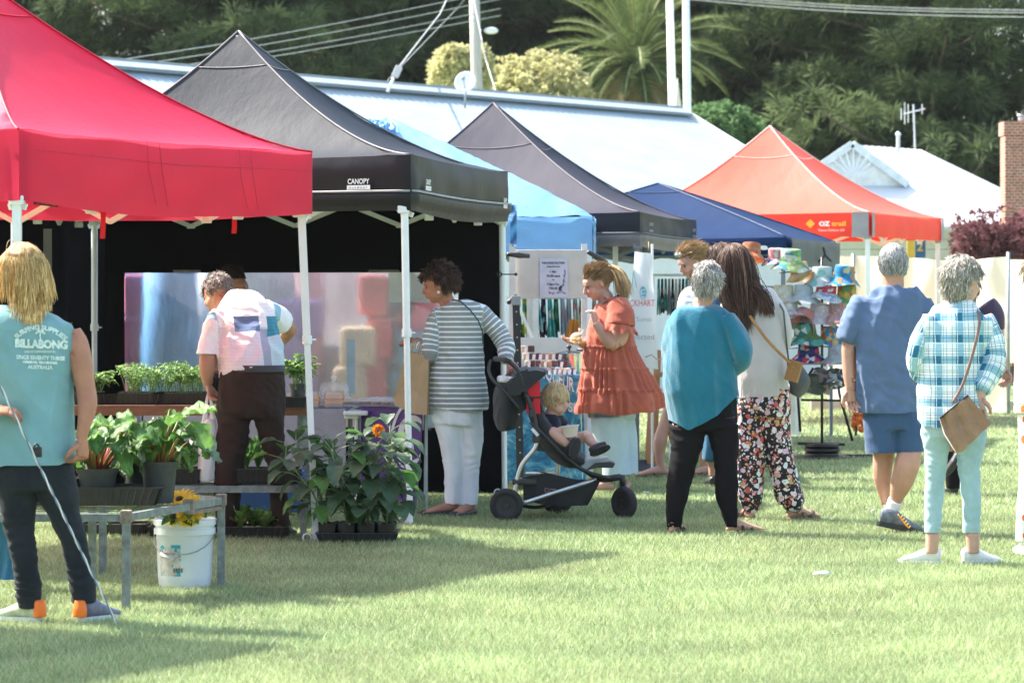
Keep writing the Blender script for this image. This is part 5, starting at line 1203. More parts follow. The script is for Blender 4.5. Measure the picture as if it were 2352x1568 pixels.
def feather():
    Y=24.6; t=thing('sail_banner','tall white hanging banner with a drawn shell and red lettering behind the rust dress','banner',(X(1478,Y),Y,P(0,850,Y).z)); mb=MB(); a=P(1458,578,Y);b=P(1497,582,Y);c=P(1512,848,Y);d=P(1440,838,Y)
    fn=lambda u,v:a.lerp(b,u).lerp(d.lerp(c,u),v)+V((0,.02*math.sin(u*4+v*3),0)); mb.grid(fn,14,24); mb.build('banner_cloth',M('banner_white',(.68,.72,.72),.8,trans=.35,var=.04),t,True); y=Y-.035
    mb=MB(); text_plane(mb,'UCKHART',P(1470,703,y),(1,0,0),(0,0,1),.055,.24); mb.build('lettering',M('ink_red',(.55,.08,.09),.7),t)
    mb=MB(); text_plane(mb,'by Sunai',P(1468,738,y),(1,0,0),(0,0,1),.04,.2); text_plane(mb,'collected',P(1470,779,y),(1,0,0),(0,0,1),.045,.23); mb.build('lettering',M('ink_grey',(0,0,0)),t)
    mb=MB()
    for i,(u,v) in enumerate(((1476,662),(1478,670),(1478,678))): 
        for q in range(5): mb.tube([P(u-3+q*1.6,v-3,y),P(u-3+q*1.6,v+3,y)],.004,4)
    mb.tube([P(1477+7*math.cos(k*.5),672+14*math.sin(k*.5),y) for k in range(14)],.004,4); mb.tube([P(1455,622,y),P(1452,655,y),P(1447,665,y)],.003,4); mb.tube([P(1455,622,y),P(1462,660,y)],.003,4)
    mb.build('shell_drawing',M('ink_teal',(.15,.40,.48),.7),t)
    mb=MB(); p=P(1482,820,y-.05); mb.tube([p,p+V((.05,0,.02)),p+V((.1,0,-.02)),p+V((.17,-.01,-.01)),p+V((.2,0,-.06))],.006,5); mb.tube([P(1490,575,y),P(1490,555,y)],.004,4); mb.build('rope_tie',M('jute',(.5,.42,.28),.9),t,True)
    # post
    mb=MB(); mb.tube([(X(1498,Y+.05),Y+.05,0),(X(1498,Y+.05),Y+.05,P(0,560,Y).z)],.01,6); mb.build('pole',alu,t)
feather()
# wooden trestle things under the rust dress side
tim=M('timber',(.42,.22,.10),.7,var=.25,scale=4,stretch=(4,4,.5))
def trestle():
    Y=25.0
    for k,(u0,u1,lb) in enumerate(((1498,1488,'leaning orange-brown timber easel leg left of the bare foot'),(1612,1618,'orange-brown timber easel leg between the tall man\'s legs'))):
        t=thing('timber_easel',lb,'easel',(X(u1,Y),Y,0)); mb=MB(); mb.bar((X(u1,Y),Y,0),(X(u0+ (10 if k==0 else -6),Y+.1),Y+.1,1.0),.07,.03); mb.build('front_leg',tim,t); mb=MB(); mb.bar((X(u1+18,Y),Y+.4,0),(X(u0+14,Y+.1),Y+.15,1.0),.05,.03); mb.build('rear_leg',tim,t); mb=MB(); mb.bar((X(u0-8,Y),Y+.06,.8),(X(u0+30,Y),Y+.06,.8),.03,.04); mb.build('crossbar',tim,t)
    t=thing('glass_shelf','small wire display shelf behind the rust dress','shelf',(X(1505,26),26,0)); mb=MB()
    for z in (.45,.62,.8):
        mb=MB(); x0_,x1_=X(1490,26),X(1545,26); mb.bbox(((x0_+x1_)/2,26.15,z),(x1_-x0_,.3,.014),.003); mb.build('shelf_board',alu,t)
    for u in (1492,1543):
        for y in (26,26.3): mb=MB(); mb.bar((X(u,26),y,0),(X(u,26),y,.85),.014,.014); mb.build('leg',alu,t)
    mb=MB(); c=V((X(1475,25),25,0)); mb.lathe([(.17,0),(.18,.015),(.15,.05),(.04,.07),(.04,.1)],c,20); tag(mb.build('umbrella_base',plast,None,True),'round black weighted base beside the grey tent leg','weight')
trestle()
def hats():
    Y=27.2; s=F/Y
    t=thing('folding_table','grey folding table with black legs carrying the bucket hat stand','table',(X(1900,Y),Y,0)); zt=P(0,832,Y).z
    mb=MB(); a,b=X(1835,Y),X(1962,Y); mb.bbox(((a+b)/2,Y,zt),(b-a,.55,.03),.006); mb.build('table_top',M('table_grey',(.42,.43,.45),.6),t)
    bl=M('black_tube',(.012,.012,.013),.45)
    for sg in (-.2,.2):
        mb=MB(); y=Y+sg; mb.tube([P(1838,990,y),P(1832,905,y),P(1868,845,y)],.013,7); mb.tube([P(1958,1012,y),P(1928,905,y),P(1920,845,y)],.013,7); mb.tube([P(1840,918,y),P(1955,920,y)],.011,7); mb.tube([P(1872,845,y),P(1905,905,y)],.011,7); mb.build('leg',bl,t,True)
    mb=MB(); mb.tube([P(1838,988,Y-.2),P(1838,988,Y+.2)],.013,7); mb.build('foot_bar',bl,t,True)
    st=thing('hat_stand','black wire hat stand with a central pole and round weights','hat stand',(X(1888,Y-.35),Y-.35,0)); y=Y-.35
    mb=MB(); mb.tube([(X(1888,y),y,.02),(X(1888,y),y,P(0,590,y).z)],.012,8); mb.build('pole',bl,st,True)
    mb=MB()
    for v in (620,680,740,795,860): mb.tube([P(1790,v+6,y),P(1888,v,y),P(1965,v+6,y)],.006,5)
    mb.build('wire_arm',bl,st,True)
    for k,(r,z) in enumerate(((.25,.0),(.15,.03),(.16,.07),(.155,.11))):
        mb=MB(); mb.lathe([(r*.9,z),(r,z+.01),(r,z+.03),(r*.9,z+.038),(.01,z+.038)],(X(1888,y),y,0),24); mb.build('base_weight',bl,st,True,40)
    mb=MB(); mb.bar(P(1832,1018,y),P(1940,1020,y),.05,.025); mb.build('foot_bar',bl,st)
    P_=lambda *c:list(c)
    H=[(1725,583,.95,'rust orange paisley','hp_rust',P_((.50,.18,.08),(.60,.12,.06),(.45,.28,.14)),30,5,-.2),
       (1784,592,.85,'pink and navy mixed print','hp_pink',P_((.70,.40,.40),(.05,.08,.25),(.7,.65,.6),(.6,.2,.2)),26,0,.1),
       (1815,600,1.1,'green leaf-print','hp_green',P_((.20,.45,.20),(.55,.60,.25),(.7,.75,.65),(.05,.3,.35)),18,3,.1),
       (1838,628,.95,'orange and yellow wavy-brimmed','hp_orange',P_((.75,.35,.12),(.75,.55,.25),(.8,.62,.5)),16,-12,-.15),
       (1888,638,1.0,'pale mint aqua-crowned','hp_mint',P_((.70,.76,.70),(.30,.60,.60),(.65,.75,.72)),14,0,.0),
       (1938,635,1.0,'bright blue flowered','hp_blue',P_((.03,.25,.55),(.05,.35,.6),(.7,.65,.4),(.65,.3,.1)),22,6,.1),
       (1800,680,1.0,'cream sprig-print','hp_cream',P_((.72,.72,.64),(.66,.62,.50),(.72,.74,.72)),24,0,0.),
       (1846,678,.95,'plain pale blue','hp_pale',P_((.55,.66,.74),(.60,.70,.76)),8,0,0.),
       (1897,672,1.0,'red spotted crown with blue-white brim','hp_red',P_((.60,.06,.12),(.62,.10,.16),(.7,.7,.75)),40,8,.05),
       (1945,678,.95,'yellow red and green floral','hp_multi',P_((.60,.15,.12),(.65,.50,.12),(.15,.4,.2)),20,0,.1),
       (1808,715,1.05,'white and grey faint flowered','hp_white',P_((.74,.74,.72),(.55,.52,.56),(.70,.74,.70)),16,0,-.1),
       (1842,735,.95,'coral pink tilted','hp_coral',P_((.72,.34,.34),(.75,.5,.48),(.7,.3,.25)),16,30,-.5),
       (1883,725,1.1,'pale lilac dotted','hp_lilac',P_((.66,.60,.68),(.72,.68,.74)),30,8,.1),
       (1928,722,1.05,'dusty rose speckled','hp_rose',P_((.62,.30,.32),(.66,.45,.46),(.5,.4,.4)),36,0,.0),
       (1850,770,1.1,'teal and green tropical','hp_teal',P_((.03,.18,.16),(.10,.35,.30),(.65,.70,.66),(.12,.2,.05)),18,-6,.1),
       (1908,775,1.0,'sky-blue with round orange fruit dots','hp_sky',P_((.02,.28,.55),(.02,.28,.5),(.65,.5,.2),(.6,.12,.06)),20,0,.0),
       (1857,812,1.05,'navy with red and white flowers','hp_navy',P_((.04,.03,.16),(.6,.05,.08),(.7,.7,.75),(.05,.05,.2)),22,0,.0),
       (1925,818,1.0,'grey-lilac striped','hp_grey',P_((.40,.36,.44),(.55,.52,.58),(.42,.50,.50)),18,0,-.1),
       (1882,872,.9,'dark floral black-and-pink','hp_dark',P_((.10,.09,.09),(.45,.28,.30),(.3,.3,.28)),30,25,.4),
       (1920,870,.85,'small black and white patterned','hp_bw',P_((.06,.07,.08),(.55,.58,.6),(.12,.14,.16)),30,0,-.2),
       (1862,882,.8,'plain dark olive','hp_olive',P_((.08,.09,.06),(.10,.11,.07)),10,0,.3),
       (1765,700,.85,'yellow and mint floral half-hidden','hp_yel',P_((.68,.64,.25),(.4,.65,.55),(.7,.5,.45)),18,0,0.),
       (1772,740,.9,'cream and pink half-hidden','hp_cp',P_((.72,.66,.6),(.66,.4,.4)),18,0,0.)]
    for i,(u,v,sc,lb,mn,cl_,ps,tilt,yaw) in enumerate(H):
        y=Y-.42-.05*(i%3); c=P(u,v,y); r=.088*sc; hh=.10*sc; br=.155*sc
        cx=MB(); rot=Matrix.Rotation(R(tilt),3,'Y')@Matrix.Rotation(yaw,3,'X')
        h=thing('bucket_hat',lb+' bucket hat on the hat stand','hat',c,'bucket hats on the stand'); m=pattern(mn,cl_,ps,i)
        n=28; prof=[(.001,hh*.98),(r*.6,hh),(r*.92,hh*.97),(r*.97,hh*.88),(r*1.0,hh*.45),(r*1.05,0)]
        mb=MB(); mb.lathe(prof,c,n,rot,cap=False); mb.build('crown',m,h,True)
        mb=MB(); vs=[];k=6
        for j in range(k+1):
            t_=j/k
            for q in range(n):
                a=2*math.pi*q/n; rr=r*1.05+(br-r)*t_; z=-.065*sc*t_+ .016*math.sin(a*3+i)*t_*t_+ (.03*math.sin(a*2+i) *t_ if i in (3,11) else 0)
                vs.append(rot@V((rr*math.cos(a),rr*math.sin(a),z))+c)
        mb.add(vs,[(j*n+q,j*n+(q+1)%n,(j+1)*n+(q+1)%n,(j+1)*n+q) for j in range(k) for q in range(n)]); mb.build('brim',m if i!=8 else pattern('hp_redbrim',P_((.72,.74,.78),(.25,.4,.65),(.7,.7,.7)),50,3),h,True)
    # orange net of fruit hanging
    c=P(1976,965,Y-.1); t=thing('net_bag','orange net bag of mandarins beside the blue-shirted man\'s hand','net bag',(c.x,c.y,P(0,988,Y).z)); mb=MB(); r_=random.Random(3)
    for k in range(22): mb.ell((c.x+r_.uniform(-.055,.055),c.y+r_.uniform(-.05,.05),c.z+r_.uniform(-.09,.10)),.032,10,7)
    mb.build('mandarins',M('mandarin',(.85,.20,.02),.45,var=.15,scale=60),t,True); mb=MB(); 
    for k in range(10): mb.tube([(c.x+.06*math.cos(k*.63),c.y+.05*math.sin(k*.63),c.z-.1),(c.x+.075*math.cos(k*.63),c.y+.06*math.sin(k*.63),c.z),(c.x+.02*math.cos(k*.63),c.y,c.z+.16)],.003,4)
    mb.build('net',M('net_red',(.8,.12,.04),.5),t,True)
    mb=MB(); y=Y-.1; mb.tube([P(1962,780,y),P(1966,1000,y)],.012,6); mb.tube([P(1962,780,y),P(1962,832,y+.2)],.01,6); mb.box(V((X(1966,y),y,.02)),(.3,.05,.03)); tag(mb.build('display_upright',plast),'black upright bar at the right end of the hat table','post')
    mb=MB(); y=Y+.9; c=P(1818,940,y); mb.grid(lambda u,v:V((X(1800+40*u,y),y+.03*math.sin(u*8),P(0,880+118*v,y).z)),12,8); tag(mb.build('white_table_skirt',M('cloth_white',(0,0,0)),None,True),'pale cloth hanging to the lawn between the floral trousers and the hat table','cloth')
hats()
# box of caps at table height, far stock behind hats
mb=MB(); y=30.2; a,b=X(1690,y),X(1790,y); mb.bbox(((a+b)/2,y,P(0,720,y).z),(b-a,.5,.55),.02)
for x in (a+.05,b-.05): mb.bar((x,y,0),(x,y,P(0,720,y).z),.04,.04)
tag(mb.build('display_case',M('case_grey',(.50,.54,.56),.6)),'pale grey display case behind the bucket hats','display case')
# litter
def litter(u,v,r,lb):
    y=YG(v); c=V((X(u,y),y,.02)); bm=bmesh.new(); bmesh.ops.create_icosphere(bm,subdivisions=3,radius=1)
    for q in bm.verts:
        k=1+.5*noise.noise(q.co*2.3+V((u,0,0))); q.co=V((q.co.x*r*k,q.co.y*r*.5*k,max(-.3,q.co.z)*r*.35*k))
    mb=MB(); mb.bm(bm,c); tag(mb.build('crumpled_tissue',M('tissue',(.75,.76,.76),.8,trans=.2),None,True),lb,'litter')
litter(1888,1326,.045,'larger white crumpled tissue on the open lawn'); litter(1484,1137,.028,'tiny white scrap of tissue on the lawn behind the stroller wheel')
# ================================================================ people
skinm=M('skin',(0,0,0),.55,var=.06,scale=30,attr=True,bump=.15,bscale=120,spec=.4)
[n for n in skinm.node_tree.nodes if n.bl_idname=='ShaderNodeBsdfPrincipled'][0].inputs['Subsurface Weight'].default_value=.12
[n for n in skinm.node_tree.nodes if n.bl_idname=='ShaderNodeBsdfPrincipled'][0].inputs['Subsurface Radius'].default_value=(.02,.008,.005)
hairm=M('hair',(0,0,0),.5,var=.12,scale=30,attr=True,trans=.15,spec=.3)
SK=(.56,.33,.25)
def lf(Y,secs,side=(1,0,0),k=1.0):
    s=F/Y; pts=[];rx=[];ry=[]
    for q in secs:
        u,v,hw=q[:3]; dep=q[3] if len(q)>3 and q[3] else hw/s*.92; dy=q[4] if len(q)>4 else 0
        p=P(u,v,Y); p.y=Y+dy; pts.append(p); rx.append(hw/s*k); ry.append(dep*k)
    return (pts,rx,ry,V(side))
def dense(l,n=4):
    """smooth a section list with Catmull-Rom"""
    pts,rx,ry,sd=l; P_=[];X_=[];Y_=[]
    def cr(a,b,c,d,t): return .5*((2*b)+(c-a)*t+(2*a-5*b+4*c-d)*t*t+(3*b-a-3*c+d)*t*t*t)
    N_=len(pts)
    for i in range(N_-1):
        i0=max(0,i-1);i3=min(N_-1,i+2)
        for k in range(n):
            t=k/n; P_.append(cr(pts[i0],pts[i],pts[i+1],pts[i3],t)); X_.append(max(.004,cr(rx[i0],rx[i],rx[i+1],rx[i3],t))); Y_.append(max(.004,cr(ry[i0],ry[i],ry[i+1],ry[i3],t)))
    P_.append(pts[-1]);X_.append(rx[-1]);Y_.append(ry[-1]); return (P_,X_,Y_,sd)
def cloth(name,mat,root,lofts,voxel=.008,smooth=3,amp=.007,fr=(9,9,3.5),seed=0,trim=None,fold2=0,extra=None,post=None,angle=None,creases=()):
    mb=MB(); D=[dense(l) for l in lofts]
    for l in D: mb.tube(l[0],l[1],20,True,l[3],ry=l[2])
    if extra: extra(mb)
    me=remesh(mb,voxel,smooth); c=co(me); n=no(me)
    # garment coordinates from the nearest loft
    best=np.full(len(c),1e9); gc=np.zeros((len(c),3),np.float32); run=0
    for li,l in enumerate(D):
        pts=np.array([tuple(p) for p in l[0]]); rad=np.array(l[1]); seg=np.linalg.norm(np.diff(pts,axis=0),axis=1); cum=np.concatenate([[0],np.cumsum(seg)]); sd=np.array(l[3])
        for i in range(0,len(pts)-1):
            a=pts[i];b=pts[i+1]; ab=b-a; L2=max(1e-9,ab@ab); t=np.clip(((c-a)@ab)/L2,0,1); q=a+t[:,None]*ab; d=np.linalg.norm(c-q,axis=1)/(rad[i]+.01)
            m=d<best; best[m]=d[m]; tt=ab/math.sqrt(L2); s_=sd-tt*(sd@tt); s_/=max(1e-6,np.linalg.norm(s_))
            if li==0: gc[m,0]=c[m,0]-pts[:,0].mean(); gc[m,1]=pts[0][2]-c[m,2]; gc[m,2]=0
            else: gc[m,0]=((c[m]-q[m])@s_)+li*.37; gc[m,1]=cum[i]+t[m]*seg[i]; gc[m,2]=li
    base=nz(c,fr[0]*.5,fr[1]*.5,fr[2]*.5,seed); f1=nz(c,*fr,seed+5)
    disp=amp*(1.1*base+ (0.45-2.0*np.abs(f1)))
    if fold2:
        c2=c.copy(); c2[:,0]+=c[:,2]*.8; f2=nz(c2,fr[0]*1.6,fr[1]*1.6,fr[2]*3,seed+9); disp+=fold2*(.4-2*np.abs(f2))
    for (cc,nrm,per,rad,a_) in creases:   # bunched folds round a joint
        cc=np.array(cc);nrm=np.array(nrm,float);nrm/=np.linalg.norm(nrm); r=c-cc; t=r@nrm; w_=np.exp(-(np.linalg.norm(r,axis=1)/rad)**2)
        disp+=a_*w_*(.45+1.4*nz(c,9,9,9,seed+4))*np.sin(t/(per*1.25)*6.283+9*nz(c,5,5,5,seed+2)+3*nz(c,14,14,14,seed))
    c=c+n*disp[:,None]; setco(me,c)
    if post: c=post(c); setco(me,c)
    a=me.attributes.new('gc','FLOAT_VECTOR','POINT'); a.data.foreach_set('vector',gc.ravel())
    if trim:
        bm=bmesh.new(); bm.from_mesh(me); kill=[f for f in bm.faces if trim(f.calc_center_median())]; bmesh.ops.delete(bm,geom=kill,context='FACES'); eb=[v for v in bm.verts if v.is_boundary]
        for _ in range(6):
            nw={}
            for v in eb:
                q=[e.other_vert(v).co for e in v.link_edges if e.is_boundary]
                if len(q)==2: nw[v]=v.co*.4+(q[0]+q[1])*.3
            for v,p_ in nw.items(): v.co=p_
        bm.to_mesh(me); bm.free()
    ob=link(me,name,mat,root,True); tuck(ob,root); return ob
HANDS=[]
def tuck(g,root):
    """keep the body inside the garment just made"""
    bd=[o for o in root.children if o.name.split('.')[0]=='body']
    if not bd: return
    bd=bd[0]; me=bd.data; c=co(me); gc_=co(g.data); lo=gc_.min(0)-.01; hi=gc_.max(0)+.01
    m=np.where(((c>lo)&(c<hi)).all(1))[0]; bn=no(me); bv=BVHTree.FromPolygons([tuple(v.co) for v in g.data.vertices],[tuple(p.vertices) for p in g.data.polygons]); o=V(root.location)
    hs=[h-o for h in HANDS[-2:]]
    for i in m.tolist():
        p=V(c[i].tolist())
        if any((p-h).length<.13 for h in hs): continue
        h,n,_,d=bv.find_nearest(p,.04)
        if h is None or V(bn[i].tolist()).dot(n)<.35: continue
        k=(p-h).dot(n)
        if k>-.010 and (d<.006 or abs(k)>.85*d): c[i]=tuple(h-n*.012)
    setco(me,c)
def tgt(me_ob,root):
    o=V(root.location); return ([tuple(v.co+o) for v in me_ob.data.vertices],[tuple(p.vertices) for p in me_ob.data.polygons])
def frame(fwd,up=(0,0,1)):
    f=V(fwd).normalized(); u=V(up); x=f.cross(u).normalized(); u=x.cross(f); return Matrix((x,f,u)).transposed()
def head(mb,c,fwd,up=(0,0,1),sc=1.0,spots=None,skin=SK,smile=0,child=False):
    Rm=frame(fwd,up); c=V(c); g=lambda x,y,z:c+Rm@(V((x,y,z))*sc); e=lambda p,r:mb.ell(g(*p),[q*sc for q in r],16,12,Rm)
    e((0,-.014,.022),(.074,.096,.098)); e((0,.028,-.03),(.056,.062,.078)); e((0,.05,-.082),(.027,.026,.022)); e((0,.062,.035),(.052,.028,.035))
    for s in (-1,1):
        e((s*.031,.060,-.022),(.026,.026,.026)); e((s*.075,-.016,-.006),(.010,.015,.027)); e((s*.046,.01,-.055),(.018,.045,.03)); e((s*.028,.083,.024),(.02,.009,.007))
    mb.tube([g(0,.086,.014),g(0,.098,-.006),g(0,.108 if not child else .10,-.024),g(0,.094,-.032)],[.007*sc,.009*sc,.0125*sc,.009*sc],8)
    e((0,.088,-.051),(.022,.010,.006)); e((0,.087,-.060),(.019,.010,.007))
    if spots is not None:
        for s in (-1,1):
            spots.append((g(s*.036,.086,.004),.016*sc,(.04,.03,.025),.6)); spots.append((g(s*.031,.094,.022),.013*sc,tuple(q*.35 for q in skin),.5)); spots.append((g(s*.078,-.014,-.008),.022*sc,(skin[0]*1.05,skin[1]*.75,skin[2]*.72),1)); spots.append((g(s*.04,.07,-.03),.026*sc,(min(1,skin[0]*1.08),skin[1]*.82,skin[2]*.8),1))
        spots.append((g(0,.096,-.055),.017*sc,(skin[0]*.85,skin[1]*.5,skin[2]*.5),.8)); spots.append((g(0,.108,-.026),.014*sc,(skin[0]*1.05,skin[1]*.8,skin[2]*.78),1))
    return Rm
def hand(mb,raw,w,d,n,curl=.5,sc=1.0,thumb=1,spread=.12):
    """w wrist, d finger direction, n palm normal, thumb +1/-1 side"""
    HANDS.append(V(w)+V(d).normalized()*.09); w=V(w);d=V(d).normalized();n=V(n); n=(n-d*n.dot(d)).normalized(); s=d.cross(n)*thumb
    k=w+d*.085*sc
    mb.tube([w-d*.015*sc,w+d*.02*sc,w+d*.055*sc,k],[.026*sc,.030*sc,.040*sc,.039*sc],12,True,s,ry=[.019*sc,.018*sc,.016*sc,.012*sc])
    for i,(o,L) in enumerate(((.030,.072),(.010,.080),(-.010,.075),(-.029,.060))):
        b=k+s*o*sc-d*.006*sc; dd=(d+s*(1.5-i)*spread*.5).normalized(); pts=[b]; a=curl*(.85+.12*i)
        for seg,ll in ((0,.42),(1,.32),(2,.26)):
            ang=a*(.7 if seg==0 else 1.0); dd=(dd*math.cos(ang)+n*math.sin(ang)).normalized(); pts.append(pts[-1]+dd*L*ll*sc)
        raw.tube(pts,[.0098*sc,.0092*sc,.0084*sc,.0062*sc],8); raw.ell(pts[-1],.0064*sc,6,4)
    b=w+d*.028*sc+s*.026*sc; t1=b+(s*.75+d*.65+n*.2).normalized()*.036*sc; t2=t1+(s*.30+d*.8+n*.45*max(.3,curl)).normalized()*.032*sc; t3=t2+(d*.85+n*.5*max(.3,curl)-s*.05).normalized()*.024*sc
    raw.tube([b,t1,t2,t3],[.015*sc,.0125*sc,.0105*sc,.0075*sc],8); raw.ell(t3,.0077*sc,6,4)
def foot(mb,ank,d,sc=1.0,heel=.055):
    """bare foot in the body mesh; ank at ankle height"""
    d=V(d).normalized(); a=V(ank); s=d.cross(V((0,0,1))); z0=0.012
    h=V((a.x,a.y,0))-d*heel*sc*.6
    pts=[h+V((0,0,.032+z0))-d*.012,h+d*.05*sc+V((0,0,.045+z0)),h+d*.11*sc+V((0,0,.037+z0)),h+d*.17*sc+V((0,0,.024+z0)),h+d*.205*sc+V((0,0,.018+z0))]
    mb.tube(pts,[.022*sc,.030*sc,.036*sc,.044*sc,.040*sc],12,True,s,ry=[.024*sc,.036*sc,.028*sc,.017*sc,.012*sc])
    for i in range(5):
        b=pts[-1]+s*(-.032+.016*i)*sc; mb.tube([b,b+d*(.030-.003*abs(i-1))*sc-V((0,0,.003))],[.010*sc,.008*sc],8)
def body(root,mb,raw,spots,skin=SK,voxel=.0065,red=()):
    me=remesh(mb,voxel,2,.4); vs=[tuple(v.co) for v in me.vertices]; fs=[tuple(p.vertices) for p in me.polygons]; bpy.data.meshes.remove(me)
    o=len(vs); vs+=raw.v; fs+=[tuple(i+o for i in f) for f in raw.f]
    me=bpy.data.meshes.new('body'); me.from_pydata(vs,[],fs); c=np.array(vs,np.float32)
    skin=(skin[0]*.84,skin[1]*.78,skin[2]*.72); col=np.tile(np.array(skin,np.float32),(len(c),1)); col*=(1+.12*nz(c,14,14,14,3))[:,None]; col[:,1:]*=(1-.10*np.clip(nz(c,5,5,5,8),0,1))[:,None]
    for p,r,cc,ww in spots:
        d=np.linalg.norm(c-np.array(tuple(p)),axis=1); w_=np.clip((1.25-d/r)*(2.5 if ww<1 else 1.2),0,1)[:,None]*(.85 if ww<1 else .6); col=col*(1-w_)+np.array(cc)*w_
    setcol(me,col); return link(me,'body',skinm,root,True)
def limbs(mb,Y,lims,sd=(1,0,0)):
    for l in lims:
        pts,rx,ry,_=dense(lf(Y,[(u,v,r,None,dy) for u,v,dy,r in l]),3); mb.tube(pts,rx,14,True,sd,ry=rx)
def torso(mb,Y,secs): pts,rx,ry,s=dense(lf(Y,secs),3); mb.tube(pts,rx,16,True,s,ry=ry)
def hair(root,c,Rm,sc,c0,c1,n=900,L=(.05,.09),lift=.4,grav=.35,wind=(0,0,0),curl=.25,r=.0022,vol=1.06,cover=None,rep=None,cap=True,seed=1,steps=6,name='hair',c2=None,flow=(0,-.3,-1),grow=.0,capc=None,bump=.08):
    rs=random.Random(seed); c=V(c); R3=(.078*sc,.100*sc,.104*sc); o=V((0,-.014,.022))*sc; iR=Rm.transposed()
    def scalp(d):
        x,y,z=d
        if cover: return cover(x,y,z)
        if y>.12: return z>.42+.25*(y-.12) 
        if abs(x)>.55 and y>-.35: return z>.05
        return z>-.55
    mb=MB(); mb.col=(*(capc or c0),1)
    if cap:
        bm=bmesh.new(); bmesh.ops.create_icosphere(bm,subdivisions=4,radius=1)
        kill=[]
        for v in bm.verts:
            d=v.co.normalized(); k=vol*(1.0+bump*noise.noise(d*2.5+V((seed,0,0)))+bump*.5*noise.noise(d*7))
            v.co=Rm@(V((d.x*R3[0],d.y*R3[1],d.z*R3[2]))*k+o)+c; 
            if not scalp(d): kill.append(v)
        bmesh.ops.delete(bm,geom=kill,context='VERTS'); mb.bm(bm)
    fl=V(flow)
    for i in range(n):
        while True:
            d=V((rs.gauss(0,1),rs.gauss(0,1),rs.gauss(0,1))).normalized()
            if scalp(d): break
        k=vol*.98; p=Rm@(V((d.x*R3[0],d.y*R3[1],d.z*R3[2]))*k+o)+c; nrm=(Rm@V((d.x/R3[0],d.y/R3[1],d.z/R3[2]))).normalized()
        f=Rm@fl; f=f-nrm*f.dot(nrm); 
        if f.length<.1: f=Rm@V((rs.uniform(-1,1),-1,0)); f=f-nrm*f.dot(nrm)
        f.normalize(); q=V((rs.uniform(-1,1),rs.uniform(-1,1),rs.uniform(-1,1)))
        dr=(f+nrm*lift*rs.uniform(.3,1.2)+q*curl*.28).normalized(); ll=rs.uniform(*L); pts=[p]; g_=V((0,0,-grav))+V(wind); ph=rs.random()*6
        clump=noise.noise_vector(nrm*6+V((seed,0,0)))
        for s_ in range(steps):
            dr=(dr+g_*(.3+.7*s_/steps)+clump*curl*.4+V((math.sin(ph+s_*1.3),math.cos(ph*1.7+s_*1.1),math.sin(ph*.6+s_)))*curl*.22).normalized(); p=p+dr*ll/steps
            l=iR@(p-c)-o; e=math.sqrt((l.x/R3[0])**2+(l.y/R3[1])**2+(l.z/R3[2])**2)
            if e<vol*1.0: p=Rm@(l*(vol*1.01/e)+o)+c
            if rep: p=rep(p)
            pts.append(p)
        kk=rs.random()**1.0; cc=cl(c0,c1,kk)
        if c2 and rs.random()<.25: cc=c2
        # lighter towards tips
        o_=len(mb.v); mb.col=(*cc,1); mb.tube(pts,[r*1.1]+[r]*(steps-1)+[r*.3],3,False)
        if grow:
            for j in range(o_,len(mb.v)):
                t=((j-o_)//3)/steps; w_=1+grow*t; mb.c[j]=(cc[0]*w_,cc[1]*w_,cc[2]*w_*.95,1)
    return mb.build(name,hairm,root,True)
def shoe(root,heel,d,L,W,H,mat,solem,name='shoe',toe=0.0,hl=0.0,acc=None,pitch=0):
    """heel = back of the sole on the ground; d toe direction; hl heel lift"""
    h=V(heel); d=V((d[0],d[1],0)).normalized(); s=d.cross(V((0,0,1))); dd=(d*math.cos(pitch)-V((0,0,math.sin(pitch)))).normalized(); up=s.cross(dd).normalized()
    if up.z<0: up=-up
    h=h+V((0,0,hl)); g=lambda x,y,z: h+dd*x*L+s*y*W+up*z*H
    sol=.25
    mb=MB(); pts=[g(.02,0,.55),g(.12,0,.58),g(.3,0,.60),g(.5,0,.46),g(.7,0,.34),g(.88,0,.27),g(.98,0,.22)]
    mb.tube(pts,[W*.26,W*.34,W*.37,W*.42,W*.48,W*.42,W*.22],16,True,s,ry=[H*.34,H*.44,H*.44,H*.31,H*.22,H*.17,H*.08])
    me=remesh(mb,.006,2); ob=link(me,name,mat,root,True)
    mb=MB(); n=22; out=[]
    for k in range(n):
        a=2*math.pi*k/n; x=.5+.52*math.cos(a); w_=.40+.10*math.sin(max(0,math.cos(a))*2) ; out.append((x,math.sin(a)*w_))
    lo=[g(x,y,0.0) for x,y in out]; mi=[g(x*1.0,y*1.06,.12) for x,y in out]; hi=[g(x,y,sol) for x,y in out]
    mb.add(lo+mi+hi,[(i,(i+1)%n,n+(i+1)%n,n+i) for i in range(n)]+[(n+i,n+(i+1)%n,2*n+(i+1)%n,2*n+i) for i in range(n)]+[tuple(range(n))[::-1],tuple(range(2*n,3*n))])
    mb.build('sole',solem,ob,True,40,off=root.location)
    return ob
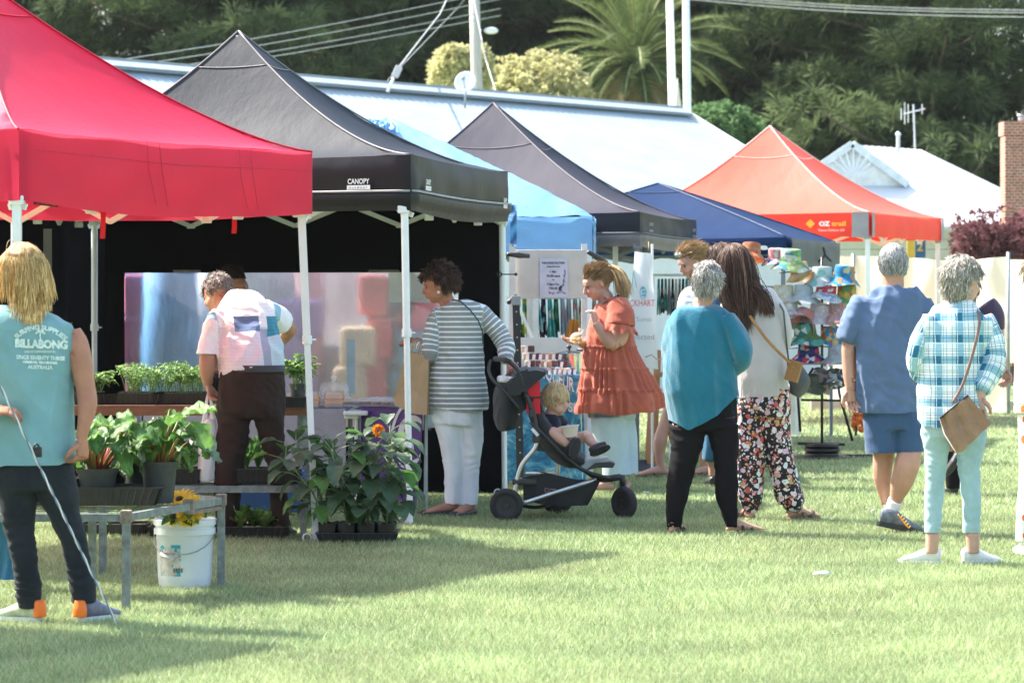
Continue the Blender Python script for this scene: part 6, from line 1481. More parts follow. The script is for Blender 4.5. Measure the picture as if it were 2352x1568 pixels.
def gmat(name,fn,rough=.85,bump=.25,bscale=220,sheen=.1,trans=0):
    """material driven by garment coordinates: fn(N,L,vec) -> colour socket"""
    m,nt,N,L=_mat(name); o_=nd(N,'ShaderNodeOutputMaterial'); b_=nd(N,'ShaderNodeBsdfPrincipled'); b_.inputs['Roughness'].default_value=rough; b_.inputs['Sheen Weight'].default_value=sheen; b_.inputs['Specular IOR Level'].default_value=.3
    at=nd(N,'ShaderNodeAttribute',attribute_name='gc'); tc=nd(N,'ShaderNodeTexCoord'); col=fn(N,L,at.outputs['Vector'],tc.outputs['Object']); 
    nn=nd(N,'ShaderNodeTexNoise',i_Scale=4.0,i_Detail=4.0); L.new(tc.outputs['Object'],nn.inputs['Vector']); mr=nd(N,'ShaderNodeMapRange',i_From_Min=.3,i_From_Max=.7,i_To_Min=.9,i_To_Max=1.1); L.new(nn.outputs['Fac'],mr.inputs['Value']); hs=nd(N,'ShaderNodeHueSaturation'); L.new(col,hs.inputs['Color']); L.new(mr.outputs[0],hs.inputs['Value']); L.new(hs.outputs[0],b_.inputs['Base Color'])
    nb=nd(N,'ShaderNodeTexNoise',i_Scale=float(bscale),i_Detail=3.0); L.new(tc.outputs['Object'],nb.inputs['Vector']); bp=nd(N,'ShaderNodeBump',i_Strength=bump,i_Distance=.004); L.new(nb.outputs['Fac'],bp.inputs['Height']); L.new(bp.outputs[0],b_.inputs['Normal'])
    L.new(b_.outputs[0],o_.inputs[0]); return m
def mth(N,L,op,a,b=None,c=None):
    n=nd(N,'ShaderNodeMath',operation=op)
    for i,x in enumerate((a,b,c)):
        if x is None: continue
        if isinstance(x,(int,float)): n.inputs[i].default_value=x
        else: L.new(x,n.inputs[i])
    return n.outputs[0]
def mixc(N,L,f,a,b):
    n=nd(N,'ShaderNodeMix',data_type='RGBA'); 
    for i,x in ((0,f),(6,a),(7,b)):
        if isinstance(x,(int,float)): n.inputs[i].default_value=x
        elif isinstance(x,tuple): n.inputs[i].default_value=c4(x)
        else: L.new(x,n.inputs[i])
    return n.outputs[2]
def band(N,L,x,per,duty,off=0):
    """1 where the stripe is"""
    f=mth(N,L,'FRACT',mth(N,L,'ADD',mth(N,L,'DIVIDE',x,per),off)); return mth(N,L,'LESS_THAN',f,duty)
def cotton(name,c,rough=.9,bump=.3,bscale=180,trans=0,sheen=.15,var=.08): return M(name,c,rough,var=var,scale=6,bump=bump,bscale=bscale,trans=trans,sheen=sheen,spec=.25)
skin2=(.50,.27,.19)
def zp(v,Y): return P(0,v,Y).z

# ---------------------------------------------------------------- 1 blond man in teal tank top
def blond():
    Y=13.5; root=thing('person','long-haired blond man in sleeveless teal surf top and black jeans, seen from behind','person',G(70,1425)); root.location.y=Y
    mb=MB();raw=MB();sp=[]; sk=(.52,.25,.16)
    hc=P(48,632,Y); Rm=head(mb,hc,(-.8,.55,-.05),(0,0,1),1.05,sp,sk); mb.tube([hc-V((0,0,.05)),P(58,705,Y),P(58,735,Y)],[.055,.062,.08],14)
    torso(mb,Y,[(58,722,60,.07),(55,745,95,.10),(56,850,88,.10),(66,1000,80,.10),(68,1075,85,.10)])
    limbs(mb,Y,[[(150,752,0,25),(172,785,0,29),(186,830,-.01,27),(197,885,-.02,23),(204,928,-.04,23),(199,968,-.06,17),(191,1008,-.07,12.5)],
                [(-40,752,0,25),(-70,800,0,28),(-90,890,-.03,23),(-50,935,-.15,20),(-18,945,-.2,14)],
                [(118,1090,0,36),(150,1185,0,26),(171,1240,0,22),(192,1375,0,18)],[(38,1090,0,36),(46,1220,0,24),(68,1395,0,18)]])
    hand(mb,raw,P(190,1006,Y-.07),(-.0,-.1,-1),(-.8,.6,.1),1.45,1.0,-1)
    hand(mb,raw,P(-22,945,Y-.20),(1,.1,.05),(0,.4,-1),.7,1.0,1)
    for q in range(3): sp.append((P(197,900+q*4,Y-.08),.03,(.42,.17,.11),1))
    body(root,mb,raw,sp,sk)
    tk=cotton('teal_cotton',(.20,.37,.385),bump=.25)
    def trim(p):
        return p.z<zp(1066-6*math.sin((p.x-X(60,Y))*3),Y) 
    tank=cloth('tank_top',tk,root,[lf(Y,[(60,708,48,.06),(58,722,82,.095),(56,745,112,.12),(56,800,118,.13),(58,880,114,.13),(64,960,108,.13),(70,1030,105,.135),(72,1095,106,.135)])],.009,3,.012,(6,6,2.5),seed=4,trim=trim,fold2=.006)
    tg_=tgt(tank,root); prn=M('teal_print',(.62,.74,.70),.9,var=.25,scale=80); y=Y-.16; mb=MB()
    L_=[('SURFING SUPPLIES',748,.021,.225,.13),('SINCE SEVENTY THREE',826,.017,.205,0),('ORIGINAL TRADEMARK',835,.010,.150,0),('AUSTRALIA',847.5,.016,.108,0)]
    cu=89; ex=(1,0,-.04)
    for tx,v,h,w_,arc in L_: text_plane(mb,tx,P(cu,v,y) if not arc else P(cu,757,y),ex,(0,0,1),h,w_,arc=arc,bold=.0012)
    text_plane(mb,'BILLABONG',P(cu+1,799,y),ex,(0,0,1),.036,.222,bold=.003)
    for k in range(14): mb.tube([P(55+5.0*k+2.6*(1-q/6)*math.cos(q*1.0),807+2.6*math.sin(q*1.0),y) for q in range(7)],.0022,3)
    mb.tube([P(90,781,y),P(89,770,y),P(90,763,y)],.003,4)
    for a in (-30,0,35,80,120,160,195): 
        q=R(a); mb.tube([P(90,762,y),P(90+7*math.cos(q),762-5*math.sin(q),y),P(90+12*math.cos(q),763-4*math.sin(q)+4,y)],[.0035,.0045,.001],4)
    drape(mb,tg_,(0,1,0),.004); mb.build('back_print',prn,tank,off=root.location)
    jm=cotton('black_denim',(.020,.024,.028),bump=.4,bscale=260,sheen=.05,var=.3)
    cr=[(P(140,1230,Y),(0,0,1),.035,.10,.006),(P(45,1225,Y),(.0,0,1),.035,.10,.006),(P(188,1345,Y),(0,.0,1),.03,.10,.009),(P(62,1360,Y),(0,0,1),.03,.10,.009)]
    cloth('jeans',jm,root,[lf(Y,[(80,1050,90,.115),(76,1085,97,.12),(78,1125,90,.11)]),lf(Y,[(118,1090,55),(138,1140,46),(150,1185,36),(170,1240,31),(180,1300,30),(190,1345,31),(194,1385,28)]),lf(Y,[(38,1090,54),(40,1140,46),(42,1185,40),(48,1230,33),(60,1300,30),(66,1350,31),(69,1395,27)])],.009,2,.005,(8,8,8),seed=2,fold2=.003,creases=cr,trim=lambda p:p.z<(zp(1386,Y) if p.x>X(120,Y) else zp(1397,Y)) or p.z>zp(1058,Y))
    soleg=M('sole_pale',(.6,.62,.6),.6); so_=M('shoe_orange',(.85,.17,.01),.5)
    h1=P(88,1434,Y);h1.z=.0; s1=shoe(root,V((X(96,Y),Y-.02,0)),(-1,.55),.27,.10,.105,M('shoe_lime',(.48,.50,.34),.55,var=.4,scale=20),soleg); s2=shoe(root,V((X(184,Y),Y-.04,0)),(.55,.85),.27,.10,.11,M('shoe_purple',(.15,.15,.21),.55,var=.4,scale=20),soleg)
    for hx,d,nm in ((V((X(96,Y),Y-.02,.062)),V((-1,.55,0)).normalized(),1),(V((X(184,Y),Y-.04,.064)),V((.55,.85,0)).normalized(),2)):
        mb=MB(); s=d.cross(V((0,0,1))); mb.tube([hx+d*.006-V((0,0,.036)),hx+d*.008,hx+d*.008+V((0,0,.042))],[.036,.036,.030],14,True,s,ry=[.022,.026,.018]); me=remesh(mb,.006,2); ob=link(me,'heel_panel',so_,(s1,s2)[nm-1],True,off=root.location)
    # wavy shoulder-length hair
    bk=lambda p: V((p.x,min(p.y,Y-.10-max(0,(.02 if p.z<zp(722,Y) else -.05))) if p.z<zp(700,Y) else p.y,p.z))
    hair(root,hc,Rm,1.05,(.30,.17,.06),(.72,.48,.20),3400,(.10,.20),.02,1.3,(.04,-.0,0),.75,.0014,1.10,cover=lambda x,y,z:(z>.30 if y>.3 else (z>-.25 if y>-.1 else z>-.75)),rep=bk,seed=3,steps=8,c2=(.85,.65,.35),flow=(0,-.5,-.8),grow=.5,capc=(.32,.19,.08),bump=.12)
    mb=MB(); g=lambda x,y,z:hc+Rm@(V((x,y,z))*1.05); mb.bbox(g(.04,.10,.008),(.012,.05,.034),.004,Rm); mb.tube([g(.062,.095,.01),g(.08,.02,.012),g(.082,-.02,.0)],.004,6); mb.build('sunglasses',plast,root,True)
blond()
# ---------------------------------------------------------------- 2 man bending over the herbs
def bender():
    Y=18.2; root=thing('person','grey-haired man bending over the herbs in a white patterned polo and brown trousers','person',G(585,1236)); root.location.y=Y
    mb=MB();raw=MB();sp=[]; sk=(.50,.27,.19); up=(-.25,.75,.6); hc=P(497,676,Y+.32); Rm=head(mb,hc,(-.45,.55,-.70),up,1.0,sp,sk); mb.tube([hc+V((.02,-.02,-.0)),P(522,702,Y+.24),P(545,730,Y+.2)],[.056,.06,.08],14)
    torso(mb,Y,[(530,715,40,.09,.25),(545,760,62,.10,.18),(570,810,65,.10,.08),(580,865,68,.11,0)])
    limbs(mb,Y,[[(490,725,.12,20),(480,790,.04,19),(476,830,.0,19),(475,860,.0,15.5),(478,882,.02,11)],[(610,720,.3,20),(650,760,.5,18),(600,800,.7,12)],[(535,900,0,34),(530,1050,.02,25),(530,1215,0,15)],[(620,900,0,34),(632,1050,.0,24),(645,1210,-.02,15)]])
    hand(mb,raw,P(478,880,Y+.02),(.22,0,-1),(.9,-.2,.1),.8,1.0,-1)
    body(root,mb,raw,sp,sk)
    def polo(N,L,g,ob):
        sx=nd(N,'ShaderNodeSeparateXYZ'); L.new(g,sx.inputs[0]); u,v,li=sx.outputs
        sh=mth(N,L,'ADD',u,mth(N,L,'MULTIPLY',v,-.18))
        col=mixc(N,L,mth(N,L,'GREATER_THAN',v,.155),(.84,.84,.84),(.70,.64,.70))
        b1=mth(N,L,'MULTIPLY',mth(N,L,'LESS_THAN',mth(N,L,'ABSOLUTE',mth(N,L,'SUBTRACT',v,.135)),.045),mth(N,L,'LESS_THAN',mth(N,L,'ABSOLUTE',mth(N,L,'SUBTRACT',sh,-.005)),.075))
        b2=mth(N,L,'MULTIPLY',mth(N,L,'LESS_THAN',mth(N,L,'ABSOLUTE',mth(N,L,'SUBTRACT',v,.145)),.055),mth(N,L,'LESS_THAN',mth(N,L,'ABSOLUTE',mth(N,L,'SUBTRACT',sh,.15)),.035))
        b3=mth(N,L,'MULTIPLY',mth(N,L,'GREATER_THAN',v,.165),mth(N,L,'LESS_THAN',mth(N,L,'ABSOLUTE',mth(N,L,'SUBTRACT',sh,.095)),.025))
        col=mixc(N,L,b3,col,(.33,.36,.46)); col=mixc(N,L,mth(N,L,'MULTIPLY',mth(N,L,'GREATER_THAN',v,.165),mth(N,L,'GREATER_THAN',sh,.122)),col,(.50,.62,.68))
        col=mixc(N,L,b1,col,(.12,.20,.36)); col=mixc(N,L,b2,col,(.03,.24,.33))
        col=mixc(N,L,mth(N,L,'MULTIPLY',mth(N,L,'GREATER_THAN',v,.385),mth(N,L,'GREATER_THAN',sh,.0)),col,(.03,.18,.26))
        lt=mth(N,L,'LESS_THAN',li,.5); st=mth(N,L,'MULTIPLY',band(N,L,v,.02,.15),.25); col=mixc(N,L,st,col,(.35,.36,.45))
        slv=mixc(N,L,mth(N,L,'LESS_THAN',mth(N,L,'ABSOLUTE',mth(N,L,'SUBTRACT',v,.05)),.035),(.82,.82,.84),(.28,.48,.60))
        return mixc(N,L,lt,slv,col)
    pm=gmat('polo_print',polo,bump=.2)
    cr=[(P(520,790,Y),(.6,0,1),.05,.12,.008)]
    cloth('polo_shirt',pm,root,[lf(Y,[(528,692,28,.08,.27),(540,708,66,.11,.22),(555,745,76,.125,.15),(566,785,78,.13,.09),(577,820,77,.14,.04),(582,862,76,.14,0)]),lf(Y,[(500,725,26,.08,.14),(487,755,28,.075,.08),(479,790,27,.065,.03),(476,822,28,.065,0)]),lf(Y,[(600,715,26,.08,.25),(640,740,24,.07,.40)])],.008,3,.013,(7,7,4),seed=12,fold2=.007,creases=cr,
        trim=lambda p:(p.z<zp(868-.19*((p.x-X(503,Y))*F/Y),Y) and p.x>X(500,Y)) or (p.z<zp(812,Y) and p.x<X(499,Y)))
    tm=M('brown_trousers',(.030,.017,.014),.8,var=.15,scale=6,bump=.3,bscale=150,sheen=.03,spec=.2)
    cr=[(P(530,1010,Y),(.4,0,1),.06,.12,.006),(P(570,930,Y),(1,0,.8),.06,.14,.006),(P(625,1000,Y),(-.4,0,1),.06,.1,.005)]
    cloth('trousers',tm,root,[lf(Y,[(585,838,66,.13,0),(580,870,76,.14,0),(577,920,80,.14),(576,960,77,.12)]),lf(Y,[(538,940,42),(535,1000,38),(528,1060,35),(523,1120,31),(522,1180,27),(522,1238,26)]),lf(Y,[(617,940,40),(624,1000,32),(632,1060,24,),(637,1120,21),(643,1180,23),(646,1222,24)])],.009,3,.010,(8,8,5),seed=6,fold2=.006,creases=cr,trim=lambda p:p.z>zp(846,Y) or p.z<zp(1228,Y))
    mb=MB(); mb.tube(dense(lf(Y,[(586,838,67.5,.137,0),(586,853,73,.142,0)]))[0],[.175,.178,.181,.184,.187],24,False,(1,0,0),ry=[.138,.139,.14,.141,.142]); mb.build('belt',M('belt',(.02,.018,.018),.5),root,True)
    dk=M('shoe_brown',(.05,.03,.02),.6); 
    shoe(root,(X(538,Y),Y-.05,0),(.0,1),.29,.10,.09,dk,M('sole_dark',(.03,.03,.03),.7)); shoe(root,(X(640,Y),Y-.07,0),(.25,1),.29,.10,.09,dk,M('sole_dark',(0,0,0)))
    hair(root,hc,Rm,1.0,(.16,.13,.11),(.50,.46,.42),1500,(.02,.04),.35,.05,(0,0,0),.6,.0018,1.07,seed=8,cover=lambda x,y,z:z>-.6 if y<.0 else z>.25)
    # white carrier bag hanging from his hand
    b=thing('carrier_bag','white plastic carrier bag hanging from the bending man\'s left hand','bag',P(478,1110,Y)); wm=M('bag_white',(.78,.78,.78),.45,trans=.35,var=.04,bump=.6,bscale=16,stretch=(1,1,.3))
    cloth('bag',wm,b,[lf(Y,[(480,962,8,.03),(479,985,17,.05),(476,1030,19,.06),(476,1075,21,.065),(478,1104,19,.055)],k=1)],.007,2,.006,(16,16,4),seed=2,fold2=.002)
    mb=MB()
    for du in (-9,9): pts=[P(480+du*.3,905,Y),P(480+du*.8,935,Y),P(479+du,970,Y),P(478+du,1000,Y)]; mb.tube(pts,[.006,.012,.018,.01],10,True,(1,0,0),ry=[.004,.006,.01,.008])
    mb.build('handles',wm,b,True)
bender()
# ---------------------------------------------------------------- 3 seller with dark tied hair
def seller():
    Y=20.15; Y=21.3; root=thing('person','dark-haired seller in black, mostly hidden behind the bending man','person',(X(540,Y),Y,0)); mb=MB();raw=MB();sp=[]; sk=(.40,.22,.16); hc=P(540,664,Y); s=F/Y
    Rm=head(mb,hc,(.85,-.35,-.15),(0,0,1),.98,sp,sk); mb.tube([hc-V((0,0,.04)),hc-V((0,0,.15))],[.05,.055],12); torso(mb,Y,[(540,715,60,.09),(540,800,52,.1),(540,900,55,.1)]); limbs(mb,Y,[[(500,730,0,16),(495,800,-.1,13),(510,850,-.3,9)],[(580,730,0,16),(585,800,-.1,13),(570,850,-.3,9)],[(520,900,0,28),(520,1020,0,20),(520,1140,0,12)],[(560,900,0,28),(560,1020,0,20),(560,1140,0,12)]])
    hand(mb,raw,P(510,850,Y-.3),(.3,-.5,-.3),(0,0,-1),.5,.95,1); hand(mb,raw,P(570,850,Y-.3),(-.3,-.5,-.3),(0,0,-1),.5,.95,-1); body(root,mb,raw,sp,sk,.008)
    km=cotton('black_cotton',(.012,.012,.014)); cloth('tee_shirt',km,root,[lf(Y,[(540,705,30,.07),(540,722,62,.1),(540,800,58,.12),(540,910,60,.12)]),lf(Y,[(498,730,20),(492,790,18)]),lf(Y,[(582,730,20),(588,790,18)])],.012,2,.006); cloth('trousers',km,root,[lf(Y,[(540,890,60,.12),(540,940,60,.12)]),lf(Y,[(520,940,32),(520,1150,16)]),lf(Y,[(560,940,32),(560,1150,16)])],.012,2,.006)
    for u in (520,560): shoe(root,(X(u,Y),Y+.05,0),(0,-1),.25,.09,.08,km,M('sole_dark',(0,0,0)))
    hair(root,hc,Rm,.98,(.012,.008,.008),(.05,.03,.025),700,(.08,.13),.1,.05,(0,0,0),.05,.0025,1.05,seed=5,flow=(0,-1,.1),bump=.02)
seller()
# ---------------------------------------------------------------- 4 woman in striped top
def striped():
    Y=20.0; root=thing('person','dark-haired woman in a grey and white striped top and white trousers holding a pram handle','person',G(1040,1185)); root.location.y=Y
    mb=MB();raw=MB();sp=[]; sk=(.50,.24,.17); hc=P(1008,655,Y-.02); Rm=head(mb,hc,(-.96,.12,-.22),(-.15,0,1),1.05,sp,sk); mb.tube([hc+V((.02,0,-.05)),P(1030,698,Y),P(1045,720,Y)],[.05,.055,.07],14)
    torso(mb,Y,[(1050,705,40,.08),(1055,740,48,.10),(1052,850,55,.11),(1052,940,52,.11)])
    limbs(mb,Y,[[(1000,725,-.02,17),(992,780,-.05,16),(988,812,-.06,15),(968,796,.06,10),(955,782,.12,9)],[(1108,722,0,17),(1135,750,0,16),(1160,785,-.02,15),(1165,812,-.08,12),(1167,828,-.1,9)],[(1028,945,0,28),(1040,1050,0,19),(1042,1165,0,11)],[(1080,945,0,28),(1082,1050,0,19),(1080,1170,0,11)]])
    hand(mb,raw,P(955,783,Y+.12),(-.5,.5,.1),(0,.2,-1),.9,.95,1); hand(mb,raw,P(1168,826,Y-.10),(.25,-.3,-.6),(-.4,.6,-.5),1.2,.95,1)
    foot(mb,P(1035,1165,Y),(-1,-.25,0),1.0); foot(mb,P(1080,1168,Y),(-.6,-.9,0),1.0)
    body(root,mb,raw,sp,sk)
    def st(N,L,g,ob):
        sx=nd(N,'ShaderNodeSeparateXYZ'); L.new(g,sx.inputs[0]); return mixc(N,L,band(N,L,sx.outputs[1],.0335,.30),(.25,.265,.26),(.74,.76,.74))
    sm=gmat('stripe_knit',st,bump=.25); 
    cr=[(P(1158,790,Y),(.3,0,1),.03,.08,.006),(P(990,810,Y),(.3,0,1),.03,.07,.005),(P(1050,850,Y),(0,0,1),.09,.2,.004)]
    cloth('striped_top',sm,root,[lf(Y,[(1050,690,27,.07),(1052,704,52,.09),(1055,725,60,.105),(1053,765,58,.115),(1050,820,60,.12),(1049,870,66,.13),(1051,910,68,.135),(1052,958,68,.135)]),
        lf(Y,[(1008,715,20,.07,-.0),(998,750,21,.065,-.03),(991,785,21,.062,-.05),(988,812,20,.06,-.06),(975,803,17,.055,.02),(962,788,14,.045,.1)]),lf(Y,[(1098,715,21,.07),(1125,742,22,.065),(1150,772,21,.06,-.01),(1162,795,20,.055,-.04),(1162,815,17,.05,-.08),(1163,828,15,.045,-.1)])],.008,3,.010,(7,7,4),seed=8,fold2=.005,creases=cr,
        trim=lambda p:p.z<zp(941+5*math.cos((p.x-X(1075,Y))*14),Y) and p.x<X(1130,Y))
    wm=cotton('white_linen',(.70,.73,.76),bump=.25)
    cr=[(P(1035,1045,Y),(.3,0,1),.05,.1,.006),(P(1075,1060,Y),(-.3,0,1),.05,.1,.005)]
    cloth('white_trousers',wm,root,[lf(Y,[(1050,905,57,.12),(1050,945,59,.12),(1048,975,56,.11)]),lf(Y,[(1026,960,32),(1034,1000,30),(1040,1050,26),(1042,1100,23),(1042,1158,22)]),lf(Y,[(1078,960,32),(1084,1000,26),(1084,1050,21),(1082,1100,19),(1080,1166,18)])],.009,3,.009,(9,9,3),seed=15,fold2=.004,creases=cr,trim=lambda p:p.z<zp(1157,Y) or p.z>zp(925,Y))
    for q,d in ((P(1035,1165,Y),(-1,-.25,0)),(P(1080,1168,Y),(-.6,-.9,0))):
        d=V(d).normalized(); a=V((q.x,q.y,0))-d*.03; s=d.cross(V((0,0,1))); mb=MB(); mb.tube([a-d*.01+V((0,0,.03)),a+d*.06+V((0,0,.026)),a+d*.14+V((0,0,.022)),a+d*.21+V((0,0,.02)),a+d*.25+V((0,0,.014))],[.03,.036,.042,.047,.03],14,True,s,ry=[.032,.024,.018,.026,.014]); link(remesh(mb,.006,2),'shoe',M('flat_navy',(.015,.015,.025),.5),root,True)
    hair(root,hc,Rm,1.05,(.022,.012,.010),(.10,.055,.04),3000,(.03,.055),.15,.15,(0,0,0),1.3,.0016,1.18,seed=6,cover=lambda x,y,z:(z>.35 if y>.25 else (z>.0 if y>-.05 and abs(x)>.5 else z>-.55)),bump=.2,c2=(.20,.11,.07))
    for q in (-1,1): mb=MB(); mb.ell(hc+Rm@V((.083*q,-.0,-.045)),.011,8,6); mb.build('earring',M('pearl',(.8,.78,.72),.3),root,True)
    mb=MB(); mb.tube([P(1040,688,Y-.09),P(1058,692,Y-.11),P(1080,712,Y-.125),P(1098,735,Y-.125),P(1108,760,Y-.12),P(1110,790,Y-.11)],.005,6); mb.build('bag_strap',M('strap_green',(.02,.05,.04),.5),root,True)
    mb=MB(); mb.tube([P(961,786,Y+.09)+V((.03*math.cos(a),0.02*math.sin(a),.03*math.sin(a))) for a in [k*.7 for k in range(10)]],.004,5); mb.build('bracelet',M('steel_watch',(.5,.5,.5),.3,metal=1),root,True)
    # paper bag
    b=thing('paper_bag','brown paper carrier bag held in front of the striped woman behind the white leg','bag',P(945,953,Y)); pm=M('kraft',(.42,.27,.14),.8,var=.08,scale=5,bump=.3,bscale=8); yb=Y-.12
    fr=[P(933,808,yb),P(985,815,yb+.02),P(980,953,yb-.02),P(950,950,yb-.03),P(905,930,yb-.02),P(904,915,yb)]
    mb=MB(); mb.slab(fr,(.02,.16,0)); me=mb.mesh(); bm=bmesh.new(); bm.from_mesh(me); bmesh.ops.triangulate(bm,faces=bm.faces[:]); bmesh.ops.subdivide_edges(bm,edges=bm.edges[:],cuts=5,use_grid_fill=True); 
    for v in bm.verts: v.co+=V((0,.014*noise.noise(v.co*9),.0))+V((.004*noise.noise(v.co*20),0,0))
    bm.to_mesh(me); bm.free(); link(me,'bag',pm,b,False)
    mb=MB(); mb.tube([P(945,812,yb+.02),P(950,785,yb+.05),P(962,780,yb+.08),P(972,790,yb+.08),P(972,815,yb+.05)],.006,6); mb.build('handle',pm,b,True)
striped()
# ---------------------------------------------------------------- 5 woman in rust dress
def rust_woman():
    Y=22.4; root=thing('person','blonde ponytailed woman in a tiered rust dress eating from a small packet','person',G(1405,1122)); root.location.y=Y
    mb=MB();raw=MB();sp=[]; sk=(.60,.36,.29); hc=P(1371,652,Y); Rm=head(mb,hc,(-.93,-.18,-.42),(-.3,-.1,1),1.06,sp,sk); mb.tube([hc+V((.02,.01,-.04)),P(1393,686,Y),P(1405,705,Y)],[.055,.058,.075],14)
    torso(mb,Y,[(1400,700,30,.1),(1400,730,42,.13),(1402,800,48,.14),(1405,900,58,.16),(1405,960,55,.16)])
    limbs(mb,Y,[[(1425,712,-.14,22),(1424,750,-.17,23),(1412,785,-.18,21),(1396,780,-.2,17),(1382,762,-.2,14),(1366,741,-.2,9.5)],[(1385,715,.14,20),(1365,770,.1,18),(1345,790,.0,12),(1332,785,-.05,9)],[(1395,960,-.07,35),(1390,1040,-.07,22),(1388,1098,-.07,15)],[(1425,960,.07,35),(1432,1040,.07,22),(1440,1085,.07,15)]])
    hand(mb,raw,P(1366,741,Y-.2),(-.1,.25,1),(-.7,.6,.0),1.05,.9,-1); hand(mb,raw,P(1334,786,Y-.05),(-1,-.1,.0),(0,-.1,1),.5,1.0,1)
    foot(mb,P(1395,1112,Y-.07),(-1,-.35,0),1.0); foot(mb,P(1441,1100,Y+.07),(-.3,-1,0),1.0)
    body(root,mb,raw,sp,sk)
    rm=M('rust_linen',(.44,.095,.050),.85,var=.14,scale=12,bump=.5,bscale=160,sheen=.2,trans=.06)
    rn=noise.noise
    def post(c):
        # gathered tiers: vertical pleats growing below each seam
        z=c[:,2]; s=F/Y; out=c.copy()
        ctr=np.array([X(1405,Y),Y]); r=c[:,:2]-ctr; L=np.linalg.norm(r,axis=1)+1e-6; ang=np.arctan2(r[:,1],r[:,0])
        for (v0,v1,a_,f) in ((795,845,.006,30),(845,893,.010,26),(893,950,.012,20)):
            z0,z1=zp(v0,Y),zp(v1,Y); t=(z0-z)/(z0-z1); m=(t>0)&(t<1.15)&(L>.08); w_=np.where(m,np.minimum(1,t*3+.3),0)
            d=a_*w_*np.sin(ang*f+3*np.sin(ang*5+v0)+z*6); ruff=np.where((t>-.04)&(t<.06),.006,0)
            out[:,0]+=r[:,0]/L*(d+ruff); out[:,1]+=r[:,1]/L*(d+ruff)
        return out
    cr=[(P(1395,770,Y-.1),(1,0,.6),.05,.1,.006)]
    cloth('tiered_dress',rm,root,[lf(Y,[(1408,684,20,.09),(1410,700,34,.13),(1404,725,44,.155),(1401,758,54,.17),(1402,795,60,.175),(1404,822,68,.2),(1408,845,74,.22),(1413,872,84,.24),(1419,896,92,.26),(1424,925,100,.28),(1424,985,102,.28)]),lf(Y,[(1415,698,26,.08,-.1),(1424,720,30,.09,-.14),(1423,748,34,.10,-.16)]),lf(Y,[(1395,705,20,.08,.1),(1378,745,20,.08,.13)])],.009,2,.008,(7,7,4),seed=31,fold2=.004,post=post,creases=cr,
        trim=lambda p:p.z<zp(948+3*math.sin(p.x*18)-(16 if p.x>X(1490,Y) else 0)*min(1,(p.x-X(1490,Y))*10),Y))
    # ruffle on the sleeve
    mb=MB(); c=P(1422,746,Y-.16); pts=[]
    mb.grid(lambda u,v:c+V(((.115+.02*v+.010*v*math.sin(u*75))*math.cos(u*6.283),(.125+.02*v+.01*v*math.sin(u*75))*math.sin(u*6.283),-.05*v+.018*math.cos(u*6.283)*-1-.012*v*math.sin(u*52))),150,6); mb.build('sleeve_ruffle',rm,root,True)
    mb=MB(); mb.tube([P(1394,696,Y)+V((.085*math.cos(a),.085*math.sin(a),.05*math.cos(a))) for a in [k*math.pi/10 for k in range(20)]],.015,8,closed=True); mb.build('black_collar',M('collar_black',(.012,.012,.014),.7),root,True)
    pm=cotton('pale_denim',(.42,.52,.58),bump=.3)
    cloth('wide_trousers',pm,root,[lf(Y,[(1408,930,50,.16),(1408,960,50,.16)]),lf(Y,[(1398,955,40,.13,-.06),(1402,1010,40,.12,-.06),(1410,1050,30,.10,-.06),(1414,1093,34,.10,-.06)]),lf(Y,[(1422,955,34,.12,.06),(1430,1010,34,.11,.06),(1434,1050,32,.10,.06),(1438,1090,30,.10,.06)])],.01,2,.010,(10,10,3),seed=9,trim=lambda p:p.z<zp(1087,Y))
    def rep(p): return p
    hair(root,hc,Rm,1.06,(.22,.12,.055),(.45,.29,.14),1400,(.06,.11),.02,.0,(0,0,0),.08,.0018,1.04,seed=9,flow=(0,-1,.15),bump=.03,cover=lambda x,y,z:(z>.45 if y>.5 else (z>.08 if abs(x)>.6 and y>-.05 else z>-.50)))
    # ponytail
    mb=MB(); rs=random.Random(4); b=P(1398,618,Y)
    for i in range(520):
        q=V((rs.gauss(0,.013),rs.gauss(0,.014),rs.gauss(0,.011))); dr=V((rs.uniform(.6,1),rs.uniform(-.4,.4),rs.uniform(-.1,.6))).normalized(); p=b+q; pts=[p]; LL=rs.uniform(.17,.30)
        for k in range(8): dr=(dr+V((-.02+.05*rs.random(),0,-.42))+V((rs.gauss(0,.1),rs.gauss(0,.1),0))).normalized(); p=p+dr*LL/8; pts.append(p)
        cc=cl((.38,.22,.10),(.80,.60,.34),rs.random()); mb.col=(*cc,1); mb.tube(pts,[.003,.003,.003,.003,.0028,.0026,.0022,.0016,.0006],3,False)
    mb.build('ponytail',hairm,root,True)
    # packet of biscuits
    k=thing('biscuit_packet','small clear packet of yellow biscuits held in the rust-dressed woman\'s hand','packet',P(1326,792,Y-.08)); mb=MB(); c=P(1326,778,Y-.08); rs=random.Random(1)
    for i in range(9): mb.ell(c+V((rs.uniform(-.032,.032),rs.uniform(-.025,.025),rs.uniform(-.03,.03))),(.019,.019,.015),9,6)
    mb.build('biscuits',M('biscuit_y',(.66,.38,.07),.7,var=.15,scale=50),k,True); mb=MB(); mb.ell(c,(.056,.045,.05),14,10); mb.tube([c+V((.02,0,.04)),c+V((.03,0,.075))],[.012,.022],8); mb.build('wrapper',clear,k,True)
rust_woman()
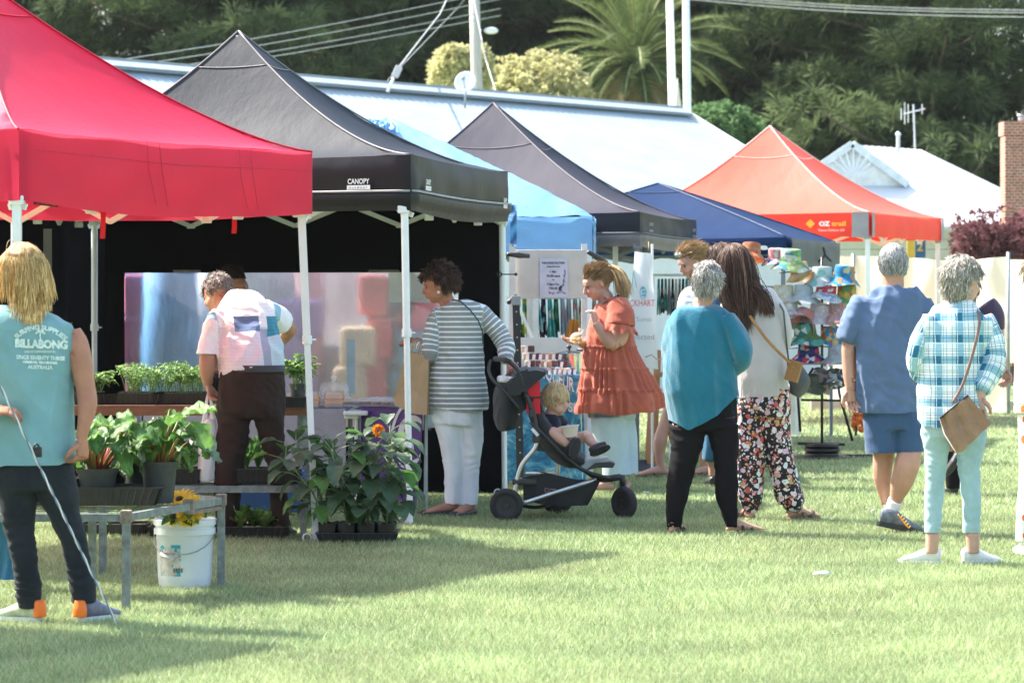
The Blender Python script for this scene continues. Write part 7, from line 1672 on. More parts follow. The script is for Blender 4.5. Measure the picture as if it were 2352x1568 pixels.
# ---------------------------------------------------------------- 8 woman in teal jumper
def teal_woman():
    Y=18.5; root=thing('person','grey short-haired woman in a loose teal jumper and black trousers, from behind','person',G(1620,1222)); root.location.y=Y
    mb=MB();raw=MB();sp=[]; sk=(.58,.36,.28); hc=P(1626,652,Y); Rm=head(mb,hc,(.25,.95,-.08),(0,0,1),.98,sp,sk); mb.tube([hc-V((0,0,.05)),P(1612,698,Y),P(1610,725,Y)],[.055,.058,.08],14)
    torso(mb,Y,[(1610,715,50,.08),(1612,750,70,.11),(1612,850,72,.12),(1615,950,75,.12)])
    limbs(mb,Y,[[(1555,740,0,20),(1545,800,.03,18),(1560,850,.15,13),(1590,850,.22,10)],[(1670,740,0,20),(1700,795,.0,18),(1690,835,.12,13),(1660,840,.22,10)],[(1580,960,0,38),(1565,1090,0,25),(1552,1205,0,13)],[(1655,960,0,38),(1668,1090,0,25),(1684,1208,0,13)]])
    hand(mb,raw,P(1590,850,Y+.22),(1,.1,0),(0,-1,0),.6,.95,1); hand(mb,raw,P(1660,840,Y+.22),(-1,.1,0),(0,-1,0),.6,.95,-1)
    foot(mb,P(1545,1205,Y-.02),(.35,1,0),1.0); foot(mb,P(1684,1208,Y),(1,.35,0),1.0)
    body(root,mb,raw,sp,sk)
    jm=M('teal_knit',(.010,.135,.205),.95,var=.15,scale=5,bump=.6,bscale=110,sheen=.45,spec=.15)
    s=F/Y
    def hem(p):
        u=p.x*s+CU
        if p.y>Y+.03: v=975
        else: v=np.interp(u,[1520,1537,1579,1640,1695,1699,1710],[955,964,986,955,905,925,928])
        return p.z<zp(float(v),Y)
    cr=[(P(1703,830,Y),(.2,0,1),.022,.07,.007),(P(1680,800,Y),(1,0,.3),.06,.1,.008)]
    cloth('jumper',jm,root,[lf(Y,[(1608,702,32,.075),(1608,714,62,.10),(1608,738,79,.12),(1606,785,82,.14),(1606,850,84,.15),(1612,905,86,.15),(1618,950,84,.15),(1620,1000,82,.15)]),lf(Y,[(1548,745,22,.08,0),(1542,800,22,.08,.03),(1556,850,19,.07,.12)]),lf(Y,[(1664,735,26,.09,-.02),(1688,772,28,.085,-.05),(1703,808,22,.075,-.06),(1700,836,18,.06,.0),(1682,848,15,.055,.1)])],.009,3,.017,(7,7,1.6),seed=44,fold2=.004,trim=hem,creases=cr)
    bm_=M('black_trousers',(.008,.007,.009),.85,var=.2,scale=6,bump=.2,bscale=150,spec=.15)
    cloth('black_trousers',bm_,root,[lf(Y,[(1620,900,64,.105),(1618,950,68,.11),(1620,985,74,.12)]),lf(Y,[(1580,975,42),(1578,1010,40),(1566,1081,29),(1556,1130,25),(1549,1180,20),(1548,1212,17)]),lf(Y,[(1660,975,40),(1663,1010,36),(1668,1081,28),(1671,1143,25),(1677,1190,18),(1681,1215,15)])],.009,3,.010,(8,8,4),seed=13,fold2=.006,creases=[(P(1580,1020,Y),(.5,0,1),.05,.12,.006)],trim=lambda p:p.z<zp(1209,Y))
    tan=M('sandal_tan',(.20,.12,.07),.7); blk_=M('sandal_black',(.015,.015,.015),.5)
    for a,d in ((P(1545,1205,Y-.02),(.35,1,0)),(P(1684,1208,Y),(1,.35,0))):
        d=V(d).normalized(); a=V((a.x,a.y,0)); h=a-d*.04; s_=d.cross(V((0,0,1))); mb=MB(); mb.tube([h-d*.01+V((0,0,.007)),h+d*.08+V((0,0,.007)),h+d*.17+V((0,0,.007)),h+d*.25+V((0,0,.007))],[.033,.038,.047,.03],14,True,s_,ry=.008); o=mb.build('sandal',tan,root,True,40)
        mb=MB(); q=h+d*.13
        for x in (.09,.15): mb.tube([h+d*x+s_*.045*math.cos(t)+V((0,0,.012+.05*math.sin(t)*(1.0 if x<.1 else .75))) for t in np.linspace(0,math.pi,9)],[.009]*9,6)
        mb.build('strap',blk_,o,True,off=root.location)
    hair(root,hc,Rm,.98,(.13,.12,.11),(.66,.63,.58),3200,(.03,.06),.06,.45,(.03,0,0),1.0,.0015,1.16,seed=16,cover=lambda x,y,z:(z>.4 if y>.3 else z>-.72 if y<-.1 else z>-.15),c2=(.82,.80,.75),bump=.14)
teal_woman()
# ---------------------------------------------------------------- 9 woman with long brown hair
def long_hair():
    Y=19.6; root=thing('person','woman with long brown hair in a pale grey jumper and floral trousers, from behind','person',G(1765,1196)); root.location.y=Y
    mb=MB();raw=MB();sp=[]; sk=(.58,.36,.28); hc=P(1685,606,Y); Rm=head(mb,hc,(-.35,.93,-.05),(0,0,1),1.05,sp,sk); mb.tube([hc-V((0,0,.05)),P(1698,660,Y),P(1705,690,Y)],[.055,.058,.08],14)
    torso(mb,Y,[(1712,680,45,.08),(1725,710,66,.11),(1735,800,62,.12),(1750,900,60,.12)])
    limbs(mb,Y,[[(1780,700,0,20),(1803,760,.0,18),(1795,800,.08,13),(1760,815,.22,10)],[(1670,700,.05,18),(1660,770,.12,16),(1680,810,.25,10)],[(1727,920,0,34),(1722,1050,0,25),(1722,1172,0,12)],[(1780,920,0,34),(1795,1050,0,24),(1825,1170,0,12)]])
    hand(mb,raw,P(1760,815,Y+.22),(-1,.2,0),(0,-1,0),.6,.95,-1); hand(mb,raw,P(1680,810,Y+.25),(1,.2,0),(0,-1,0),.6,.95,1)
    foot(mb,P(1722,1178,Y),(-.2,1,0),1.0); foot(mb,P(1822,1172,Y+.02),(.9,.5,0),1.0)
    body(root,mb,raw,sp,sk)
    rib=M('oat_knit',(.50,.46,.43),.95,var=.06,scale=6,bump=.5,bscale=140,sheen=.3,spec=.2)
    def post(c):
        z=c[:,2]; z0=zp(860,Y); w_=np.clip((z0-z)/.03,0,1)*(c[:,1]<Y+.05); c[:,1]-=w_*.0025*np.sin(c[:,0]*520); c[:,0]-=w_*.0; return c
    cr=[(P(1795,790,Y),(.4,0,1),.04,.08,.006)]
    cloth('jumper',rib,root,[lf(Y,[(1712,672,30,.08),(1718,684,52,.10),(1728,705,66,.12),(1735,750,66,.13),(1742,810,64,.14),(1748,860,60,.145),(1752,900,58,.14),(1753,940,58,.14)]),lf(Y,[(1775,698,22,.08),(1793,735,24,.08),(1800,775,22,.075,.02),(1790,800,20,.07,.08),(1762,812,15,.06,.2)]),lf(Y,[(1675,700,20,.08,.03),(1662,760,20,.08,.1),(1678,805,16,.06,.22)])],.008,3,.006,(7,7,3),seed=51,post=post,creases=cr,trim=lambda p:p.z<zp(912-.05*(p.x*F/Y+CU-1700),Y))
    def fl(N,L,g,ob):
        vs=[nd(N,'ShaderNodeTexVoronoi',i_Scale=float(q)) for q in (24,44)]; nn=nd(N,'ShaderNodeTexNoise',i_Scale=30.0,i_Detail=2.0); L.new(ob,nn.inputs['Vector']); mx=nd(N,'ShaderNodeMix',data_type='VECTOR'); mx.inputs[0].default_value=.04; L.new(ob,mx.inputs[4]); L.new(nn.outputs['Color'],mx.inputs[5])
        col=(.015,.012,.015); res=None
        for v_,thr in zip(vs,(.44,.36)):
            L.new(mx.outputs[1],v_.inputs['Vector']); sp_=nd(N,'ShaderNodeSeparateColor'); L.new(v_.outputs['Color'],sp_.inputs[0]); rp=nd(N,'ShaderNodeValToRGB'); rp.color_ramp.interpolation='CONSTANT'; e=rp.color_ramp.elements
            cs=[(.62,.36,.40),(.75,.66,.66),(.55,.10,.08),(.55,.33,.16),(.60,.45,.55),(.65,.72,.72)]
            while len(e)<6: e.new(.5)
            for i,c in enumerate(cs): e[i].position=i/6; e[i].color=c4(c)
            L.new(sp_.outputs[0],rp.inputs[0]); m=mth(N,L,'LESS_THAN',v_.outputs['Distance'],thr); res=mixc(N,L,m,res or col,rp.outputs[0])
        return res
    fm=gmat('floral_viscose',fl,rough=.7,bump=.1)
    cr=[(P(1725,1060,Y),(.3,0,1),.05,.1,.008),(P(1810,1110,Y),(-.2,0,1),.05,.1,.008)]
    cloth('floral_trousers',fm,root,[lf(Y,[(1758,890,58,.125),(1756,930,60,.13),(1755,955,58,.12)]),lf(Y,[(1728,940,36),(1723,972,34),(1724,1050,36),(1722,1112,32),(1724,1150,27),(1723,1176,14)]),lf(Y,[(1782,940,36),(1779,972,34),(1792,1050,30),(1808,1128,31),(1818,1152,29),(1815,1172,16)])],.009,2,.009,(9,9,3),seed=17,fold2=.003,creases=cr)
    tan=M('sandal_tan',(0,0,0))
    for a,d in ((P(1722,1178,Y),(-.2,1,0)),(P(1822,1172,Y+.02),(.9,.5,0))):
        d=V(d).normalized(); a=V((a.x,a.y,0)); h=a-d*.04; s_=d.cross(V((0,0,1))); mb=MB(); mb.tube([h-d*.01+V((0,0,.009)),h+d*.08+V((0,0,.009)),h+d*.17+V((0,0,.009)),h+d*.25+V((0,0,.009))],[.035,.04,.05,.03],14,True,s_,ry=.011); o=mb.build('sandal',M('cork',(.22,.14,.08),.8),root,True,40)
        mb=MB()
        for x in (.10,.17): mb.tube([h+d*x+s_*.048*math.cos(t)+V((0,0,.015+.05*math.sin(t))) for t in np.linspace(0,math.pi,9)],[.016]*9,6,True,d,ry=[.005]*9)
        mb.build('strap',M('strap_brown',(.16,.09,.06),.6),o,True,off=root.location)
    def rep(p):
        if p.z<zp(672,Y): cx_=X(1700+.22*max(0,zp(672,Y)-p.z)*F/Y,Y); p=V((cx_+(p.x-cx_)*.90,min(p.y,Y-.115-.12*min(.3,zp(672,Y)-p.z)),p.z))
        return p
    hair(root,hc,Rm,1.05,(.030,.016,.013),(.15,.08,.055),3200,(.20,.46),.03,1.1,(.05,0,0),.42,.0016,1.02,seed=23,steps=11,rep=rep,c2=(.26,.15,.10),flow=(0,-.5,-.9),cover=lambda x,y,z:(z>.35 if y>.3 else z>-.6 if y<.1 else z>.0),bump=.08)
    mb=MB(); rs=random.Random(8); b=P(1715,650,Y-.10)
    for i in range(170):
        p=b+V((rs.gauss(0,.02),rs.gauss(0,.01),rs.gauss(0,.03))); tg=P(1745+rs.uniform(-5,34),715+rs.uniform(-8,16),Y-.15); pts=[p.lerp(tg,t)+V((.03*math.sin(t*3),-.02*math.sin(math.pi*t),.03*math.sin(math.pi*t)+rs.gauss(0,.003))) for t in np.linspace(0,1,8)]
        mb.col=(*cl((.03,.016,.013),(.17,.09,.06),rs.random()),1); mb.tube(pts,[.0028]*7+[.0008],3,False)
    mb.build('hair_lock',hairm,root,True)
    # woven box bag and grey bag
    b=thing('woven_box_bag','tan woven box bag on a leather strap at the long-haired woman\'s hip','bag',P(1822,880,Y-.12)); wv=M('rattan',(.42,.22,.07),.6,var=.3,scale=60,bump=.9,bscale=120,stretch=(1,1,2.5)); rot=Matrix.Rotation(.28,3,'Y')@Matrix.Rotation(-.35,3,'Z'); c=P(1823,852,Y-.14)
    mb=MB(); mb.bbox(c,(.085,.05,.135),.006,rot); mb.build('box',wv,b); mb=MB()
    for k in range(15): mb.bbox(c+rot@V((0,0,-.064+.0092*k)),(.0885,.0535,.0035),.001,rot)
    mb.build('weave',M('rattan_dark',(.28,.13,.04),.6),b); st_=M('leather_tan',(.38,.18,.05),.5)
    mb=MB(); pts=[P(1722,725,Y-.16),P(1738,748,Y-.185),P(1760,778,Y-.19),P(1785,805,Y-.185),P(1803,822,Y-.18),P(1816,836,Y-.17)]; mb.tube(dense((pts,[.01]*6,[.003]*6,V((1,0,0))))[0],.0095,8,True,(1,0,.3),ry=.003); mb.build('strap',st_,b,True)
    b=thing('shoulder_bag','dark grey slouchy shoulder bag behind the tan woven box bag','bag',P(1838,910,Y+.05)); gm_=M('bag_grey',(.10,.10,.10),.8,bump=.3)
    cloth('bag',gm_,b,[lf(Y,[(1806,832,12,.03,.08),(1830,855,22,.05,.06),(1838,882,24,.05,.05),(1826,908,12,.04,.05)])],.008,2,.007,(10,10,6)); mb=MB(); mb.tube([P(1782,682,Y-.02),P(1800,715,Y-.11),P(1806,780,Y-.07),P(1812,835,Y+.05)],.006,6); mb.build('strap',gm_,b,True)
long_hair()
# ---------------------------------------------------------------- 10 man in blue tee
def blue_man():
    Y=18.5; root=thing('person','grey-haired man in a plain blue tee and navy shorts walking away in grey trainers','person',G(2060,1228)); root.location.y=Y
    mb=MB();raw=MB();sp=[]; sk=(.56,.33,.25); hc=P(2050,611,Y); Rm=head(mb,hc,(-.05,1,-.02),(0,0,1),1.06,sp,sk); mb.tube([hc-V((0,0,.04)),P(2050,655,Y),P(2050,680,Y)],[.068,.072,.09],14)
    torso(mb,Y,[(2052,672,60,.09),(2052,700,76,.12),(2050,800,72,.13),(2045,930,70,.14)])
    limbs(mb,Y,[[(1985,700,0,25),(1962,740,0,24),(1950,790,0,17),(1949,820,0,16),(1950,858,-.01,15),(1952,892,-.02,11)],[(2120,700,0,25),(2135,760,0,22),(2140,820,0,15),(2140,880,0,11)],
       [(2033,960,.0,36),(2036,1030,.08,26),(2034,1049,.09,25),(2031,1099,.10,21),(2038,1150,.12,11),(2050,1195,.14,11)],[(2090,960,0,38),(2086,1035,-.05,29),(2079,1070,-.07,29),(2068,1110,-.04,25),(2058,1150,.0,14),(2052,1185,.02,13)]])
    hand(mb,raw,P(1952,890,Y-.02),(.12,-.05,-1),(.3,-.9,.1),.45,1.05,1); hand(mb,raw,P(2140,880,Y),(0,0,-1),(-1,0,0),.5,1,1)
    body(root,mb,raw,sp,sk)
    tm=cotton('blue_cotton',(.085,.135,.235),bump=.25)
    cr=[(P(2100,740,Y),(.9,0,.5),.06,.12,.007),(P(2070,880,Y),(-.5,0,1),.09,.16,.008),(P(1975,780,Y),(.6,0,1),.05,.1,.006)]
    cloth('tee_shirt',tm,root,[lf(Y,[(2050,660,30,.08),(2050,668,52,.10),(2052,684,80,.13),(2050,730,89,.15),(2046,790,84,.155),(2042,850,80,.16),(2044,905,77,.16),(2048,965,76,.16)]),lf(Y,[(1985,694,27,.09),(1962,730,26,.085),(1944,781,21,.072)]),lf(Y,[(2115,694,27,.09),(2138,735,26,.085),(2150,785,21,.07)])],.009,3,.017,(9,9,3.2),seed=61,fold2=.009,creases=cr,
       trim=lambda p:p.z<zp(946+2*math.sin(p.x*12),Y) or (p.z<zp(784+(p.x-X(1925,Y))*F/Y*.25,Y) and p.x<X(1964,Y)) or (p.z<zp(785,Y) and p.x>X(2136,Y)))
    sm=cotton('navy_shorts',(.040,.085,.17),bump=.25)
    cloth('shorts',sm,root,[lf(Y,[(2052,925,68,.15),(2054,950,70,.15),(2055,985,68,.14)]),lf(Y,[(2022,960,38,.13),(2022,1000,36,.125),(2025,1060,33,.12)]),lf(Y,[(2085,960,40,.13),(2086,1000,40,.125),(2087,1060,35,.12)])],.009,3,.008,(7,7,4),seed=63,fold2=.003,trim=lambda p:p.z<zp(1040-.05*((p.x-X(1992,Y))*F/Y),Y))
    wk=cotton('sock_white',(.74,.74,.72),bump=.6,bscale=90)
    for l in ([(2058,1148,18,.055,0),(2051,1170,17,.052,.02),(2047,1192,19,.06,.02)],[(2046,1156,13,.045,.12),(2054,1185,14,.05,.14),(2058,1205,15,.05,.14)]): cloth('sock',wk,root,[lf(Y,l)],.006,1,.002)
    grey_=M('trainer_grey',(.12,.14,.16),.6,var=.5,scale=25); sb=M('sole_black',(.02,.02,.022),.6); 
    s1=shoe(root,V((X(2012,Y),Y-.06,.0)),(1,.12),.30,.105,.115,grey_,sb,hl=.055,pitch=.2); s2=shoe(root,V((X(2062,Y),Y+.08,0)),(.25,1),.29,.10,.11,M('trainer_dark',(.03,.03,.035),.6),sb)
    mb=MB(); rs=random.Random(2)
    for k in range(5): a=P(2062+4.5*k,1180+6*k,Y-.115); mb.tube([a,a+V((.018,-.004,-.022)),a+V((.03,.01,-.01))],.0035,5)
    mb.build('laces',M('lace_orange',(.85,.38,.02),.6),s1,True,off=root.location)
    mb=MB(); mb.tube([P(2008,1186,Y-.05),P(2003,1172,Y-.05),P(2010,1170,Y-.05)],.006,6); mb.build('trim',M('trim_pale',(.45,.47,.48),.5),s1,True,off=root.location)
    hair(root,hc,Rm,1.06,(.14,.14,.14),(.52,.52,.51),3000,(.02,.035),.06,.4,(0,0,0),.5,.0014,1.06,seed=26,cover=lambda x,y,z:(z>.4 if y>.3 else z>-.55 if y<-.1 else z>.0),c2=(.70,.69,.66),bump=.05)
    mb=MB(); Lv=Leaves()
    for ring in range(3):
        for q in range(12): a=q*.52+ring*.2; Lv.leaf(P(2094,771,Y-.06),V((math.cos(a)*.7,-.6+.3*ring,math.sin(a))),(0,-1,0),.045,.02,cl((.7,.5,.05),(.85,.72,.2),rnd()),curl=.4,nu=2,nv=3)
    o=Lv.m.build('yellow_rosette',M('petal_yellow',(0,0,0)),None,True); tag(o,'small yellow ruffled flower between the blue tee and the plaid sleeve','flower')
blue_man()
# ---------------------------------------------------------------- 11 woman in plaid shirt
def plaid_woman():
    Y=16.4; root=thing('person','grey-haired woman in a teal and white plaid shirt and pale cropped jeans','person',G(2185,1294)); root.location.y=Y
    mb=MB();raw=MB();sp=[]; sk=(.60,.38,.30); hc=P(2212,650,Y); Rm=head(mb,hc,(.8,.6,-.1),(0,0,1),1.03,sp,sk); mb.tube([hc-V((0,0,.05)),P(2205,705,Y),P(2200,730,Y)],[.055,.058,.08],14)
    torso(mb,Y,[(2200,722,55,.08),(2200,750,76,.11),(2185,850,72,.12),(2185,960,76,.12)])
    limbs(mb,Y,[[(2140,740,0,22),(2113,790,.0,19),(2100,840,.0,16),(2125,855,.12,12),(2150,850,.2,10)],[(2260,745,0,22),(2275,800,-.02,19),(2272,850,-.04,17),(2252,888,-.08,13),(2244,912,-.1,11)],[(2160,990,0,38),(2150,1110,0,23),(2140,1270,0,14.5)],[(2225,990,0,38),(2230,1110,0,23),(2235,1270,0,14.5)]])
    hand(mb,raw,P(2150,850,Y+.2),(1,.1,0),(0,-1,0),.6,.95,1); hand(mb,raw,P(2244,910,Y-.10),(.12,-.1,-1),(.2,1,0),.5,.95,1)
    body(root,mb,raw,sp,sk)
    def pl(N,L,g,ob):
        sx=nd(N,'ShaderNodeSeparateXYZ'); L.new(g,sx.inputs[0]); u,v=sx.outputs[0],sx.outputs[1]; per=.115
        bu=band(N,L,u,per,.36,.12); bv=band(N,L,v,per,.36,.45); sm=mth(N,L,'ADD',bu,bv); col=mixc(N,L,mth(N,L,'MULTIPLY',sm,.5),(.76,.80,.80),(.02,.16,.27))
        rp=nd(N,'ShaderNodeValToRGB'); rp.color_ramp.interpolation='CONSTANT'; e=rp.color_ramp.elements; e[0].color=(.76,.80,.80,1); e[1].position=.4; e[1].color=(.27,.47,.56,1); z=e.new(.9); z.color=(.015,.14,.25,1); L.new(mth(N,L,'MULTIPLY',sm,.5),rp.inputs[0]); col=rp.outputs[0]
        for x in (u,v):
            for off,w_,cc in ((.06,.035,(.85,.87,.87)),(.30,.03,(.06,.10,.14)),(.55,.03,(.06,.16,.22)),(.80,.04,(.20,.42,.5)),(.70,.025,(.06,.12,.16))): col=mixc(N,L,mth(N,L,'MULTIPLY',band(N,L,x,per,w_,off),.75),col,cc)
        return col
    pm=gmat('plaid',pl,bump=.2); s=F/Y
    def hem(p):
        u=p.x*s+CU; v=np.interp(u,[2085,2098,2113,2150,2165,2200,2262,2280],[915,930,975,982,968,950,936,925]); return p.z<zp(float(v),Y) and p.x>X(2092,Y)
    cr=[(P(2285,850,Y-.04),(.3,0,1),.035,.08,.008),(P(2105,850,Y),(.5,0,1),.035,.07,.007),(P(2180,800,Y),(1,0,.1),.05,.15,.006)]
    cloth('plaid_shirt',pm,root,[lf(Y,[(2205,692,28,.07),(2204,706,46,.09),(2202,720,66,.11),(2198,750,76,.13),(2190,800,72,.135),(2184,850,70,.14),(2182,900,76,.145),(2186,950,80,.15),(2188,1010,80,.15)]),lf(Y,[(2140,728,26,.085),(2116,772,27,.08),(2104,820,24,.075,.0),(2108,850,20,.07,.06),(2130,856,18,.06,.15)]),lf(Y,[(2258,732,27,.085),(2276,780,28,.08),(2279,830,27,.075,-.02),(2264,868,23,.065,-.06),(2248,894,18,.055,-.09)])],.0085,3,.013,(7,7,2.6),seed=71,fold2=.006,creases=cr,trim=hem)
    mb=MB(); mb.tube([P(2176,706,Y-.06),P(2196,712,Y-.09),P(2222,714,Y-.075),P(2244,712,Y-.01),P(2236,696,Y+.04)],[.018,.022,.022,.02,.016],10,True,(0,0,1),ry=.007); mb.build('collar',cotton('collar_teal',(.30,.48,.55)),root,True)
    jm=cotton('pale_jeans',(.32,.46,.49),bump=.4,bscale=240,var=.15)
    cr=[(P(2150,1075,Y),(.2,0,1),.03,.1,.005),(P(2230,1075,Y),(-.2,0,1),.03,.1,.006),(P(2215,1020,Y),(.5,0,1),.04,.1,.005)]
    cloth('cropped_jeans',jm,root,[lf(Y,[(2190,930,74,.12),(2190,975,76,.125),(2190,1005,74,.12)]),lf(Y,[(2152,990,40),(2151,1030,33),(2148,1083,25),(2144,1161,22),(2142,1232,22)]),lf(Y,[(2226,990,40),(2226,1030,34),(2227,1083,25),(2231,1161,23),(2230,1232,22)])],.009,3,.008,(8,8,6),seed=73,fold2=.005,creases=cr,trim=lambda p:p.z<zp(1221,Y))
    wh=M('shoe_white',(.76,.75,.74),.6)
    for u,d in ((2140,(-.95,.0)),(2232,(.95,-.05))):
        d=V((*d,0)).normalized(); a=V((X(u,Y),Y,0))-d*.055; shoe(root,a,(d.x,d.y+.35),.235,.088,.095,wh,wh)
    hair(root,hc,Rm,1.03,(.24,.21,.17),(.62,.57,.49),3400,(.035,.065),.06,.4,(-.02,0,0),1.1,.0015,1.18,seed=36,cover=lambda x,y,z:(z>.35 if y>.3 else z>-.70 if y<-.1 else z>.05),c2=(.80,.76,.68),bump=.16)
    b=thing('suede_bag','brown suede fold-over bag hanging behind the plaid woman','bag',P(2200,1040,Y-.17)); sm=M('suede',(.30,.17,.10),.9,var=.2,scale=8,bump=.5,bscale=120,sheen=.4); y=Y-.20
    fr=[P(2159,960,y),P(2224,908,y),P(2271,965,y),P(2275,974,y),P(2210,1037,y-.0),P(2197,1040,y),P(2170,996,y)]
    mb=MB(); mb.slab(fr,(0,.05,0)); me=mb.mesh(); bm=bmesh.new(); bm.from_mesh(me); bmesh.ops.triangulate(bm,faces=bm.faces[:]); bmesh.ops.subdivide_edges(bm,edges=bm.edges[:],cuts=7,use_grid_fill=True)
    for v in bm.verts: k=noise.noise(v.co*7)*.022+ .014*math.sin((v.co.x*1.2+v.co.z*.5)*60); v.co+=V((0,k if v.co.y<y+.02 else -k,0))
    bm.to_mesh(me); bm.free(); link(me,'bag',sm,b,True,50); mb=MB(); mb.tube([P(2159,961,y-.004),P(2190,934,y-.006),P(2224,908,y-.004)],.006,6); mb.build('zip',plast,b,True)
    mb=MB(); pts=[P(2246,714,Y-.10),P(2250,740,Y-.16),P(2240,790,Y-.185),P(2226,840,Y-.19),P(2208,890,Y-.20),P(2188,925,Y-.215)]; mb.tube(dense((pts,[.01]*6,[.01]*6,V((1,0,0))))[0],.008,8,True,(1,0,0),ry=.003); mb.build('strap',M('strap_mauve',(.22,.12,.10),.6),b,True)
plaid_woman()
# ---------------------------------------------------------------- 7 tall man with tied blond hair
def tall_man():
    Y=24.3; root=thing('person','tall bearded man with tied-back blond hair and sunglasses, looking down','person',G(1560,1095)); root.location.y=Y
    mb=MB();raw=MB();sp=[]; sk=(.56,.33,.26); hc=P(1588,603,Y); Rm=head(mb,hc,(-.85,-.35,-.42),(-.25,-.1,1),1.08,sp,sk); mb.tube([hc+V((.02,.02,-.04)),P(1605,650,Y),P(1608,675,Y)],[.056,.06,.08],14); g=lambda x,y,z:hc+Rm@(V((x,y,z))*1.08)
    sp.append((g(0,.06,-.085),.05,(.25,.13,.07),.6)); sp.append((g(.035,.05,-.07),.04,(.28,.15,.09),.6)); sp.append((g(-.035,.05,-.07),.04,(.28,.15,.09),.6))
    torso(mb,Y,[(1602,672,35,.09),(1602,700,44,.11),(1598,800,42,.12),(1590,880,42,.12)])
    limbs(mb,Y,[[(1575,700,-.1,14),(1568,760,-.12,13),(1560,810,-.25,10)],[(1630,700,.1,14),(1635,760,.1,13),(1620,810,-.1,10)],[(1560,900,-.05,26),(1525,980,-.05,15),(1516,1010,-.05,16),(1514,1045,-.04,11),(1520,1078,-.04,9)],[(1620,900,.05,26),(1628,990,.05,16),(1635,1090,.05,9)]])
    hand(mb,raw,P(1560,810,Y-.25),(-.5,-.5,0),(0,0,-1),.5,1,1); hand(mb,raw,P(1620,810,Y-.1),(-.8,-.3,0),(0,0,-1),.5,1,-1)
    foot(mb,P(1520,1085,Y-.04),(-1,-.2,0),1.08); foot(mb,P(1632,1098,Y-.0),(-1,-.15,0),1.08)
    body(root,mb,raw,sp,sk)
    def st(N,L,gg,ob): sx=nd(N,'ShaderNodeSeparateXYZ'); L.new(gg,sx.inputs[0]); return mixc(N,L,band(N,L,sx.outputs[1],.016,.25),(.74,.74,.72),(.35,.38,.42))
    cloth('tee_shirt',gmat('fine_stripe',st),root,[lf(Y,[(1604,662,22,.08),(1602,678,40,.11),(1600,720,46,.13),(1598,800,46,.13),(1592,880,46,.13)]),lf(Y,[(1578,690,17,.06,-.09),(1570,740,17,.06,-.11)]),lf(Y,[(1628,690,17,.06,.09),(1634,740,17,.06,.1)])],.01,2,.007)
    def rs_(N,L,gg,ob): sx=nd(N,'ShaderNodeSeparateXYZ'); L.new(ob,sx.inputs[0]); return mixc(N,L,band(N,L,sx.outputs[2],.038,.5),(.72,.62,.48),(.62,.07,.05))
    cloth('striped_towel_skirt',gmat('red_stripe',rs_,bump=.4),root,[lf(Y,[(1590,870,44,.13),(1590,900,48,.13)]),lf(Y,[(1562,900,30,.10,-.03),(1560,960,28,.09,-.03),(1562,1010,25,.08,-.02),(1570,1050,14,.06)]),lf(Y,[(1618,900,30,.1,.05),(1622,960,24,.09,.05),(1624,985,22,.08,.05)])],.01,2,.012,(9,9,4),seed=4)
    for a,d in ((P(1520,1085,Y-.04),(-1,-.2,0)),(P(1632,1098,Y),(-1,-.15,0))):
        d=V(d).normalized(); a=V((a.x,a.y,0)); h=a-d*.05; s_=d.cross(V((0,0,1))); mb=MB(); mb.tube([h-d*.01+V((0,0,.006)),h+d*.08+V((0,0,.006)),h+d*.18+V((0,0,.006)),h+d*.27+V((0,0,.006))],[.036,.042,.05,.03],14,True,s_,ry=.008); o=mb.build('flip_flop',plast,root,True,40); mb=MB()
        for q in (-1,1): mb.tube([h+d*.10+s_*.045*q+V((0,0,.012)),h+d*.15+s_*.02*q+V((0,0,.052)),h+d*.215+V((0,0,.026))],.006,6)
        mb.build('thong',plast,o,True,off=root.location)
    hair(root,hc,Rm,1.08,(.20,.11,.05),(.52,.34,.16),2200,(.06,.13),.04,.15,(.06,.03,.0),.5,.0016,1.10,seed=46,flow=(0,-1,.1),c2=(.7,.5,.26),cover=lambda x,y,z:(z>.42 if y>.45 else (z>.05 if abs(x)>.6 and y>-.1 else z>-.45)),bump=.12)
    mb=MB(); rs=random.Random(3)
    for i in range(420):
        p=g(rs.uniform(-.04,.04),rs.uniform(.02,.06),-.07+rs.uniform(-.02,.03)); mb.col=(*cl((.16,.08,.04),(.36,.2,.10),rs.random()),1); e=p+Rm@V((rs.uniform(-.01,.01),.012,-.03)); mb.tube([p,p.lerp(e,.5),e],[.0025,.002,.0006],3,False)
    mb.build('beard',hairm,root,True)
    mb=MB(); 
    for s_ in (-1,1): mb.ell(g(s_*.032,.075,.095),(.026,.008,.02),12,8,Rm)
    mb.tube([g(-.03,.085,.10),g(.03,.085,.10)],.004,6); mb.tube([g(.055,.07,.095),g(.08,.0,.06)],.003,5); mb.build('sunglasses',M('shades_pale',(.35,.37,.36),.15,metal=.3),root,True)
tall_man()
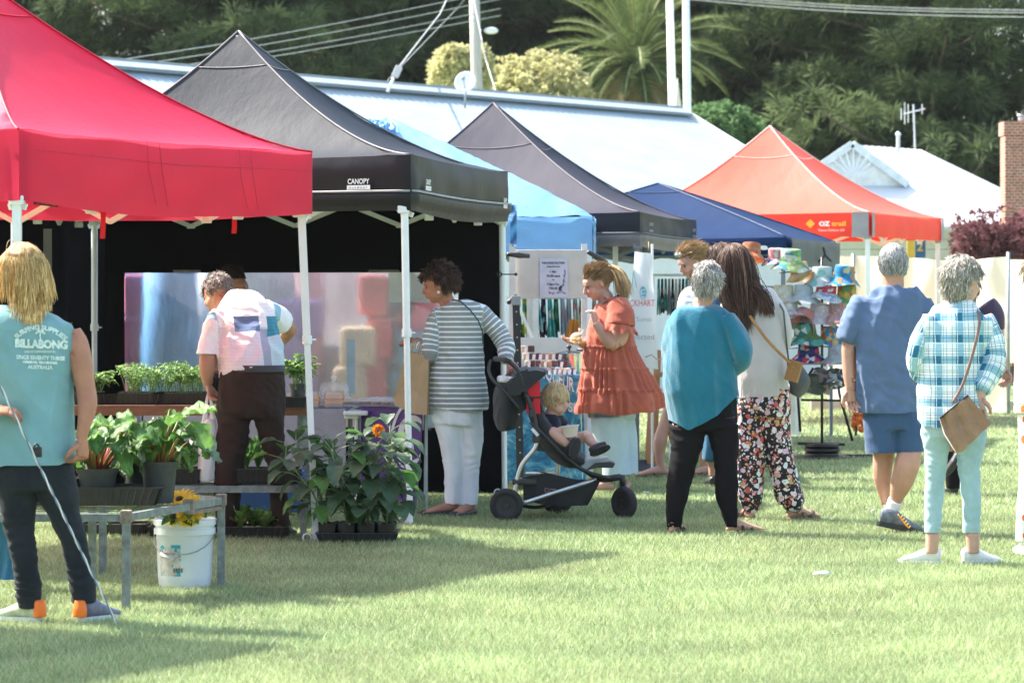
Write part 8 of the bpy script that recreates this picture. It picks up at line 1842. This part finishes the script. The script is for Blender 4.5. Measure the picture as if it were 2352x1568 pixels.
# ---------------------------------------------------------------- other, mostly hidden people
def hidden(Y,u,vt,label,tee,legs,hc0,hc1,fwd,arm=None,hairL=(.05,.1),foot_at=None,dress=None,w_=48,raised=None):
    s=F/Y; vf=VH+HC*s; root=thing('person',label,'person',(X(u,Y),Y,0)); mb=MB();raw=MB();sp=[]; sk=(.56,.33,.26); hgt=(vf-vt)/s; k=hgt/1.75; hc=P(u,vt,Y)-V((0,0,.12*k)); Rm=head(mb,hc,fwd,(0,0,1),1.0*k,sp,sk); Z=lambda z:VH-(z*k-HC)*s
    mb.tube([hc-V((0,0,.04)),hc-V((0,0,.17))],[.052,.06],12); W=w_*s/316
    torso(mb,Y,[(u,Z(1.42),W*.75,.09),(u,Z(1.36),W,.11),(u,Z(1.1),W*.85,.11),(u,Z(.88),W*.85,.12)])
    A=arm or [(u+W*1.0,Z(1.34),0,17),(u+W*1.2,Z(1.1),0,14),(u+W*1.2,Z(.85),0,9)]
    limbs(mb,Y,[A,[(u-W*1.0,Z(1.34),0,17),(u-W*1.15,Z(1.1),0,14),(u-W*1.15,Z(.85),0,9)],[(u-W*.45,Z(.85),0,26),(u-W*.45,Z(.48),0,17),(u-W*.45,Z(.08),0,10)],raised or [(u+W*.45,Z(.85),0,26),(u+W*.45,Z(.48),0,17),(u+W*.45,Z(.08),0,10)]])
    q=A[-1]; hand(mb,raw,P(q[0],q[1],Y+q[2]),(.25,.05,-1),(-.6,-.5,0),.9,1.05,-1); hand(mb,raw,P(u-W*1.15,Z(.85),Y),(0,0,-1),(.6,0,0),.6,1,1); body(root,mb,raw,sp,sk,.008)
    arms=[lf(Y,[(A[0][0]-14,A[0][1]-6,27,.1),((A[0][0]+A[1][0])/2-3,(A[0][1]+A[1][1])/2,28,.09),(A[1][0]-2,A[1][1]+16,23,.08)]),lf(Y,[(u-W*.95,Z(1.34),21,.08),(u-W*1.15,Z(1.14),20,.07)])]
    cloth('tee_shirt',tee,root,[lf(Y,[(u,Z(1.46),W*.5,.08),(u,Z(1.40),W*.95,.11),(u,Z(1.25),W*1.1,.14),(u,Z(1.0),W*1.05,.145),(u,Z(.84),W*1.08,.15)])]+arms,.011,2,.008,seed=int(u))
    if dress: cloth('long_skirt',legs,root,[lf(Y,[(u,Z(.9),W*1.0,.14),(u,Z(.6),W*1.1,.18),(u,Z(.2),W*1.1,.2)])],.012,2,.012)
    else:
        R_=raised or [(u+W*.45,Z(.85),0,26),(u+W*.45,Z(.48),0,17),(u+W*.45,Z(.08),0,10)]
        cloth('trousers',legs,root,[lf(Y,[(u,Z(.92),W*.95,.13),(u,Z(.82),W*1.0,.13)]),lf(Y,[(u-W*.45,Z(.85),32),(u-W*.45,Z(.45),24),(u-W*.45,Z(.06),19)]),lf(Y,[(a,b,r*1.35,None,d) for a,b,d,r in R_])],.011,2,.007)
    dk=M('shoe_black',(.014,.014,.016),.5)
    shoe(root,(X(u-W*.45,Y),Y-.05,0),(-.05,1),.28,.10,.09,dk,dk)
    if raised:
        a=P(raised[-1][0],raised[-1][1],Y+raised[-1][2]); mb=MB(); mb.tube([a+V((.03,0,.03)),a+V((.0,0,-.03)),a+V((-.05,.02,-.10)),a+V((-.075,.03,-.13))],[.035,.045,.04,.02],12,True,(0,1,0),ry=[.03,.035,.03,.015]); link(remesh(mb,.007,2),'shoe',dk,root,True)
    else: shoe(root,(X(u+W*.45,Y),Y-.05,0),(.05,1),.28,.10,.09,dk,dk)
    hair(root,hc,Rm,1.0*k,hc0,hc1,900,hairL,.2,.3,(0,0,0),.5,.002,1.1,seed=int(u),bump=.1)
    return root
Yp=22.0
hidden(Yp,2218,630,'man in a dark purple tee walking away, mostly hidden behind the plaid woman',cotton('purple_cotton',(.055,.035,.07)),M('black_trousers',(0,0,0)),(.10,.07,.05),(.3,.22,.16),(-.1,1,0),
  arm=[(2275,705,0,18),(2288,745,0,18),(2294,790,0,13),(2302,825,.02,12),(2305,845,.03,9)],w_=58,raised=[(2235,945,0,26),(2215,1010,.0,18),(2192,1052,-.25,10)])
hidden(23.0,1655,563,'brown-haired person in a blue skirt hidden behind the long-haired woman',cotton('blue_top',(.03,.10,.2)),cotton('blue_skirt',(.01,.09,.16)),(.06,.035,.025),(.22,.13,.09),(-.3,.9,0),dress=True,w_=40)
def edge_person():
    Y=17.0; u=2376; root=thing('person','person in white trousers with orange spots stepping in at the right edge','person',(X(u,Y),Y,0)); mb=MB();raw=MB();sp=[]; hc=P(u+10,640,Y); Rm=head(mb,hc,(-.3,.9,0),(0,0,1),1.0,sp); mb.tube([hc-V((0,0,.04)),hc-V((0,0,.17))],[.052,.06],12)
    torso(mb,Y,[(u+12,715,60,.09),(u+12,800,60,.11),(u+12,930,62,.12)]); limbs(mb,Y,[[(u+70,730,0,20),(u+80,820,0,17),(u+80,900,0,10)],[(u-30,730,.05,20),(u+4,820,-.14,15),(u+40,860,-.2,10)],[(u-8,950,0,38),(u-14,1100,0,22),(u-18,1230,0,13)],[(u+45,950,0,38),(u+50,1100,.1,22),(u+50,1230,.1,13)]])
    hand(mb,raw,P(u+80,900,Y),(0,0,-1),(-1,0,0),.5,1,1); hand(mb,raw,P(u+40,860,Y-.2),(1,0,0),(0,1,0),.5,1,1); body(root,mb,raw,sp,SK,.009)
    def dot(N,L,g,ob): v_=nd(N,'ShaderNodeTexVoronoi',i_Scale=11.0); v_.inputs['Randomness'].default_value=.5; L.new(ob,v_.inputs['Vector']); return mixc(N,L,mth(N,L,'LESS_THAN',v_.outputs['Distance'],.28),(.80,.78,.75),(.80,.16,.04))
    cloth('spotted_trousers',gmat('spots',dot),root,[lf(Y,[(u+14,900,62,.13),(u+14,950,64,.13)]),lf(Y,[(u+2,950,42),(u-2,1020,34),(u-10,1110,26),(u-16,1200,26),(u-16,1244,28)]),lf(Y,[(u+48,950,38),(u+52,1110,26),(u+54,1244,26)])],.01,2,.007)
    cloth('white_top',cotton('white_linen',(0,0,0)),root,[lf(Y,[(u+12,700,30,.08),(u+12,718,58,.1),(u+12,800,60,.13),(u+12,930,62,.14)]),lf(Y,[(u+66,730,24),(u+76,800,22)]),lf(Y,[(u-26,730,22,.07,.04),(u-4,800,18,.07,-.08)])],.011,2,.008)
    w_=M('shoe_white',(0,0,0)); shoe(root,(X(u-14,Y),Y-.05,0),(-.1,1),.26,.095,.08,w_,w_); shoe(root,(X(u+52,Y),Y+.05,0),(.1,1),.26,.095,.08,w_,w_)
    hair(root,hc,Rm,1.0,(.2,.15,.1),(.4,.3,.2),500,(.05,.1),.5,.3,seed=77)
edge_person()
# ================================================================ stroller and toddler
def pram():
    Y=19.75; Yn=19.62; bk=M('pram_black',(.012,.012,.014),.75,var=.2,scale=10,bump=.3,bscale=150,sheen=.15); tube=M('pram_alu',(.50,.52,.53),.3,metal=.9); rub=M('tyre',(.02,.02,.02),.8); red=M('pram_red',(.60,.01,.02),.7)
    root=thing('stroller','black three-wheeled stroller with red lining, silver frame and a toddler aboard','stroller',(X(1290,Y),Y,0)); pb=M('black_plastic',(0,0,0))
    def wheel(c,r,w,ax,nm='wheel'):
        rot=V(ax).to_track_quat('Z','Y').to_matrix(); c=V(c); mb=MB(); pts=[]
        mb.tube([c+rot@V(((r-w*.55)*math.cos(a),(r-w*.55)*math.sin(a),0)) for a in [k*2*math.pi/40 for k in range(40)]],w*.55,10,closed=True); wl=mb.build(nm,rub,root,True)
        mb=MB(); mb.lathe([(r-w*1.25,-w*.3),(r-w*.9,-w*.35),(r-w*.9,w*.35),(r-w*1.25,w*.3)],c,32,rot); mb.lathe([(.001,-w*.6),(.022,-w*.6),(.03,0),(.022,w*.6),(.001,w*.6)],c,14,rot)
        for k in range(5):
            a=k*2*math.pi/5+.3; mb.bar(c+rot@V((.02*math.cos(a),.02*math.sin(a),0)),c+rot@V(((r-w)*math.cos(a),(r-w)*math.sin(a),0)),.022,.014,up=rot@V((0,0,1)))
        mb.build('rim',pb,wl,True,40)
    wheel((X(1163,Yn),Yn-.12,.108),.108,.045,(.05,1,.0)); wheel((X(1282,Y),Y+.42,.108),.108,.045,(.05,1,0)); wheel((X(1433,Y),Y-.05,.108),.108,.05,(.72,.7,0))
    s=lambda u,v,dy=0:P(u,v,Y+dy)
    def tb(name,pts,r,mat,n=10,par=None): mb=MB(); d=dense((pts,[r]*len(pts),[r]*len(pts),V((1,0,0))),4); mb.tube(d[0],r,n); return mb.build(name,mat,par or root,True)
    for dy in (-.22,.22):
        tb('rear_leg',[s(1180,1150,dy),s(1187,1105,dy),s(1200,1065,dy),s(1228,1030,dy),s(1234,1008,dy)],.015,tube)
        tb('upright',[s(1234,1010,dy),s(1229,968,dy),s(1218,930,dy),s(1208,905,dy)],.016,pb)
        tb('handle_tube',[s(1208,905,dy),s(1198,868,dy),s(1186,846,dy),s(1172,832,dy)],.014,pb)
        tb('lower_rail',[s(1198,1156,dy*1.08),s(1270,1132,dy*1.0),s(1340,1110,dy*.8),s(1366,1101,dy*.4)],.014,tube)
        tb('seat_rail',[s(1218,968,dy),s(1260,1010,dy),s(1310,1058,dy*.9),s(1345,1082,dy*.6),s(1400,1098,dy*.25)],.012,pb)
        mb=MB(); mb.bbox(s(1205,1106,dy),(.16,.03,.04),.01); mb.bbox(s(1232,1005,dy),(.05,.035,.07),.01); mb.bbox(s(1222,950,dy-.02*(1 if dy<0 else -1)),(.045,.02,.05),.01); mb.build('hinge',pb,root)
        mb=MB(); mb.bar(s(1222,984,dy*1.05),s(1236,1000,dy*1.05),.022,.02); mb.build('strap_clip',M('clip_white',(.7,.7,.7),.5),root)
    tb('handlebar',[s(1172,832,-.22),s(1160,826,-.2),s(1140,824,0),s(1140,824,.1),s(1160,826,.2),s(1172,832,.22)],.017,bk)
    tb('handlebar_lower',[s(1128,826,-.1),s(1122,848,-.12),s(1132,872,-.18),s(1160,900,-.22),s(1195,940,-.22)],.010,pb)
    tb('cross_tube',[s(1206,1087,-.22),s(1240,1086,-.22),s(1272,1086,.2)],.014,tube); tb('rear_axle',[s(1165,1152,-.2),s(1230,1165,0),s(1282,1152,.38)],.012,pb)
    tb('rear_leg',[s(1278,1100,.22),s(1282,1075,.22),s(1280,1045,.22)],.014,tube)
    tb('front_beam',[s(1366,1101,0),s(1400,1100,0),s(1425,1096,0),s(1430,1104,0)],.019,pb); tb('front_beam',[s(1345,1082,-.05),s(1375,1098,-.03),s(1424,1092,0)],.014,pb)
    mb=MB(); mb.tube([s(1430,1090,-.0),s(1430,1116,-.0)],.021,10); 
    for q in (-1,1): a=V((X(1433,Y),Y-.05,.108))+V((.03,-.03,0))*q*1.25; mb.tube([s(1430,1114,-.0),a+V((0,0,.08)),a],[.012,.012,.010],8)
    mb.build('front_fork',pb,root,True)
    # basket
    mb=MB(); A=[(1202,1096),(1250,1084),(1320,1100),(1380,1103)]; B=[(1202,1148),(1245,1158),(1300,1162),(1350,1160)]
    def bas(u,v): 
        k=u*3; i=min(2,int(k)); t=k-i; a=V(A[i]+(0,)).lerp(V(A[i+1]+(0,)),t); b=V(B[i]+(0,)).lerp(V(B[i+1]+(0,)),t); q=a.lerp(b,v); return q
    for dy in (-.2,.2): mb.grid(lambda u,v:s(bas(u,v).x,bas(u,v).y,dy*(1-.42*u)+.01*math.sin(u*20)*v),24,6)
    mb.grid(lambda u,v:s(bas(u,1).x,bas(u,1).y,(-.2+.4*v)*(1-.35*u)),24,6); mb.grid(lambda u,v:s(bas(1,u).x,bas(1,u).y,(-.2+.4*v)*.65),6,6); mb.build('basket',bk,root,True)
    mb=MB(); q=s(1262,1125,-.205); w_=.06
    mb.tube([q+V((x*.001*w_*16,0,z*.001*w_*16)) for x,z in ((-30,-10),(-30,12),(-12,12),(-4,-2),(4,8),(40,6),(42,-10),(-30,-12))],.0016,4); text_plane(mb,'mountain',q+V((.035,-.004,.0)),(1,0,0),(0,0,1),.009,.05); mb.build('badge',M('badge_pink',(.55,.35,.33),.6),root)
    # seat shell
    cloth('seat',bk,root,[lf(Y,[(1222,905,22,.20),(1240,960,24,.20),(1262,1000,30,.20),(1285,1030,30,.19),(1318,1052,24,.17),(1342,1056,12,.15)],side=(1,0,.5))],.01,2,.006,(8,8,8),trim=lambda p:(p.z>zp(990,Y) and abs(p.y-Y)<.155 and p.x>X(1248,Y)))
    mb=MB(); mb.grid(lambda u,v:s(1212+38*u-8*v,882+66*v,-.17+.34*u*0+(.34)*v*0)+V((.0,.17+.17*math.sin(u*3.1)*0-.17+.0,0)),4,4)
    mb=MB(); mb.grid(lambda u,v:s(1218+6*math.sin(v*3)+28*v,875+75*v,-.19+.38*u)+V((-.03*math.sin(u*3.14),0,0)),12,12); mb.build('red_lining',red,root,True)
    mb=MB(); mb.grid(lambda u,v:s(1209+32*u,876+74*v,-.205),6,8); o=mb.build('red_side_panel',red,root,True)
    mb=MB(); mb.box(s(1226,912,-.212),(.09,.004,.01)); mb.box(s(1222,918,-.214),(.02,.006,.02)); mb.build('strap',bk,o)
    # hood: folded canopy arcs
    def hood(u,v):
        a=-.15+u*2.35; cx,cv=1216,905; ru_,rv=44+5*math.sin(v*3.14),62; 
        return s(cx+ru_*1.15*math.cos(math.pi-a)+ (14 if a>1.5 else 0)*(a-1.5),cv-rv*math.sin(a)*(.85+.15*math.sin(v*3.14)),-.23+.46*v)+V((.006*math.sin(a*16),0,.012*abs(math.sin(a*4))))
    mb=MB(); mb.grid(hood,50,16)
    mb.grid(lambda u,v:V(hood(u,0)).lerp(s(1200,905,-.235),v*.9),50,6); mb.grid(lambda u,v:V(hood(u,1)).lerp(s(1200,905,.235),v*.9),50,6); mb.build('hood',bk,root,True)
    for a in (.35,.9,1.5,2.1):
        mb=MB(); mb.tube([hood((a+.15)/2.35,k/12)+V((0,0,.004)) for k in range(13)],.006,6); mb.build('hood_rib',pb,root,True)
    cloth('rear_pouch',bk,root,[lf(Y,[(1176,868,14,.2),(1166,900,30,.2),(1162,950,28,.19),(1164,985,18,.16)])],.011,2,.008,(9,9,9))
    cloth('rear_flap',bk,root,[lf(Y,[(1190,860,12,.2),(1180,900,28,.21),(1205,940,16,.21)])],.011,2,.008,(9,9,9))
    mb=MB(); mb.slab([s(1322,1060,-.12),s(1396,1050,-.12),s(1400,1060,-.12),s(1350,1080,-.12)],(0,.24,0)); fp=mb.build('leg_rest',M('rest_grey',(.30,.33,.34),.6),root)
    mb=MB(); q=s(1364,1060,-.124); text_plane(mb,'buggy',q+V((.02,0,-.004)),(1,0,0),(0,0,1),.014,.06); mb.build('badge',M('badge_grey',(.25,.28,.3),.6),fp)
    mb=MB(); mb.slab([s(1345,1080,-.13),s(1366,1063,-.13),s(1402,1060,-.13),s(1413,1064,-.13),s(1408,1074,-.13),s(1372,1074,-.13)],(0,.26,0)); mb.build('footrest',pb,root,False)
    # packet on hood
    mb=MB(); c=s(1168,872,-.14); mb.bbox(c,(.15,.10,.045),.015,Matrix.Rotation(.12,3,'Y')); o=mb.build('shopping_packet',M('packet_clear',(.55,.50,.50),.15,var=.5,scale=30,coat=.5)); tag(o,'clear plastic packet of fruit resting on the stroller\'s rear pouch','packet')
    # ------------------------------------------------ toddler
    t=thing('person','blond toddler in a navy top sitting in the stroller with a white bowl','person',s(1265,1010)); mb=MB();raw=MB();sp=[]; sk=(.66,.42,.35); hc=s(1277,919); Rm=head(mb,hc,(.86,.42,-.25),(.1,0,1),.90,sp,sk,child=True); mb.tube([hc-V((.01,0,.04)),s(1266,950),s(1262,962)],[.042,.04,.05],12)
    torso(mb,Y,[(1262,960,20,.07),(1258,985,28,.08),(1256,1015,28,.085),(1256,1030,24,.08)])
    limbs(mb,Y,[[(1245,965,-.08,11),(1246,988,-.13,10),(1270,988,-.18,8),(1290,983,-.19,6.5)],[(1285,965,.08,10),(1302,985,.1,9),(1316,990,.02,7),(1322,998,-.02,6)],
      [(1258,1018,-.06,18),(1262,998,-.13,16),(1270,990,-.17,14),(1285,1003,-.18,13),(1302,1018,-.18,9)],[(1275,1022,.05,17),(1320,1012,.0,15),(1346,999,-.04,13),(1356,1012,-.06,12),(1368,1022,-.08,9)]])
    hand(mb,raw,s(1288,983,-.19),(1,-.05,-.15),(0,.3,-1),.5,.6,1); hand(mb,raw,s(1322,996,-.03),(.1,-.6,-.8),(-1,0,0),.7,.6,1); body(t,mb,raw,sp,sk,.006)
    nv=cotton('navy_jersey',(.012,.013,.03)); cloth('top',nv,t,[lf(Y,[(1263,950,16,.06),(1262,962,27,.08),(1258,985,32,.095),(1256,1010,31,.10),(1256,1030,26,.09)]),lf(Y,[(1246,962,13,.05,-.07),(1244,980,13,.05,-.11)]),lf(Y,[(1284,962,12,.05,.07),(1298,978,12,.05,.09)])],.007,2,.004,(12,12,9))
    cloth('shorts',cotton('dark_green',(.02,.05,.045)),t,[lf(Y,[(1256,1015,26,.1),(1256,1035,24,.1)]),lf(Y,[(1275,1024,17,.07,.04),(1305,1020,17,.065,.02),(1326,1013,16,.06,-.01)])],.007,2,.004,(12,12,9))
    navy=M('shoe_navy',(.02,.022,.035),.7); sol=M('sole_black',(.02,.02,.022),.6)
    for c,a in ((s(1317,1028,-.20),(.45,-.55,-.35)),(s(1374,1028,-.11),(.75,-.45,.30))):
        # soles face the camera: shoe axis runs up-right
        mb=MB(); ax=V((.25,.1,1)).normalized() if c.x<X(1340,Y) else V((.9,-.1,.42)).normalized(); dn=V((.35,-.9,-.1)).normalized() if c.x<X(1340,Y) else V((.35,-.75,-.55)).normalized(); sd=ax.cross(dn).normalized()
        mb.tube([c-ax*.062,c-ax*.03,c+ax*.02,c+ax*.06],[.022,.030,.034,.022],12,True,sd,ry=[.02,.032,.026,.016]); sh=link(remesh(mb,.005,2),'shoe',navy,t,True)
        mb=MB(); n=18; pl_=[c+dn*.026+ax*.072*math.cos(2*math.pi*k/n)+sd*(.032+.004*math.cos(2*math.pi*k/n))*math.sin(2*math.pi*k/n) for k in range(n)]; mb.slab(pl_,dn*.010)
        for k in range(-3,4):
            for j in (-1,0,1): mb.box(c+dn*.039+ax*.017*k+sd*.016*j*(.7 if abs(k)==3 else 1),(.009,.006,.009))
        mb.build('sole',sol,sh,off=t.location)
    hair(t,hc,Rm,.90,(.42,.26,.11),(.72,.52,.27),2400,(.025,.055),.02,.5,(0,0,0),.15,.0016,1.05,seed=91,cover=lambda x,y,z:(z>.38 if y>.35 else (z>.05 if abs(x)>.6 and y>-.1 else z>-.42)),c2=(.85,.68,.42),bump=.04,flow=(0,.1,-1))
    b=thing('bowl','small white paper bowl held in the toddler\'s lap','bowl',s(1310,1003,-.17)); mb=MB(); c=s(1310,1003,-.17); mb.lathe([(.001,0),(.04,0),(.062,.066),(.068,.068),(.068,.073),(.060,.072),(.04,.008),(.001,.006)],c,28,Matrix.Rotation(-.12,3,'Y'),cap=False); mb.build('bowl_body',M('bowl_paper',(.66,.58,.50),.7,var=.04),b,True,40)
pram()
